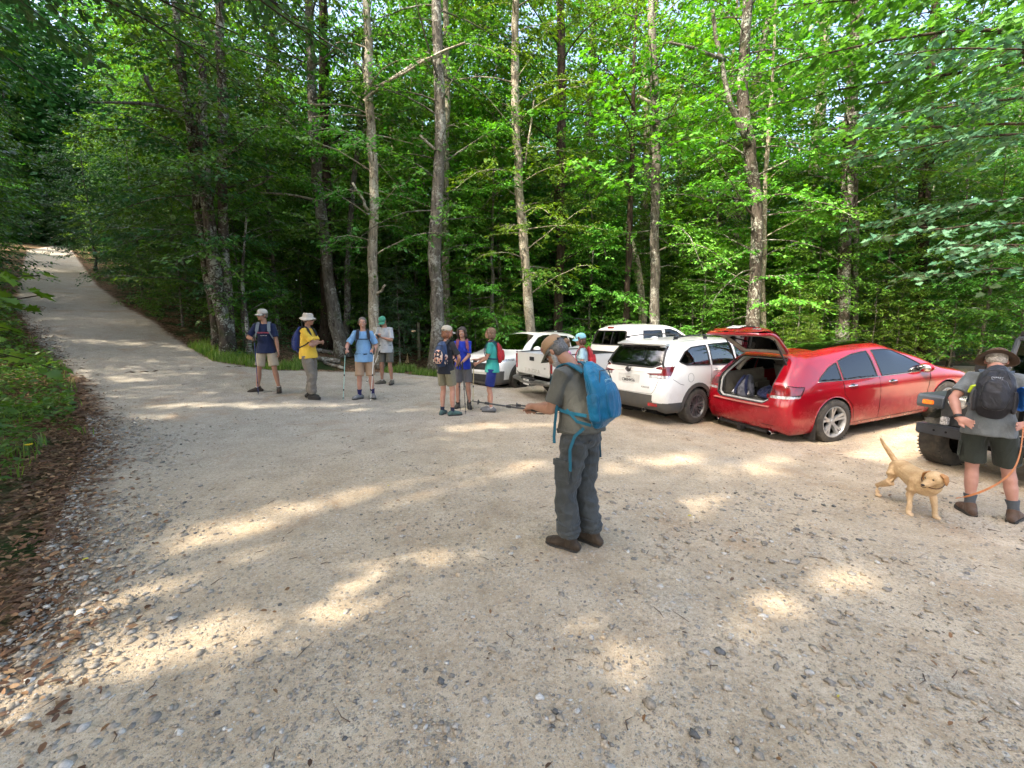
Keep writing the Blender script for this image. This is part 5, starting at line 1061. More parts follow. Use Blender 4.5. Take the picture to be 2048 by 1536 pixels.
root = tk = empty('white_pickup', (0, 0, 0), label='white pickup truck with a dusty tailgate and empty open bed', cat='pickup truck')
A_tk = bsp(car_net(TP), 13, 15)
carve(A_tk, [(None, lambda x, y, z, n: ell_in(x, z, (3.70, .40), .46) & (y > .5)), ('window', side(PR_)), ('window', side(PF_)), ('rear_window', lambda x, y, z, n: q_rw(y, z) & (x < 1.5)),
    ('windscreen', lambda x, y, z, n: (n[:, 0] > .3) & (x > 2.8) & (x < 3.6) & (z > 1.38) & (y < .6+(1.8-z)*.4) & (z < 1.84)), ('headlight', lambda x, y, z, n: (x > 4.2) & (z > .95) & (z < 1.12) & (y > .6))], tk,
    dict(body=P_WHITE, window=M_GLD, rear_window=M_GLD, windscreen=M_GLC, headlight=M_LENSW), ('window', 'headlight'), [sside(circ((3.70, .40), .46)), sside(PR_), sside(PF_), (RW_, (1, 2), lambda V: (V[:, 0] < 1.5) & (V[:, 1] > .02))])
for W_ in (PR_, PF_): seam(A_tk, W_, 'window_trim', M_TRIM, tk, .014, closed=True)
def rearp(A, pts, off): 
    V = A.reshape(-1, 3); V = V[V[:, 0] < 1.6]; out = []
    for y, z in pts:
        d = (V[:, 1]-abs(y))**2+(V[:, 2]-z)**2; k = np.argsort(d)[:4]; out.append((float(V[k, 0].mean())-off, y, z))
    return out
rw = RW_[1:-1]; rw = rw+[(-y, z) for y, z in rw[::-1]]
B().tube(rearp(A_tk, dens(rw, 6), .003), .016, 6, closed=True).build('rear_window_trim', M_TRIM, tk)
for y in (-.18, .18): B().tube(rearp(A_tk, [(y, 1.37), (y, 1.55), (y, 1.74)], .006), .011, 6).build('window_slider', M_TRIM, tk)
q = rearp(A_tk, [(0, 1.82)], .012)[0]; B().box(q, (.05, .26, .045), bev=.015).build('brake_light', M_LENSR, tk)
for S_ in ([(1.46, 1.80), (1.46, .5)], [(2.28, .5), (2.28, 1.8)], [(3.3, .6), (3.34, 1.34)]): seam(A_tk, S_, 'door_seam', bpy.data.materials['seam_grey'], tk, .005)
for s in (1, -1):
    b = B(); sidep = [(-1.16, .62), (-.52, .62), (-.50, .62)]
    pl = [(-1.17, .60)]+[(-.47*math.cos(math.pi*k/14), .40+.47*math.sin(math.pi*k/14)*1.0) for k in range(15)]
    pl = [(-1.17, .58), (-.47, .58)]+[(.47*math.cos(math.pi-math.pi*k/14*.86-.3), .40+.47*math.sin(math.pi-math.pi*k/14*.86-.3)) for k in range(15)]+[(.47, .50), (1.03, .50), (1.03, 1.22), (1.00, 1.24), (-1.14, 1.22), (-1.17, 1.20)]
    Mx = Matrix(((1, 0, 0), (0, 0, 1), (0, 1, 0))); b.prism(pl, .07, M=Mx, c=(0, .955*s, 0)); o = b.build('bed_side', P_WHITE, tk, angle=50); md = o.modifiers.new('b', 'BEVEL'); md.width = .018; md.segments = 2
    B().box((-.07, .955*s, 1.232), (2.2, .09, .022), bev=.008).build('bed_rail', M_TRIM, tk)
    B().box((-1.155, .93*s, 1.0), (.06, .115, .42), bev=.02).build('tail_light', M_LENSR, tk)
    B().tube([(.44*math.cos(a)*1.06, .99*s, .40+.44*math.sin(a)*1.06) for a in np.linspace(.15, math.pi-.15, 14)], .025, 6).build('arch_lip', P_WHITE, tk)
    for k in range(1): B().box((0, .70*s, .80), (1.1, .30, .32), bev=.05).build('wheel_housing', M_TRIM, tk)
    mirror(tk, 3.3, .94, 1.42, P_WHITE, s)
    for x in (0, 3.70): wheel(tk, x, .86*s, .40, .27, .24, 'ten', M_ALU)
B().box((-.07, 0, .70), (2.2, 1.86, .04)).box((1.0, 0, .95), (.04, 1.86, .5)).build('bed_floor', M_TRIM, tk)
b = B(); b.box((-1.175, 0, .96), (.05, 1.68, .54), bev=.02); b.box((-1.165, 0, 1.225), (.07, 1.68, .03), bev=.01); tg_ = b.build('tailgate', P_WHITE, tk)
B().box((-1.203, 0, 1.10), (.012, .24, .10), bev=.005).box((-1.212, 0, 1.10), (.012, .16, .035), bev=.005).build('tailgate_handle', M_TRIM, tg_)
text('TUNDRA', .13, mat('embossed_white', (.60, .58, .54), .5, var=.2), tg_, Matrix.Translation((-1.204, 0, .80)) @ Matrix.Diagonal((1, 1.6, 1, 1)) @ Matrix(((0, 0, -1, 0), (-1, 0, 0, 0), (0, 1, 0, 0), (0, 0, 0, 1))), depth=.006, name='embossed_lettering', bold=True)
text('SR5', .06, M_CHR, tg_, M4(-1.204, -.66, .90), name='trim_badge')
b = B(); b.tube([(-1.16, -.93, .56), (-1.27, -.84, .56), (-1.31, -.45, .565), (-1.31, -.36, .53), (-1.31, .36, .53), (-1.31, .45, .565), (-1.27, .84, .56), (-1.16, .93, .56)], [(.075, .06)]*8, 10, up=(0, 0, 1)); b.build('rear_bumper', mat('dull_chrome', (.38, .37, .35), .35, .85, var=.35, sc=6), tk, angle=35)
B().box((-1.30, 0, .60), (.10, .72, .05), bev=.012).box((-1.365, 0, .525), (.012, .40, .13), bev=.004).build('bumper_step', M_TRIM, tk)
plate(tk, -1.376, 0, .53, 0, 'TWB 3184', h=.15)
B().box((1.8, 0, .55), (5.2, 1.3, .22)).box((2.2, 0, .75), (2.4, 1.6, .06)).box((3.9, 0, .75), (1.2, 1.2, .5)).build('chassis', M_DARK, tk)
for x in (1.7, 2.6):
    for y in (-.4, .4): B().box((x, y, 1.15), (.14, .48, .62), bev=.06, M=Matrix.Rotation(R(-12), 3, 'Y')).box((x-.12, y, 1.55), (.10, .26, .18), bev=.045).build('seat', M_SEAT, tk)
ya = R(25); tk.rotation_euler = (0, -.02, ya)
lc = Vector((.123, 11.6)); o_ = lc+Vector((math.cos(ya), math.sin(ya)))*1.18+Vector((math.sin(ya), -math.cos(ya)))*.985
tk.location = (o_.x, o_.y, G(o_.x, o_.y)-.02)
# ---- black off-roader, seen from the front
jp = empty('black_offroader', (6.25, 5.09, G(6.25, 5.09)-.02), label='black boxy off-road vehicle with round headlights and knobbly tyres behind the man with the dog', cat='off-roader'); jp.rotation_euler = (0, 0, R(194.5))
M_JF = mat('faded_fender', (.022, .027, .036), .45, var=.4, sc=5, coat=.2, col2=(.045, .05, .06)); M_BMP = mat('black_bumper', (.020, .023, .030), .42, var=.3, sc=5, coat=.3)
b = B(); b.box((.50, 0, .555), (.13, 1.52, .135), bev=.012); bp = b.build('front_bumper', M_BMP, jp, angle=30)
for y in (-.55, -.42, .42, .55): B().lathe([(.001, .003), (.012, .002), (.014, 0)], c=(.566, y, .555), n=8, M=Matrix.Rotation(R(90), 3, 'Y')).build('bolt', M_DARK, bp)
b = B(); g_ = [(-.58, .62), (.58, .62), (.60, .80), (.56, 1.08), (.48, 1.135), (-.48, 1.135), (-.56, 1.08), (-.60, .80)]; Mg = Matrix(((0, 0, 1), (1, 0, 0), (0, 1, 0)))
b.prism(g_, .06, M=Mg, c=(.36, 0, 0)); gr = b.build('grille', P_BLACK, jp, angle=30)
for k in range(7): B().box((.391, (k-3)*.078, .88), (.006, .042, .30), bev=.002).build('grille_slot', M_DARK, gr)
M_HL = mat('headlamp_glass', (.75, .75, .74), .08, .7, var=.5, sc=25, coat=1)
for s in (1, -1):
    My = Matrix.Rotation(R(90), 3, 'Y')
    o = B().lathe([(.100, -.03), (.112, .0), (.110, .014), (.100, .018), (.096, .010)], c=(.385, .435*s, .955), n=36, M=My).build('headlight', M_CHR, jp)
    b = B(); b.lathe([(.001, .03), (.05, .026), (.08, .016), (.098, .004)], c=(.385, .435*s, .955), n=36, M=My)
    for k in range(-3, 4): b.box((.412-.003*abs(k), .435*s+k*.022, .955), (.004, .003, .13-.02*abs(k)))
    b.build('lens', M_HL, o)
    # fender: flat top, sloping front, inner apron
    pr = [(.34, .90), (.40, .93), (.41, .99), (.36, 1.03), (-.52, 1.03), (-.80, .70), (-.76, .68), (-.50, .97), (.30, .97)]
    b = B(); b.prism([(.41, .82), (.43, .86), (.42, .965), (.38, 1.00), (-.52, 1.02), (-.82, .66), (-.78, .64), (-.52, .965), (.33, .955), (.36, .82)], .30, M=Matrix(((1, 0, 0), (0, 0, 1), (0, 1, 0))), c=(0, .72*s, 0)); b.prism([(.38, .98), (.37, .62), (.30, .62), (-.5, .98)], .03, M=Matrix(((1, 0, 0), (0, 0, 1), (0, 1, 0))), c=(0, .575*s, 0))
    fe = b.build('fender', M_JF, jp, angle=30); md = fe.modifiers.new('b', 'BEVEL'); md.width = .012; md.segments = 2
    B().box((.428, .73*s, .895), (.022, .13, .062), bev=.008).build('turn_signal', M_AMB, fe)
    B().box((.47, .50*s, .685), (.07, .075, .11), bev=.012).build('fog_lamp', M_LENSW, bp); B().tube([(.42, .30*s, .66), (.50, .28*s, .66), (.50, .22*s, .66), (.42, .20*s, .66)], .013, 8).build('tow_hook', M_CHR, bp)
    for x in (0, -2.37): wheel(jp, x, .70*s, .392, .27, .20, 'eight', M_ALUD, lug=-.006)
    B().tube([(-1.0, .80*s, 1.16), (-1.0, .93*s, 1.24)], .012, 6).box((-1.0, .98*s, 1.28), (.05, .14, .18), bev=.03).build('wing_mirror', M_TRIM, jp)
    # windscreen pillar, doors, tub side
    B().tube([(-.90, .68*s, 1.13), (-1.06, .66*s, 1.74)], [(.035, .03), (.032, .028)], 8).build('windscreen_pillar', M_JF, jp)
    b = B(); b.box((-1.35, .72*s, .86), (.86, .06, .56), bev=.02); b.box((-2.25, .72*s, .86), (.9, .07, .56), bev=.02); b.build('tub_side', P_BLACK, jp)
    b = B(); b.box((-1.5, .69*s, 1.42), (.75, .012, .55)).build('door_window', M_GLD, jp)
    b = B(); b.prism([(-1.98, .97), (-2.0, 1.02), (-2.8, 1.02), (-3.0, .78), (-2.9, .76), (-2.75, .97)], .24, M=Matrix(((1, 0, 0), (0, 0, 1), (0, 1, 0))), c=(0, .76*s, 0)).build('rear_fender', M_JF, jp)
b = B(); b.tube([(.36, 0, 1.12), (.0, 0, 1.165), (-.9, 0, 1.17)], [(.52, .03), (.56, .05), (.62, .05)], 20, up=(0, 0, 1)); b.box((-.28, 0, .98), (1.24, 1.02, .30), bev=.04); b.build('bonnet', P_BLACK, jp, angle=30)
for s in (1, -1): B().box((-.05, .585*s, 1.08), (.05, .03, .09), bev=.008).build('bonnet_latch', M_TRIM, jp)
B().box((-.98, 0, 1.12), (.22, 1.42, .06), bev=.02).build('cowl', P_BLACK, jp)
B().tube([(-1.06, -.66, 1.74), (-1.08, 0, 1.76), (-1.06, .66, 1.74)], [(.03, .035)]*3, 8).build('windscreen_header', M_JF, jp)
b = B(); b.add([(-.93, -.64, 1.16), (-.93, .64, 1.16), (-1.055, .63, 1.72), (-1.055, -.63, 1.72)], [(0, 1, 2, 3)]); b.build('windscreen', M_GLC, jp)
for s in (.1, -.5): B().tube([(-.89, s, 1.165), (-.91, s+.2, 1.20), (-.93, s+.42, 1.21)], .007, 5).build('wiper', M_TRIM, jp)
b = B(); b.box((-2.05, 0, 1.80), (2.0, 1.40, .09), bev=.04); b.build('hard_top', M_TRIM, jp)
B().box((-1.3, 0, .48), (3.1, .9, .2)).box((-2.0, 0, .62), (2.0, 1.36, .06)).box((0, 0, .39), (.14, 1.3, .14), bev=.03).box((-.2, 0, .7), (.9, .8, .3)).build('chassis', M_DARK, jp)
for y in (-.35, .35): B().box((-1.9, y, 1.0), (.14, .45, .6), bev=.06).box((-1.95, y, 1.38), (.1, .25, .17), bev=.04).build('seat', M_SEAT, jp)
# ------------------------------------------------------------ people
def skin_mat(name, c):
    g = N(name); a = g.ramp(g.noise(14, 4), [(.3, tuple(q*m for q, m in zip(c, (.88, .78, .74)))), (.7, c)])
    return g.fin(col=a, rough=.55, spec=.35, nrm=g.bump(g.noise(120, 4), .35, .004), sss=.0)
SK = dict(fair=skin_mat('fair_skin', (.47, .26, .19)), tan=skin_mat('tan_skin', (.36, .20, .135)), pink=skin_mat('pink_skin', (.46, .25, .20)))
M_EYE = mat('eye_white', (.7, .68, .65), .3); M_IRIS = mat('iris', (.03, .02, .015), .2); M_LIP = mat('lips', (.40, .13, .11), .5); M_SOLE = mat('shoe_sole', (.04, .038, .035), .9, var=.3); M_TEETH = mat('teeth', (.75, .72, .66), .35)
def rotY(a): return Matrix.Rotation(a, 3, 'Y')
def rotZ(a): return Matrix.Rotation(a, 3, 'Z')
def ik(S_, T, l1, l2, hint):
    S_, T, hint = Vector(S_), Vector(T), Vector(hint); d = T-S_; L = d.length
    if L > (l1+l2)*.999: T = S_+d*((l1+l2)*.999/L); d = T-S_; L = d.length
    a = math.acos(max(-1, min(1, (l1*l1+L*L-l2*l2)/(2*l1*L)))); u = d/L; n = (hint-u*hint.dot(u)).normalized()
    return S_+(u*math.cos(a)+n*math.sin(a))*l1, T
def hand(b, W_, d, pn, side, curl=.5, k=1, spread=.18, thumb=.5):
    """palm, four unequal fingers and a thumb; d along the hand, pn out of the palm"""
    d = Vector(d).normalized(); pn = Vector(pn); pn = (pn-d*pn.dot(d)).normalized(); ac = d.cross(pn)*side   # towards the thumb
    M = Matrix((d, ac, pn)).transposed(); b.ell(W_+d*.048*k, (.056*k, .042*k, .019*k), M=M, nu=12, nv=8); b.ell(W_+d*.03*k+ac*.020*k+pn*.008*k, (.034*k, .022*k, .018*k), M=M, nu=10, nv=6)
    b.tube([W_-d*.03*k, W_+d*.03*k], [(.027*k, .020*k), (.034*k, .020*k)], 10, up=pn)
    for i, (o, L) in enumerate(((.030, .070), (.010, .078), (-.011, .072), (-.030, .057))):
        p = W_+d*.088*k+ac*o*k; a = math.radians(8)*(i*.0); q = (d+ac*(spread*(o/.03))).normalized(); P = [p-q*.02*k]; c = 0
        for j, f in enumerate((.42, .32, .26)):
            c += curl*(.75+.12*i)*(1, 1.1, .8)[j]; v = q*math.cos(c)+pn*math.sin(c); P.append(P[-1]+v*(L*f*k+(.02*k if j == 0 else 0)))
        b.tube(P, [.0105*k, .0100*k, .0090*k, .0078*k], 8, rnd=True, up=ac)
    p = W_+d*.022*k+ac*.026*k; v1 = (d*.55+ac*.75+pn*.25).normalized(); v2 = (d*.85+ac*(.35-.5*thumb)+pn*.5*thumb).normalized()
    b.tube([p, p+v1*.036*k, p+v1*.036*k+v2*.030*k, p+v1*.036*k+v2*.030*k+(v2+pn*thumb*.5).normalized()*.024*k], [.014*k, .0125*k, .0110*k, .0085*k], 8, rnd=True)
def person(label, loc, rz, h=1.75, skin='tan', lean=0, lean2=6, headp=0, heady=0, headr=0, feet=None, hands=None, hd=None, curl=(.5, .5), hint=None, belly=0, fem=0, vox=.010, top=None, bottom=None, shoes=None, socks=None, hatf=None, hairf=None, twist=0, face=1, extra=None, sleeve=.62, pant=None, hemz=-.07, group=None, kneefwd=None):
    k = h/1.75; T = {}
    e_loc = Vector((loc[0], loc[1], G(*loc[:2])+(loc[2] if len(loc) > 2 else 0)))
    pel = Vector((0, 0, .965*k))
    def spine(s):
        n = 12; p = pel.copy()
        for i in range(n):
            a = R(lean)+R(lean2)*(i+.5)/n*s/(.55*k); p = p+Vector((math.sin(a), 0, math.cos(a)))*(s/n)
        a = R(lean)+R(lean2)*s/(.55*k); return p, Vector((math.sin(a), 0, math.cos(a)))
    tw = rotZ(R(twist))
    def sp_(s): return spine(s*k)[0]
    T['spine'] = sp_
    nb, nd = spine(.56*k); lat = tw@Vector((0, 1, 0))
    sh = sp_(.475); shL = sh+lat*(.160-.016*fem)*k; shR = sh-lat*(.160-.016*fem)*k
    feet = feet or {'L': (.02, .11, 8), 'R': (.0, -.11, -8)}; hands = hands or {'L': (.05, .27, .86), 'R': (.05, -.27, .86)}
    # head frame
    Mh = rotZ(R(heady)) @ rotY(R(headp)) @ Matrix.Rotation(R(headr), 3, 'X'); hb = nb+nd*.025*k+Vector((math.sin(R(headp))*.02, 0, 0)); C = hb+(Mh@Vector((.018, 0, .125)))*k; T['C'], T['M'] = C, Mh; H = lambda x, y, z: C+(Mh@Vector((x, y, z)))*k
    T['H'] = H
    b = B()
    # torso core and neck, narrower than the clothes
    ss = [-.10, -.02, .12, .26, .38, .46, .51, .56]; rr = [(.13, .10), (.15, .112+belly*.5), (.128, .10+belly), (.142, .108+belly*.5), (.158, .108), (.145, .09), (.085, .072), (.056, .060)]
    b.tube([sp_(s) for s in ss], [(a*k*(1-.06*fem), c*k) for a, c in rr], 18, up=(1, 0, 0))
    b.tube([nb-nd*.05*k, nb+nd*.02, hb+(Mh@Vector((.0, 0, .06)))*k], [.066*k*(1-.1*fem), .056*k*(1-.12*fem), .056*k*(1-.12*fem)], 14)
    # head
    hk = k*(1-.03*fem); E_ = lambda x, y, z, r, **q: b.ell(H(x, y, z), tuple(v*hk for v in r), M=Mh, **q)
    E_(-.012, 0, .028, (.096, .076, .088), nu=20, nv=14); E_(.022, 0, -.030, (.066, .062, .078), nu=16, nv=12); E_(.046, 0, -.072, (.040, .042, .036)); E_(.012, 0, -.058, (.058, .056, .045)); E_(.060, 0, .030, (.032, .058, .036))
    b.tube([H(.080, 0, .022), H(.100, 0, -.006), H(.112, 0, -.022), H(.088, 0, -.032)], [.009*k, .012*k, .0145*k, .012*k], 8, rnd=True)
    E_(.083, .0, -.050, (.016, .026, .014)); E_(.076, 0, -.082, (.018, .024, .018)); E_(.066, .036, -.018, (.022, .020, .020)); E_(.066, -.036, -.018, (.022, .020, .020))
    for s in (1, -1): b.ell(H(-.010, .079*s, -.008), (.020*k, .009*k, .032*k), M=Mh@rotZ(-.35*s), nu=10, nv=8)
    # arms
    ha = {}
    for s, nm, sp0 in ((1, 'L', shL), (-1, 'R', shR)):
        tgt = Vector(hands[nm])*1.0; tgt = Vector((tgt.x*k, tgt.y*k, tgt.z*k)); hi_ = (hint or {}).get(nm, (-.5, .45*s, -.6)); el, wr = ik(sp0, tgt, .285*k, .255*k, hi_)
        g_ = 1-.14*fem
        b.tube([sh+lat*s*.09*k, sp0+Vector((0, 0, .0)), sp0*.7+el*.3, sp0*.3+el*.7, el], [.062*k*g_, .060*k*g_, .052*k*g_, .046*k*g_, .039*k*g_], 12, rnd=True)
        b.tube([el, el*.72+wr*.28, el*.35+wr*.65, wr], [.040*k*g_, .044*k*g_, .035*k*g_, .026*k*g_], 12, rnd=True)
        dd = (wr-el).normalized(); d_, pn = ((hd or {}).get(nm) or (dd, Vector((0, -s, 0)))); d_ = Vector(d_) if d_ is not None else dd
        hand(b, wr, d_, pn, s, curl[0 if s > 0 else 1], k*.97*(1-.08*fem)); ha[nm] = (sp0, el, wr, d_)
    T['arms'] = ha
    # legs
    lg = {}
    for s, nm in ((1, 'L'), (-1, 'R')):
        fx, fy, fa = feet[nm]; fz = feet[nm+'z'] if nm+'z' in feet else 0; an = Vector((fx, fy, .095*k+fz)); hp = pel+Vector((0, s*.092*k, -.04*k)); hp.x -= math.sin(R(lean))*.02
        kf = (kneefwd or {}).get(nm, (1, .05*s, 0)); LL = (an-hp).length; kn, an = ik(hp, an, LL*.512, LL*.496, kf)
        b.tube([hp, hp*.75+kn*.25, hp*.35+kn*.65, kn], [.080*k, .080*k, .062*k, .053*k], 14)
        b.tube([kn, kn*.78+an*.22+Vector((-.012, 0, 0)), kn*.6+an*.4+Vector((-.014, 0, 0)), kn*.25+an*.75, an], [.051*k, .056*k, .054*k, .038*k, .034*k], 12, rnd=True)
        f_ = rotZ(R(fa))@Vector((1, 0, 0)); b.tube([an-f_*.03+Vector((0, 0, -.05*k)), an+f_*.13*k+Vector((0, 0, -.065*k))], [(.035*k, .03*k), (.038*k, .022*k)], 10, up=(0, 0, 1), rnd=True)
        lg[nm] = (hp, kn, an, f_)
    T['legs'] = lg; T['k'] = k
    body = b.remesh('person', SK[skin], vox, 5, label=label, cat='person', group=group, taub=.55)
    body.location = e_loc; body.rotation_euler = (0, 0, R(rz)); T['body'] = body; T['loc'] = e_loc; T['rz'] = R(rz)
    # face
    if face:
        for s in (1, -1):
            o = B().ell(H(.078, .032*s, .008), (.011*k, .013*k, .009*k), M=Mh, nu=10, nv=8).build('eye', M_EYE, body); B().ell(H(.0875, .032*s, .007), (.0035*k, .006*k, .006*k), M=Mh, nu=8, nv=6).build('iris', M_IRIS, o)
            B().tube([H(.086, .016*s, .030), H(.091, .032*s, .034), H(.078, .052*s, .028)], [.004*k, .005*k, .003*k], 6, rnd=True).build('eyebrow', hairf[1] if hairf else M_IRIS, body)
        sm_ = face > 1; P = [H(.089, y, -.056+(.010 if sm_ else .002)*(abs(y)/.024)**2) for y in (-.026, -.012, 0, .012, .026)]; P = [p+Mh@Vector((-.014*(abs(y)/.026)**2, 0, 0)) for p, y in zip(P, (-.026, -.012, 0, .012, .026))]
        o = B().tube(P, [(.0045, .0035), (.009 if sm_ else .006, .005), (.011 if sm_ else .007, .006), (.009 if sm_ else .006, .005), (.0045, .0035)], 8, up=(1, 0, 0), rnd=True).build('mouth', M_LIP, body)
        if sm_: B().tube([p+Mh@Vector((.004, 0, .001)) for p in P[1:4]], [(.004, .003), (.006, .004), (.004, .003)], 6, up=(1, 0, 0), rnd=True).build('teeth', M_TEETH, o)
    # shirt
    if top:
        b = B(); hz = hemz
        ss = [hz, .02, .12, .26, .38, .455, .50, .535]; rr = [(.200, .160+belly*.8), (.190, .148+belly), (.160, .126+belly*1.12), (.158, .122+belly*.6), (.172, .122), (.160, .104), (.112, .086), (.074, .070)]
        b.tube([sp_(s) for s in ss], [((a*(1-.07*fem))*k, c*k) for a, c in rr], 20, up=(1, 0, 0))
        if fem: 
            for s in (1, -1): b.ell(sp_(.33)+Vector((.085, .065*s, 0))*k, (.055*k, .060*k, .060*k))
        for nm, s in (('L', 1), ('R', -1)):
            a_, el, wr, _ = ha[nm]; t = sleeve; g2 = 1-.12*fem
            P = [sh+lat*s*.07*k, a_+Vector((0, 0, .008)), a_*(1-t*.5)+el*t*.5, a_*(1-t)+el*t]; rs = [.074*k*g2, .070*k*g2, .063*k*g2, .067*k*g2]
            if t > 1: P = P[:2]+[a_*.5+el*.5, el, el*(2-t)+wr*(t-1)]; rs = [.078*k*g2, .072*k*g2, .062*k*g2, .056*k*g2, .048*k*g2]
            b.tube(P, rs, 14)
        o = b.remesh('shirt', top, max(vox*.9, .007), 4, parent=body, wr=(.011*k, 7.5/k, (1, 1, .6), loc[0]*3))
        T['shirt'] = o
    if bottom:
        kind, m = bottom; b = B(); wz = .075
        b.tube([sp_(wz), sp_(.02), sp_(-.03), sp_(-.10)], [(.140*k*(1-.07*fem), .110*k+belly*.8), (.160*k*(1-.06*fem), .124*k+belly*.6), (.172*k*(1-.03*fem), .134*k), (.168*k*(1-.03*fem), .128*k)], 18, up=(1, 0, 0))
        for nm, s in (('L', 1), ('R', -1)):
            hp, kn, an, f_ = lg[nm]; hp2 = hp+Vector((0, s*.0, .01))
            if kind == 'shorts':
                t = pant or .80; e_ = hp*(1-t)+kn*t if t <= 1 else kn*(2-t)+an*(t-1); P = [hp2, hp*(1-t*.5)+kn*t*.5, e_]; rs = [(.100*k, .108*k), (.094*k, .10*k), (.096*k, .100*k)]
                b.tube(P, rs, 16, up=(1, 0, 0))
            else:
                a2 = an+Vector((0, 0, -.005)); a2 = an*.93+kn*.07; P = [hp2, hp*.5+kn*.5, kn, kn*.5+an*.5, kn*.22+an*.78, a2]; rs = [(.102*k, .112*k), (.096*k, .102*k), (.088*k, .090*k), (.088*k, .088*k), (.085*k, .086*k), (.066*k, .074*k)]
                b.tube(P, rs, 16, up=(1, 0, 0))
        o = b.remesh('shorts' if kind == 'shorts' else 'trousers', m, max(vox*.9, .007), 4, parent=body, wr=(.019*k if kind != 'shorts' else .010*k, 6.5/k, (1, 1, 1.35 if kind != 'shorts' else .55), loc[1]*3)); T['bottom'] = o
    for nm, s in (('L', 1), ('R', -1)):
        hp, kn, an, f_ = lg[nm]; g0 = an-Vector((0, 0, .095*k)); up = Vector((0, 0, 1)); sd = up.cross(f_)
        if shoes:
            m, hb_ = shoes; b = B(); Z = lambda x, z: g0+f_*x*k+up*z*k
            b.tube([Z(-.078, .048), Z(-.04, .062), Z(.03, .066), Z(.09, .056), Z(.145, .047), Z(.182, .040)], [(.036*k, .040*k), (.043*k, .056*k), (.045*k, .058*k), (.051*k, .044*k), (.050*k, .036*k), (.036*k, .026*k)], 14, up=(0, 0, 1), rnd=True)
            b.tube([Z(-.02, .05), Z(-.015, hb_*.7), (an if hb_ <= .1 else an*(1)+(kn-an)*((hb_-.095)/.43))+Vector((0, 0, 0))], [(.052*k, .064*k), (.050*k, .058*k), (.050*k, .054*k)], 14, up=tuple(f_), rnd=False)
            o = b.remesh('shoe', m, .008 if vox > .008 else .006, 3, parent=body)
            b = B(); b.prism([(-.088, -.030), (-.06, -.041), (.02, -.040), (.10, -.050), (.16, -.046), (.198, -.022), (.198, .022), (.16, .046), (.10, .050), (.02, .040), (-.06, .041), (-.088, .030)], .028, M=Matrix((f_, sd, up)).transposed(), c=g0+up*.014); so_ = b.build('sole', M_SOLE, o, angle=40)
            b = B(); 
            for q in range(4): x = .03+q*.022; z = .108-q*.011; b.tube([Z(x, z)+sd*.022, Z(x+.004, z+.006), Z(x, z)-sd*.022], .0028, 5)
            b.build('laces', M_TRIM, o)
        if socks:
            m, z1 = socks; P = [an-Vector((0, 0, .02)), an*(1-z1*.5)+kn*z1*.5, an*(1-z1)+kn*z1]; b = B(); b.tube(P, [.045*k, .042*k, .046*k if z1 < .3 else .054*k], 14); b.build('sock', m, body)
    if hairf: hairf[0](T, hairf[1])
    if hatf: hatf[0](T, *hatf[1:])
    if extra: extra(T)
    return T
def hair_mat(name, c): return mat(name, c, .6, var=.5, sc=90, bump=.8, bsc=160, col2=tuple(q*.45 for q in c))
def hair_short(T, m, z=.02):
    k = T['k']; H, M = T['H'], T['M']; b = B()
    b.ell(H(-.022, 0, .040), (.098*k, .083*k, .090*k), M=M, nu=18, nv=12); b.ell(H(-.045, 0, -.012), (.066*k, .077*k, .062*k), M=M)
    for s in (1, -1): b.ell(H(.012, .070*s, .022), (.030*k, .014*k, .040*k), M=M)
    o = b.remesh('hair', m, .007, 2, parent=T['body'], wr=(.004, 40)); return o
def hair_bob(T, m):
    k = T['k']; H, M = T['H'], T['M']; b = B()
    b.ell(H(-.025, 0, .042), (.104*k, .092*k, .092*k), M=M, nu=18, nv=12); b.ell(H(-.055, 0, -.035), (.064*k, .092*k, .085*k), M=M)
    for s in (1, -1): b.tube([H(.045, .060*s, .075), H(.030, .088*s, .02), H(.012, .090*s, -.05), H(-.005, .078*s, -.09)], [.024*k, .026*k, .030*k, .022*k], 8, rnd=True)
    o = b.remesh('hair', m, .008, 2, parent=T['body'], wr=(.008, 26)); return o
def cap(T, m, mb=None, tilt=0, grow=1, strap=True):
    k = T['k']*grow; H = T['H']; M = T['M']@rotY(R(tilt)); c = H(-.014, 0, .048); b = B(); sg = 1
    prof = [(.0870, -.012), (.0885, .010), (.086, .035), (.078, .060), (.060, .080), (.034, .091), (.010, .095), (.001, .095)]
    b.lathe([(r*k, z*k) for r, z in prof], c=c, M=M, n=26, sx=1.18, sy=1.0); o = b.build('cap', m, T['body'], angle=0); md = o.modifiers.new('s', 'SOLIDIFY'); md.thickness = .003
    b = B(); v = []; f = []; n = 14
    for i in range(n+1):
        a = math.pi*(i/n-.5); x0, y0 = .094*math.cos(a)*.98, .082*math.sin(a); x1, y1 = .085+.085*math.cos(a)**.7, .084*math.sin(a)
        for t in (0, .5, 1): x, y = x0*(1-t)+x1*t, y0*(1-t)+y1*t; z = -.004-.018*t-.22*y*y/.08*(.4+t); v += [c+M@(Vector((x, y, z))*k), c+M@(Vector((x, y, z-.004))*k)]
    for i in range(n):
        for t in (0, 1):
            a = i*6+t*2; f += [(a, a+2, a+8, a+6), (a+1, a+7, a+9, a+3)]
        f.append((i*6+4, i*6+5, i*6+11, i*6+10))
    b.add(v, f); b.build('cap_brim', mb or m, o, angle=0)
    B().ell(c+M@(Vector((0, 0, .096))*k), (.007, .007, .004)).build('cap_button', m, o)
    if strap: B().tube([c+M@(Vector((-.100, y, .004-.3*y*y))*k) for y in (-.05, 0, .05)], [(.004, .010)]*3, 6, up=(0, 0, 1)).build('cap_strap', M_TRIM, o)
    return o
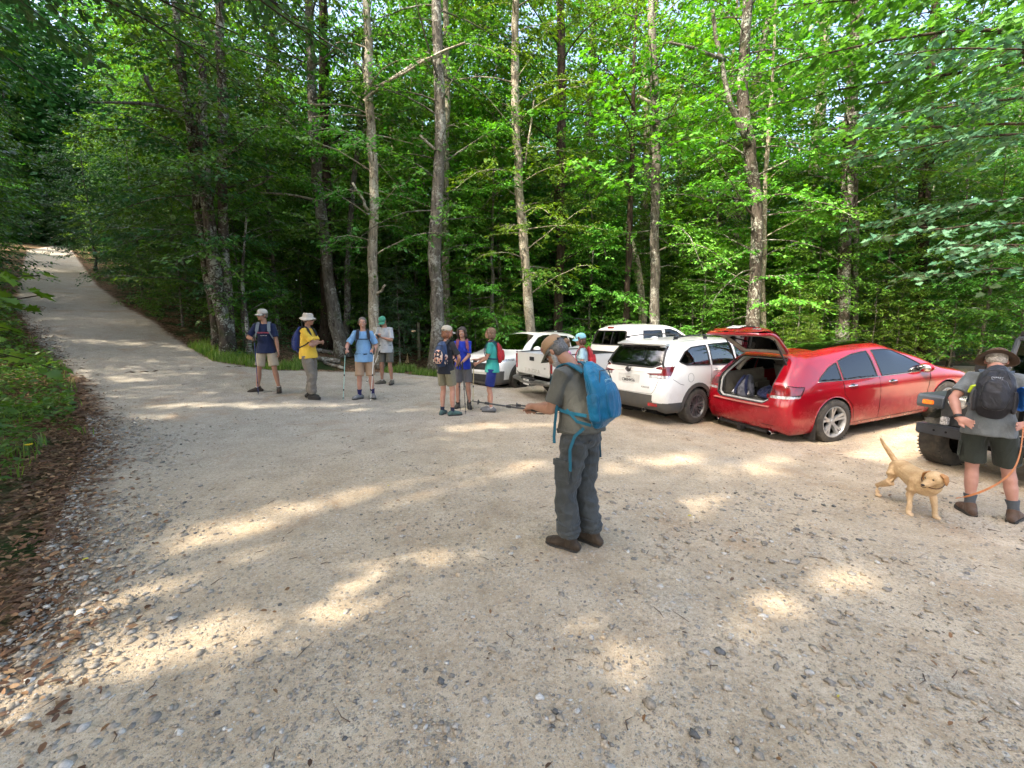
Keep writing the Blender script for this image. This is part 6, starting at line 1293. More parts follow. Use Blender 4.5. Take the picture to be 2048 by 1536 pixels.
def brimhat(T, m, R1=.155, drop=.03, crown=.10, cord=False, tilt=0, band=None):
    k = T['k']; H = T['H']; M = T['M']@rotY(R(tilt)); c = H(-.012, 0, .040); b = B()
    prof = [(R1, -drop), (R1*.9, -drop*.55), (.112, .000), (.098, .008), (.094, .035), (.090, crown*.75), (.078, crown), (.04, crown+.006), (.001, crown+.004)]; n = 32; v = []
    b.lathe([(r*k, z*k) for r, z in prof], c=(0, 0, 0), n=n, sx=1.12, sy=.98)
    b.v = [(x, y, z+(.020*math.cos(2*math.atan2(y, x))*(math.hypot(x, y)/R1)**2 if math.hypot(x, y) > .105 else 0)) for x, y, z in b.v]; b.v = [tuple(c+M@Vector(p)) for p in b.v]
    o = b.build('hat', m, T['body'], angle=0); md = o.modifiers.new('s', 'SOLIDIFY'); md.thickness = .004
    if band: B().lathe([(.100*k, .006), (.0985*k, .03)], c=c, n=30, M=M, sx=1.12, sy=.98).build('hat_band', band, o)
    if cord: B().tube([c+M@(Vector((x, y, z))*k) for x, y, z in ((.02, .085, -.02), (-.06, .062, -.085), (-.085, 0, -.11), (-.06, -.062, -.085), (.02, -.085, -.02))], .0025, 5).build('hat_cord', mat('cord_brown', (.16, .05, .03)), o)
    return o
def glasses(T, m, dark=True):
    k = T['k']; H, M = T['H'], T['M']; b = B()
    for s in (1, -1): b.ell(H(.096, .033*s, .006), (.006*k, .026*k, .018*k), M=M@rotZ(.25*s), nu=12, nv=8); b.tube([H(.094, .056*s, .012), H(.05, .078*s, .012), H(-.01, .084*s, .008)], [(.002, .004)]*3, 5)
    b.tube([H(.103, .01, .01), H(.103, -.01, .01)], .0025, 5); b.build('glasses', m, T['body'])
M_SHADES = mat('sunglasses', (.01, .01, .012), .08, coat=1)
def belongs(T, name, label, cat, group=None):
    """an empty in the wearer's frame for something carried or worn that can be put down"""
    e = empty(name, T['loc'], label=label, cat=cat, group=group); e.rotation_euler = (0, 0, T['rz']); return e
def backpack(T, label, m, size=(.15, .26, .46), z0=.08, m2=None, straps=None, belt=False, chest=False, vox=.012, wrk=.014, s1=.46, off=.115, hump=0, build=True):
    """bag on the back following the spine, with a front pocket, side pockets, handle and two shoulder straps"""
    k = T['k']; sp_ = T['spine']; e = belongs(T, 'backpack', label, 'backpack'); dx, wy, hz = size; b = B(); m2 = m2 or m
    def bk(s, d): p = sp_(s); q = sp_(s+.02)-sp_(s-.02); q.normalize(); back = Vector((-q.z, 0, q.x)); return p+back*d, back, q
    ss = np.linspace(z0, z0+hz, 8); P = []; rr = []
    for i, s in enumerate(ss):
        t = i/7; w = [.72, .95, 1, 1, .97, .90, .78, .50][i]; dp = [.62, .95, 1.05, 1, .95, .85, .70, .45][i]*(1+hump*math.sin(t*3.1)); p, bk_, q = bk(s, off*k+dx/2*dp); P.append(p); rr.append((wy/2*w, dx/2*dp))
    b.tube(P, rr, 18, up=(1, 0, 0), rnd=True); o = b.remesh('bag', m, vox, 3, parent=e, wr=(wrk, 9, (1, 1, .5), T['loc'].x))
    b = B(); pp = []; r2 = []
    for i, s in enumerate(np.linspace(z0+.05, z0+hz*.62, 5)): p, bk_, q = bk(s, off*k+dx*1.0); pp.append(p); r2.append((wy*.34*[.8, 1, 1, .95, .7][i], .034*[.8, 1, 1, .9, .6][i]))
    b.tube(pp, r2, 16, up=(1, 0, 0), rnd=True); b.remesh('front_pocket', m2, vox, 3, parent=e, wr=(wrk*.6, 11, (1, 1, .6), 4))
    for s_ in (1, -1):
        b = B(); pp = [bk(s, off*k+dx*.5)[0]+Vector((0, s_*wy*.47, 0)) for s in (z0+.03, z0+.12, z0+.19)]; b.tube(pp, [(.020, .045), (.026, .052), (.018, .05)], 12, up=(1, 0, 0), rnd=True); b.remesh('side_pocket', m2, vox, 2, parent=e)
    p, bk_, q = bk(z0+hz, off*k+.03); B().tube([p+Vector((0, -.03, 0)), p+q*.045, p+Vector((0, .03, 0))], [(.008, .003)]*3, 6).build('haul_loop', straps or m2, e)
    p1, bk_, q = bk(z0+hz*.76, off*k+dx*.88); B().tube([p1+Vector((0, -wy*.32, -.04)), p1+Vector((0, -wy*.2, .05))+bk_*.005-bk_*.02, p1+Vector((0, wy*.2, .05))-bk_*.02, p1+Vector((0, wy*.32, -.04))], .004, 5).build('zip', M_TRIM, e)
    sm_ = straps or m2; ha = T['arms']
    for nm, s_ in (('L', 1), ('R', -1)):
        sh = ha[nm][0]; y = s_*.095*k; top = sp_(.50); pts = [bk(.46, off*k+.01)[0]+Vector((0, y*.7, .0)), top+Vector((-.055, y*.95, .052))*k, top+Vector((.0, y*1.05, .062))*k, top+Vector((.070, y*1.1, .012))*k, sp_(.38)+Vector((.138, y*1.25/k*1, 0))*k, sp_(.28)+Vector((.128, y*1.55, 0))*k, sp_(.20)+Vector((.06, s_*.168*k, 0)), bk(z0+.06, off*k+.02)[0]+Vector((0, s_*.14*k, 0))]
        nn = [Vector((-1, 0, .6)), Vector((-.6, 0, 1)), Vector((0, 0, 1)), Vector((.9, 0, .7)), Vector((1, 0, .1)), Vector((1, .4*s_, 0)), Vector((.3, 1*s_, 0)), Vector((-.3, s_, 0))]
        P2 = []; N2 = []
        for i in range(7):
            for t in (0, .25, .5, .75):
                a, b0, c0, d0 = pts[max(i-1, 0)], pts[i], pts[i+1], pts[min(i+2, 7)]; P2.append(.5*((2*b0)+(c0-a)*t+(2*a-5*b0+4*c0-d0)*t*t+(3*b0-a-3*c0+d0)*t**3)); N2.append(nn[i]*(1-t)+nn[i+1]*t)
        P2.append(pts[-1]); N2.append(nn[-1]); w = [.062*k if i < 17 else .024 for i in range(len(P2))]
        B().ribbon(P2, N2, w, .011).build('shoulder_strap', sm_, e)
    if chest: B().ribbon([sp_(.36)+Vector((.150, y, 0))*k for y in (-.11, 0, .11)], (1, 0, 0), .018, .005).build('chest_strap', sm_, e)
    if belt: B().ribbon([sp_(.03)+Vector((.158*math.cos(a), .182*math.sin(a), -.0))*k for a in np.linspace(-2.5, 2.5, 15)], [Vector((math.cos(a), math.sin(a), 0)) for a in np.linspace(-2.5, 2.5, 15)], .034, .008).build('hip_belt', sm_, e)
    T['bk'] = bk; return e
def pole(label, a, b_, m, loc=True, grip=True, rest=None, group=None):
    """trekking pole from grip top a to tip b_ (world points)"""
    a, b_ = Vector(a), Vector(b_); e = empty('trekking_pole', b_, label=label, cat='trekking pole', group=group); d = (b_-a).normalized(); L = (b_-a).length; P = lambda t: a+d*t-b_
    q = B(); q.tube([P(.12), P(L*.5)], .0085, 8); q.tube([P(L*.5), P(L*.78)], .0072, 8); q.tube([P(L*.78), P(L-.03)], .0060, 8); q.build('shaft', m, e, angle=60)
    B().tube([P(-.01), P(.02), P(.07), P(.13)], [.014, .017, .0145, .0145], 10, rnd=True).build('grip', M_TRIM, e)
    q = B(); q.tube([P(L*.5-.02), P(L*.5+.02)], .0125, 8); q.build('clamp', M_TRIM, e); q = B(); q.tube([P(L*.78-.02), P(L*.78+.02)], .0115, 8); q.build('clamp', M_TRIM, e)
    up = Vector((1, 0, 0)); s1 = d.cross(up).normalized(); s2 = d.cross(s1); M = Matrix((s1, s2, -d)).transposed(); B().lathe([(.007, .012), (.024, 0), (.022, -.004), (.007, .004)], c=P(L-.07), M=M, n=12).build('basket', M_TRIM, e)
    B().tube([P(L-.035), P(L)], [.005, .0025], 6).build('tip', M_CHR, e)
    B().ribbon([P(.0), P(.03)+s1*.035, P(.09)+s1*.045, P(.12)+s1*.02, P(.05)+s1*.012], s2, .014, .003).build('wrist_strap', M_TRIM, e); return e
def wpt(T, p):
    p = Vector(p); return T['loc']+Matrix.Rotation(T['rz'], 3, 'Z')@p
def tipat(T, x, y):
    """point on the ground in the wearer's frame"""
    p = wpt(T, (x, y, 0)); return Vector((p.x, p.y, G(p.x, p.y)+.002))
SHOE = dict(black=cloth('black_shoe', (.022, .020, .018), rough=.7, wr=.2), brown=cloth('brown_boot', (.032, .022, .015), rough=.6, wr=.5, col2=(.060, .042, .028)), tanb=cloth('tan_boot', (.10, .050, .028), rough=.7, col2=(.07, .05, .04)), grey=cloth('grey_shoe', (.20, .20, .205), rough=.7, col2=(.06, .06, .065)), green=cloth('green_shoe', (.09, .17, .15), rough=.7, col2=(.04, .06, .06)), olive=cloth('olive_shoe', (.13, .115, .085), rough=.7, col2=(.06, .05, .04)))
# ---- the man in front, head bowed over his poles
TW = mat('belt_leather', (.085, .035, .022), .5)
def front_extra(T):
    k = T['k']; b = B(); sp_ = T['spine']; body = T['body']
    b.ribbon([sp_(.045)+Vector((.132*math.cos(a), .160*math.sin(a), 0))*k for a in np.linspace(-math.pi, math.pi, 33)], [Vector((math.cos(a), math.sin(a), 0)) for a in np.linspace(-math.pi, math.pi, 33)], .036, .006); b.build('belt', TW, body)
    b = B();
    for a in (-2.6, 2.6, 3.14): c = sp_(.045)+Vector((.137*math.cos(a), .165*math.sin(a), 0))*k; b.box(c, (.012, .014, .05), rz=a)
    b.build('belt_loops', bpy.data.materials['grey_trousers'], T['bottom'])
    # beard
    H, M = T['H'], T['M']; b = B(); b.ell(H(.048, 0, -.082), (.046*k, .050*k, .046*k), M=M); b.ell(H(.078, 0, -.062), (.020*k, .036*k, .026*k), M=M)
    for s in (1, -1): b.tube([H(.0, .068*s, .0), H(.015, .064*s, -.05), H(.05, .042*s, -.09)], [.012*k, .020*k, .022*k], 8, rnd=True)
    b.remesh('beard', hair_mat('grey_beard', (.40, .38, .36)), .006, 2, parent=body, wr=(.006, 45)); glasses(T, M_SHADES)
    # cargo pockets, knee seam and gathered cuffs
    for nm, s in (('L', 1), ('R', -1)):
        hp, kn, an, f_ = T['legs'][nm]; c = hp*.42+kn*.58; b = B(); b.box(c+Vector((.005, s*.098, .01))*k, (.145*k, .026, .19*k), bev=.010); b.box(c+Vector((.005, s*.113, .075))*k, (.155*k, .012, .055*k), bev=.005); b.build('cargo_pocket', bpy.data.materials['grey_trousers'], T['bottom'])
        c = kn+Vector((0, 0, .055))*k; B().tube([c+Vector((.086*math.cos(a), .084*math.sin(a), .006*math.sin(a*3)))*k for a in np.linspace(0, 6.283, 25)[:-1]], [(.0035, .006)]*24, 6, closed=True).build('zip_seam', mat('seam_dark', (.03, .033, .035), .8), T['bottom'])
        b = B()
        for z, r_ in ((.0, .078), (.030, .088), (.060, .082), (.096, .088)): c = an*(1-.0)+(kn-an)*(z+.055)/.43+Vector((-.004, 0, 0)); b.tube([c+Vector((r_*math.cos(a)*.98, r_*math.sin(a)*.93, .008*math.sin(a*2+z*60)))*k for a in np.linspace(0, 6.283, 21)[:-1]], .016*k, 8, closed=True)
        b.remesh('gathered_cuff', bpy.data.materials['grey_trousers'], .007, 3, parent=T['bottom'], wr=(.006, 22, (1, 1, 1.5)))
    bz = sp_(-.03)+Vector((-.128, .075, 0))*k; B().box(bz, (.008, .12, .012), rz=.3).build('back_pocket', bpy.data.materials['seam_dark'], T['bottom'])
c_tr = cloth('grey_trousers', (.060, .067, .070), .3, .8, wr=.8, wsc=9); c_gt = cloth('grey_tee', (.10, .10, .088), .25, .9, wr=.5, wsc=9)
T = person('bearded man in grey cargo trousers, head bowed over poles, blue pack on his back', (.54, 3.24), 140, 1.71, 'tan', lean=2, lean2=20, headp=50, heady=0, feet={'L': (.035, .10, 6), 'R': (-.06, -.10, -4)},
    hands={'L': (.41, .10, 1.145), 'R': (.40, -.03, 1.14)}, hint={'L': (-.6, .35, -.8), 'R': (-.6, -.35, -.8)}, hd={'L': ((.88, -.38, -.05), (-.2, -.3, -1)), 'R': ((.85, .40, -.08), (-.2, .3, -1))}, curl=(1.05, 1.05), belly=.045, vox=.0065, top=c_gt, bottom=('trousers', c_tr), shoes=(SHOE['brown'], .15),
    hairf=(hair_short, hair_mat('grey_hair', (.13, .125, .12))), extra=front_extra, face=1, sleeve=.78, hemz=.04)
cap(T, cloth('tan_cap', (.38, .25, .15), col2=(.30, .19, .11), wr=.2), cloth('olive_brim', (.085, .085, .06), wr=.1), tilt=-6)
o = T['body'].children
k = T['k']; Hh = T['H']; c_ = T['H'](-.014, 0, .048); Mc = T['M']@rotY(R(-6))
B().ribbon([c_+Mc@(Vector((.060+.030*(1-abs(t)), .078*t, .078-.066*abs(t)**1.6+.004))*k) for t in (-1, -.7, -.4, 0, .4, .7, 1)], [Mc@Vector((.6, t, 1)) for t in (-1, -.7, -.4, 0, .4, .7, 1)], .030, .003).build('cap_stripe', cloth('rust_cloth', (.33, .11, .07), wr=.1), T['body'])
M_BLUE = cloth('blue_nylon', (.001, .125, .27), .35, .42, weave=700, wr=.9, wsc=11)
M_BLUED = cloth('teal_strap', (.006, .10, .165), .2, .6, wr=.2)
bp_ = backpack(T, 'bright blue hiking backpack worn by the man in grey in front', M_BLUE, (.17, .30, .39), .10, m2=M_BLUE, straps=M_BLUED, chest=False, vox=.008, wrk=.009, off=.125, hump=.12)
bk = T['bk']
for s in (1, -1): # hanging compression straps and hip belt ends
    a = bk(.10, .19)[0]+Vector((0, .17*s, 0)); B().ribbon([a, a+Vector((.10, .03*s, .02)), a+Vector((.19, .035*s, .10))], (0, s, 0), .022, .004).build('side_strap', M_BLUED, bp_)
    a = sp0 = T['spine'](.02)+Vector((-.06, .19*s, 0)); B().ribbon([T['spine'](.09)+Vector((-.13, .17*s, 0)), a, a+Vector((.02, .03*s, -.10)), a+Vector((.01, .035*s, -.26))], (0, s, 0), .024, .004).build('belt_strap', M_BLUED, bp_)
a = T['spine'](.09)+Vector((.115, .185, 0)); B().ribbon([T['spine'](.30)+Vector((.06, .185, 0)), a, a+Vector((.0, .008, -.10)), a+Vector((-.004, .01, -.15))], (0, 1, 0), .024, .004).build('loose_strap', M_BLUED, bp_)
p, bdir, q = bk(.385, .275); 
tm_ = Matrix.Translation(p+bdir*.012+q*-.02) @ (Matrix((Vector((0, 1, 0))*-1, q, bdir)).transposed().to_4x4()); text('OSPREY', .034, mat('pale_print', (.28, .50, .60), .5), bp_, tm_ , name='pack_lettering')
B().tube([tuple(tm_@Vector((.055*math.cos(t), .028*math.sin(t)-.01, .001))) for t in np.linspace(3.3, 6.1, 12)], .0016, 4).build('pack_emblem', bpy.data.materials['pale_print'], bp_)
wl = T['arms']['L'][2]; wR = T['arms']['R'][2]
ga, gb = wpt(T, wl+Vector((.065, -.03, -.026))), wpt(T, wR+Vector((.06, .02, -.026)))
ax_ = Vector((1, -.12, -.10)).normalized()
pole('dark trekking pole held level in both hands by the man in front', ga+ax_*.16+Vector((0, 0, -.015)), ga-ax_*.50, M_CLAD)
pole('second dark trekking pole lying alongside the first in the front man\'s hands', ga+ax_*.20+Vector((.02, .045, .012)), ga-Vector((.9, -.3, -.10)).normalized()*.18, M_CLAD)
# ---- the man with the dog
def dogman_extra(T):
    sp_, k = T['spine'], T['k']; a_ = T['arms']['L']; w = a_[2]*.93+a_[1]*.07; d = (a_[2]-a_[1]).normalized(); B().tube([w-d*.012, w+d*.012], [.036, .036], 14).build('watch', M_TRIM, T['body'])
    for s in (1, -1): hp, kn, an, f_ = T['legs']['L' if s > 0 else 'R']; c = hp*.45+kn*.55; B().box(c+Vector((-.01, s*.10, 0))*k, (.13, .02, .16), bev=.006).build('side_pocket', bpy.data.materials['dark_shorts'], T['bottom'])
T = person('man in brown brimmed hat and dark shorts seen from behind, hands at his back', (4.59, 4.00), 44, 1.66, 'pink', lean=8, lean2=26, headp=46, heady=0, feet={'L': (-.03, .05, 22), 'R': (.03, -.24, -14)},
    hands={'L': (-.17, .22, 1.02), 'R': (-.13, -.26, 1.03)}, hint={'L': (.12, 1, -.1), 'R': (.12, -1, -.1)}, hd={'L': ((-.35, -.85, -.35), (-.9, .3, .2)), 'R': ((-.35, .85, -.25), (-.9, -.3, .2))}, curl=(.35, .45), belly=.02, vox=.007,
    top=cloth('heather_tee', (.15, .165, .175), .25, wr=.6, wsc=9), bottom=('shorts', cloth('dark_shorts', (.036, .042, .036), .3, wr=.5, wsc=9)), pant=.86, shoes=(SHOE['tanb'], .12), socks=(cloth('grey_sock', (.075, .085, .10), wr=.1), .30), hairf=(hair_short, hair_mat('white_hair', (.42, .38, .34))), hatf=(brimhat, cloth('brown_hat', (.085, .048, .028), wr=.1), .165, .018, .085, True, -14), extra=dogman_extra, face=1, sleeve=.72, hemz=-.11)
M_CH = cloth('charcoal_nylon', (.020, .020, .026), .35, .5, wr=.7, wsc=9)
bp_ = backpack(T, 'charcoal daypack on the back of the man in the brown hat', M_CH, (.14, .265, .43), .09, m2=M_CH, straps=cloth('slate_strap', (.05, .07, .095), wr=.1), vox=.008, wrk=.012, off=.112)
bk = T['bk']; p, bdir, q = bk(.385, .25); tm_ = Matrix.Translation(p+bdir*.006) @ (Matrix((Vector((0, 1, 0))*-1, q, bdir)).transposed().to_4x4()); text('OSPREY', .022, mat('grey_print', (.34, .38, .45), .5), bp_, tm_, name='pack_lettering')
B().tube([tuple(tm_@Vector((.036*math.cos(t), .018*math.sin(t)-.008, .001))) for t in np.linspace(3.3, 6.1, 12)], .0014, 4).build('pack_emblem', bpy.data.materials['grey_print'], bp_)
p, bdir, q = bk(.29, .18); B().tube([p+Vector((0, .165, -.02)), p+Vector((0, .15, .035)), p+Vector((.01, .13, .04))], [.012, .014, .010], 8, rnd=True).build('whistle', mat('lime_plastic', (.50, .62, .02), .4), bp_)
e = belongs(T, 'flying_disc', 'blue flying disc clipped to the right side of the charcoal daypack', 'flying disc'); p, bdir, q = bk(.24, .17)
B().lathe([(.001, .012), (.085, .010), (.105, .004), (.112, -.012), (.108, -.022)], c=p+Vector((0, -.175, 0)), n=32, M=rotZ(.35)@Matrix.Rotation(R(90), 3, 'X')).build('disc', mat('blue_plastic', (.03, .16, .55), .35, coat=.4), e)
wr_ = wpt(T, T['arms']['R'][2]+Vector((-.03, .05, -.03)))
lp = [wr_, PX(2040, 905, 3.60), PX(2026, 940, 3.50), PX(1998, 965, 3.44), PX(1965, 982, 3.42), PX(1935, 992, 3.44), PX(1912, 996, 3.50)]
L2 = []
for i in range(len(lp)-1):
    for t in (0, .25, .5, .75):
        a, b0, c0, d0 = lp[max(i-1, 0)], lp[i], lp[i+1], lp[min(i+2, len(lp)-1)]; L2.append(.5*((2*b0)+(c0-a)*t+(2*a-5*b0+4*c0-d0)*t*t+(3*b0-a-3*c0+d0)*t**3))
L2.append(lp[-1]); e = empty('dog_leash', lp[-1], label='orange strap leash curving from the hatted man\'s hand towards the dog', cat='leash')
B().ribbon([p-lp[-1] for p in L2], (.4, -1, .3), .017, .003).build('strap', mat('orange_webbing', (.50, .17, .05), .6, bump=.3, bsc=300), e)
# ---- four men at the back
def f_navy(T):
    k = T['k']; sp_ = T['spine']; p = sp_(.34)+Vector((.137, 0, 0)); M = Matrix.Translation(p) @ Matrix.Rotation(R(4), 4, 'Y') @ Matrix(((0, 0, 1, 0), (1, 0, 0, 0), (0, 1, 0, 0), (0, 0, 0, 1)))
    text('PEDESTRIAN', .042, mat('red_print', (.55, .10, .14), .7), T['shirt'], M, name='shirt_print', bold=True, depth=.006); text('WALKING CLUB', .018, mat('white_print', (.6, .6, .62), .7), T['shirt'], M@Matrix.Translation((0, -.06, 0)), name='shirt_print', depth=.006)
    glasses(T, M_SHADES)
T = person('man in navy tee shirt and beige shorts with a pole, looking off to his right', (-5.43, 9.42), -76, 1.78, 'tan', lean=0, headp=4, heady=-48, feet={'L': (.02, .20, 14), 'R': (-.02, -.24, -62)}, hands={'L': (.10, .26, .88), 'R': (.27, -.17, 1.18)}, hint={'L': (-.6, .8, -.3), 'R': (-.5, -.8, -.5)}, hd={'R': ((.7, .6, .1), (.3, -.2, -.6))}, curl=(.4, 1.2),
    top=cloth('navy_tee', (.012, .020, .060), wr=.5), bottom=('shorts', cloth('beige_shorts', (.42, .36, .27), wr=.4)), shoes=(SHOE['brown'], .14), socks=(cloth('white_sock', (.55, .53, .5), wr=.1), .10), hairf=(hair_short, hair_mat('grey_brown_hair', (.13, .11, .09))), hatf=(cap, cloth('pale_cap', (.50, .46, .40), wr=.1)), extra=f_navy, sleeve=.80, hemz=-.10)
backpack(T, 'light grey strapped pack on the man in the navy shirt', cloth('grey_nylon', (.16, .19, .22)), (.12, .26, .42), .08, straps=bpy.data.materials['grey_nylon'])
w = T['arms']['R'][2]; pole('blue trekking pole planted by the man in the navy shirt', wpt(T, w+Vector((.07, .05, .06))), tipat(T, .33, -.13), mat('blue_pole', (.02, .04, .16), .3))
def f_yel(T):
    glasses(T, M_SHADES)
T = person('man in yellow shirt with arms folded, pale sun hat and grey trousers, facing right', (-4.36, 9.1), -4, 1.77, 'tan', lean=-2, lean2=8, headp=4, heady=4, feet={'L': (-.07, .08, 5), 'R': (.08, -.09, -12)}, hands={'L': (.24, -.14, 1.16), 'R': (.25, .13, 1.20)}, hint={'L': (.2, .8, -.6), 'R': (.2, -.8, -.6)}, hd={'L': ((-.1, -.9, .1), (-.8, 0, 0)), 'R': ((-.1, .9, .1), (-.8, 0, 0))}, curl=(.5, .5), belly=.02,
    top=cloth('yellow_shirt', (.78, .50, .06), .15, wr=.5), bottom=('trousers', cloth('taupe_trousers', (.20, .175, .145), .25, wr=.7)), shoes=(SHOE['black'], .12), hairf=(hair_short, hair_mat('grey_brown_hair', (.13, .11, .09))), hatf=(brimhat, cloth('cream_hat', (.58, .52, .44), wr=.1), .150, .035, .095), extra=f_yel, sleeve=.85, hemz=-.09)
backpack(T, 'royal blue backpack worn by the man in the yellow shirt', cloth('navy_nylon', (.012, .03, .16), .4, .5, wr=.8), (.17, .29, .46), .06, straps=cloth('black_strap', (.02, .022, .03), wr=.1))
def f_blue(T):
    pass
T = person('smiling bareheaded man in light blue shirt with a pole in each hand, facing the camera', (-3.29, 9.45), -72, 1.76, 'fair', lean=0, headp=0, heady=0, feet={'L': (.0, .15, 10), 'R': (.06, -.13, -48)}, hands={'L': (.24, .22, 1.06), 'R': (.26, -.36, 1.06)}, hint={'L': (-.7, .5, -.6), 'R': (-.6, -.7, -.6)}, hd={'L': ((.7, -.3, .3), (-.2, -.8, -.3)), 'R': ((.7, .1, .3), (-.2, .8, -.3))}, curl=(1.2, 1.2),
    top=cloth('light_blue_shirt', (.20, .38, .62), .15, wr=.5), bottom=('shorts', cloth('tan_shorts', (.40, .27, .175), wr=.4)), pant=.97, shoes=(SHOE['grey'], .10), socks=(cloth('indigo_sock', (.02, .018, .09), wr=.1), .30), hairf=(hair_short, hair_mat('short_grey_hair', (.17, .14, .12))), face=2, sleeve=.85, hemz=-.14, belly=.02)
backpack(T, 'black harnessed backpack on the man in the light blue shirt', cloth('black_nylon', (.018, .020, .026)), (.13, .27, .44), .08, straps=bpy.data.materials['black_strap'], belt=True, chest=True)
M_TEALP = mat('pale_pole', (.30, .55, .50), .35); M_SILV = mat('silver_pole', (.60, .62, .62), .3, .4)
for nm, m, tx, ty in (('R', M_TEALP, .30, -.46), ('L', M_SILV, .42, .10)):
    w = T['arms'][nm][2]; pole('pale green trekking pole in the right hand of the man in light blue' if nm == 'R' else 'silver trekking pole in the left hand of the man in light blue', wpt(T, w+Vector((.06, 0, .07))), tipat(T, tx, ty), m)
T = person('man in pale grey tee shirt and green cap looking down at his phone', (-3.36, 11.37), -98, 1.77, 'tan', lean=0, lean2=8, headp=34, heady=-4, feet={'L': (.0, .13, 8), 'R': (.04, -.13, -40)}, hands={'L': (.27, .02, 1.24), 'R': (.30, -.09, 1.25)}, hint={'L': (-.4, .7, -.7), 'R': (-.4, -.7, -.7)}, hd={'L': ((.4, -.9, .2), (.1, .2, 1)), 'R': ((.5, .6, .3), (-.1, .3, .8))}, curl=(.7, .7),
    top=cloth('pale_grey_tee', (.42, .44, .46), .15, wr=.4), bottom=('shorts', cloth('olive_shorts', (.12, .115, .095), wr=.4)), shoes=(SHOE['olive'], .11), socks=(cloth('pale_sock', (.40, .38, .34), wr=.1), .10), hairf=(hair_short, hair_mat('grey_brown_hair', (.13, .11, .09))), hatf=(cap, cloth('green_cap', (.07, .30, .20), wr=.1)), sleeve=.85, hemz=-.12, belly=.02)
B().ribbon([T['spine'](.06)+Vector((.150*math.cos(a), .172*math.sin(a), 0)) for a in np.linspace(-3.14, 3.14, 25)], [Vector((math.cos(a), math.sin(a), 0)) for a in np.linspace(-3.14, 3.14, 25)], .045, .010).build('waist_belt', bpy.data.materials['black_strap'], T['body'])
w = wpt(T, T['arms']['R'][2]+Vector((.10, .06, .035))); ph = B().box((0, 0, 0), (.15, .075, .009), bev=.004, rz=0).build('phone', M_TRIM, label='black phone held by the man in the green cap', cat='phone'); ph.location = w; ph.rotation_euler = (0, R(-35), T['rz'])
pole('silver trekking pole leaning from the waist of the man in the green cap', wpt(T, (.14, -.10, .92)), tipat(T, .30, -.46), M_SILV)
# ---- three women talking
T = person('woman in black tee shirt, khaki shorts and cream cap, seen from behind', (-1.27, 8.12), 66, 1.67, 'fair', fem=1, lean=0, lean2=8, headp=4, heady=-20, feet={'L': (.0, .10, 8), 'R': (.02, -.12, -38)}, hands={'L': (.20, .16, 1.02), 'R': (.24, -.14, 1.05)}, hint={'L': (-.5, .8, -.4), 'R': (-.4, -.9, -.4)},
    top=cloth('black_tee', (.018, .020, .028), wr=.4), bottom=('shorts', cloth('khaki_shorts', (.20, .185, .125), wr=.4)), pant=.72, shoes=(SHOE['green'], .09), socks=(cloth('navy_sock', (.02, .025, .05), wr=.1), .20), hairf=(hair_bob, hair_mat('auburn_hair', (.26, .11, .06))), hatf=(cap, cloth('cream_cap', (.50, .45, .36), wr=.1), None, 0, 1.13), sleeve=.80, hemz=-.10)
def pattern_mat():
    g = N('patterned_cloth'); v = g.n('TexVoronoi', {'Vector': g.obj(), 'Scale': 28.0}); c = g.n('SeparateColor', {0: v.outputs['Color']}).outputs[0]
    return g.fin(col=g.ramp(c, [(0, (.02, .02, .035)), (.34, (.50, .24, .17)), (.52, (.55, .40, .32)), (.66, (.03, .03, .05)), (.85, (.62, .50, .42))], 'CONSTANT'), rough=.8)
backpack(T, 'dark backpack with a pink and cream patterned front, on the woman in black', cloth('dark_blue_nylon', (.02, .04, .10)), (.14, .27, .42), .08, m2=pattern_mat(), straps=bpy.data.materials['black_strap'])
pole('dark trekking pole between the woman in black and the woman in the blue shirt', wpt(T, (.28, -.20, 1.02)), tipat(T, .22, -.30), M_CLAD)
T = person('smiling woman in royal blue shirt and grey shorts facing the camera', (-1.03, 8.9), -88, 1.67, 'fair', fem=1, headp=2, heady=-10, feet={'L': (.0, .12, 10), 'R': (.0, -.12, -10)}, hands={'L': (.26, -.02, 1.02), 'R': (.25, -.10, 1.04)}, hint={'L': (-.3, .9, -.3), 'R': (-.3, -.9, -.3)}, hd={'L': ((.5, -.8, .1), (-.6, -.2, -.4)), 'R': ((.7, .5, .1), (-.4, .4, -.4))}, curl=(1.1, 1.1),
    top=cloth('royal_blue_tee', (.02, .045, .42), .2, wr=.4), bottom=('shorts', cloth('grey_shorts', (.14, .135, .145), wr=.4)), shoes=(SHOE['black'], .16), hairf=(hair_bob, hair_mat('dark_brown_hair', (.060, .045, .038))), face=2, sleeve=.80, hemz=-.08)
backpack(T, 'backpack with plum coloured straps on the woman in royal blue', cloth('plum_nylon', (.22, .07, .10)), (.13, .25, .40), .1, straps=bpy.data.materials['plum_nylon'])
for i, (s_, x) in enumerate(((1, .30), (-1, .36))): pole(('black trekking pole nearer the teal shirt, held by the woman in royal blue', 'black trekking pole nearer the woman in black, held by the woman in royal blue')[i], wpt(T, T['arms']['L'][2]+Vector((.06, -.02-.03*i, .05))), tipat(T, x, .10*s_+.06), M_CLAD)
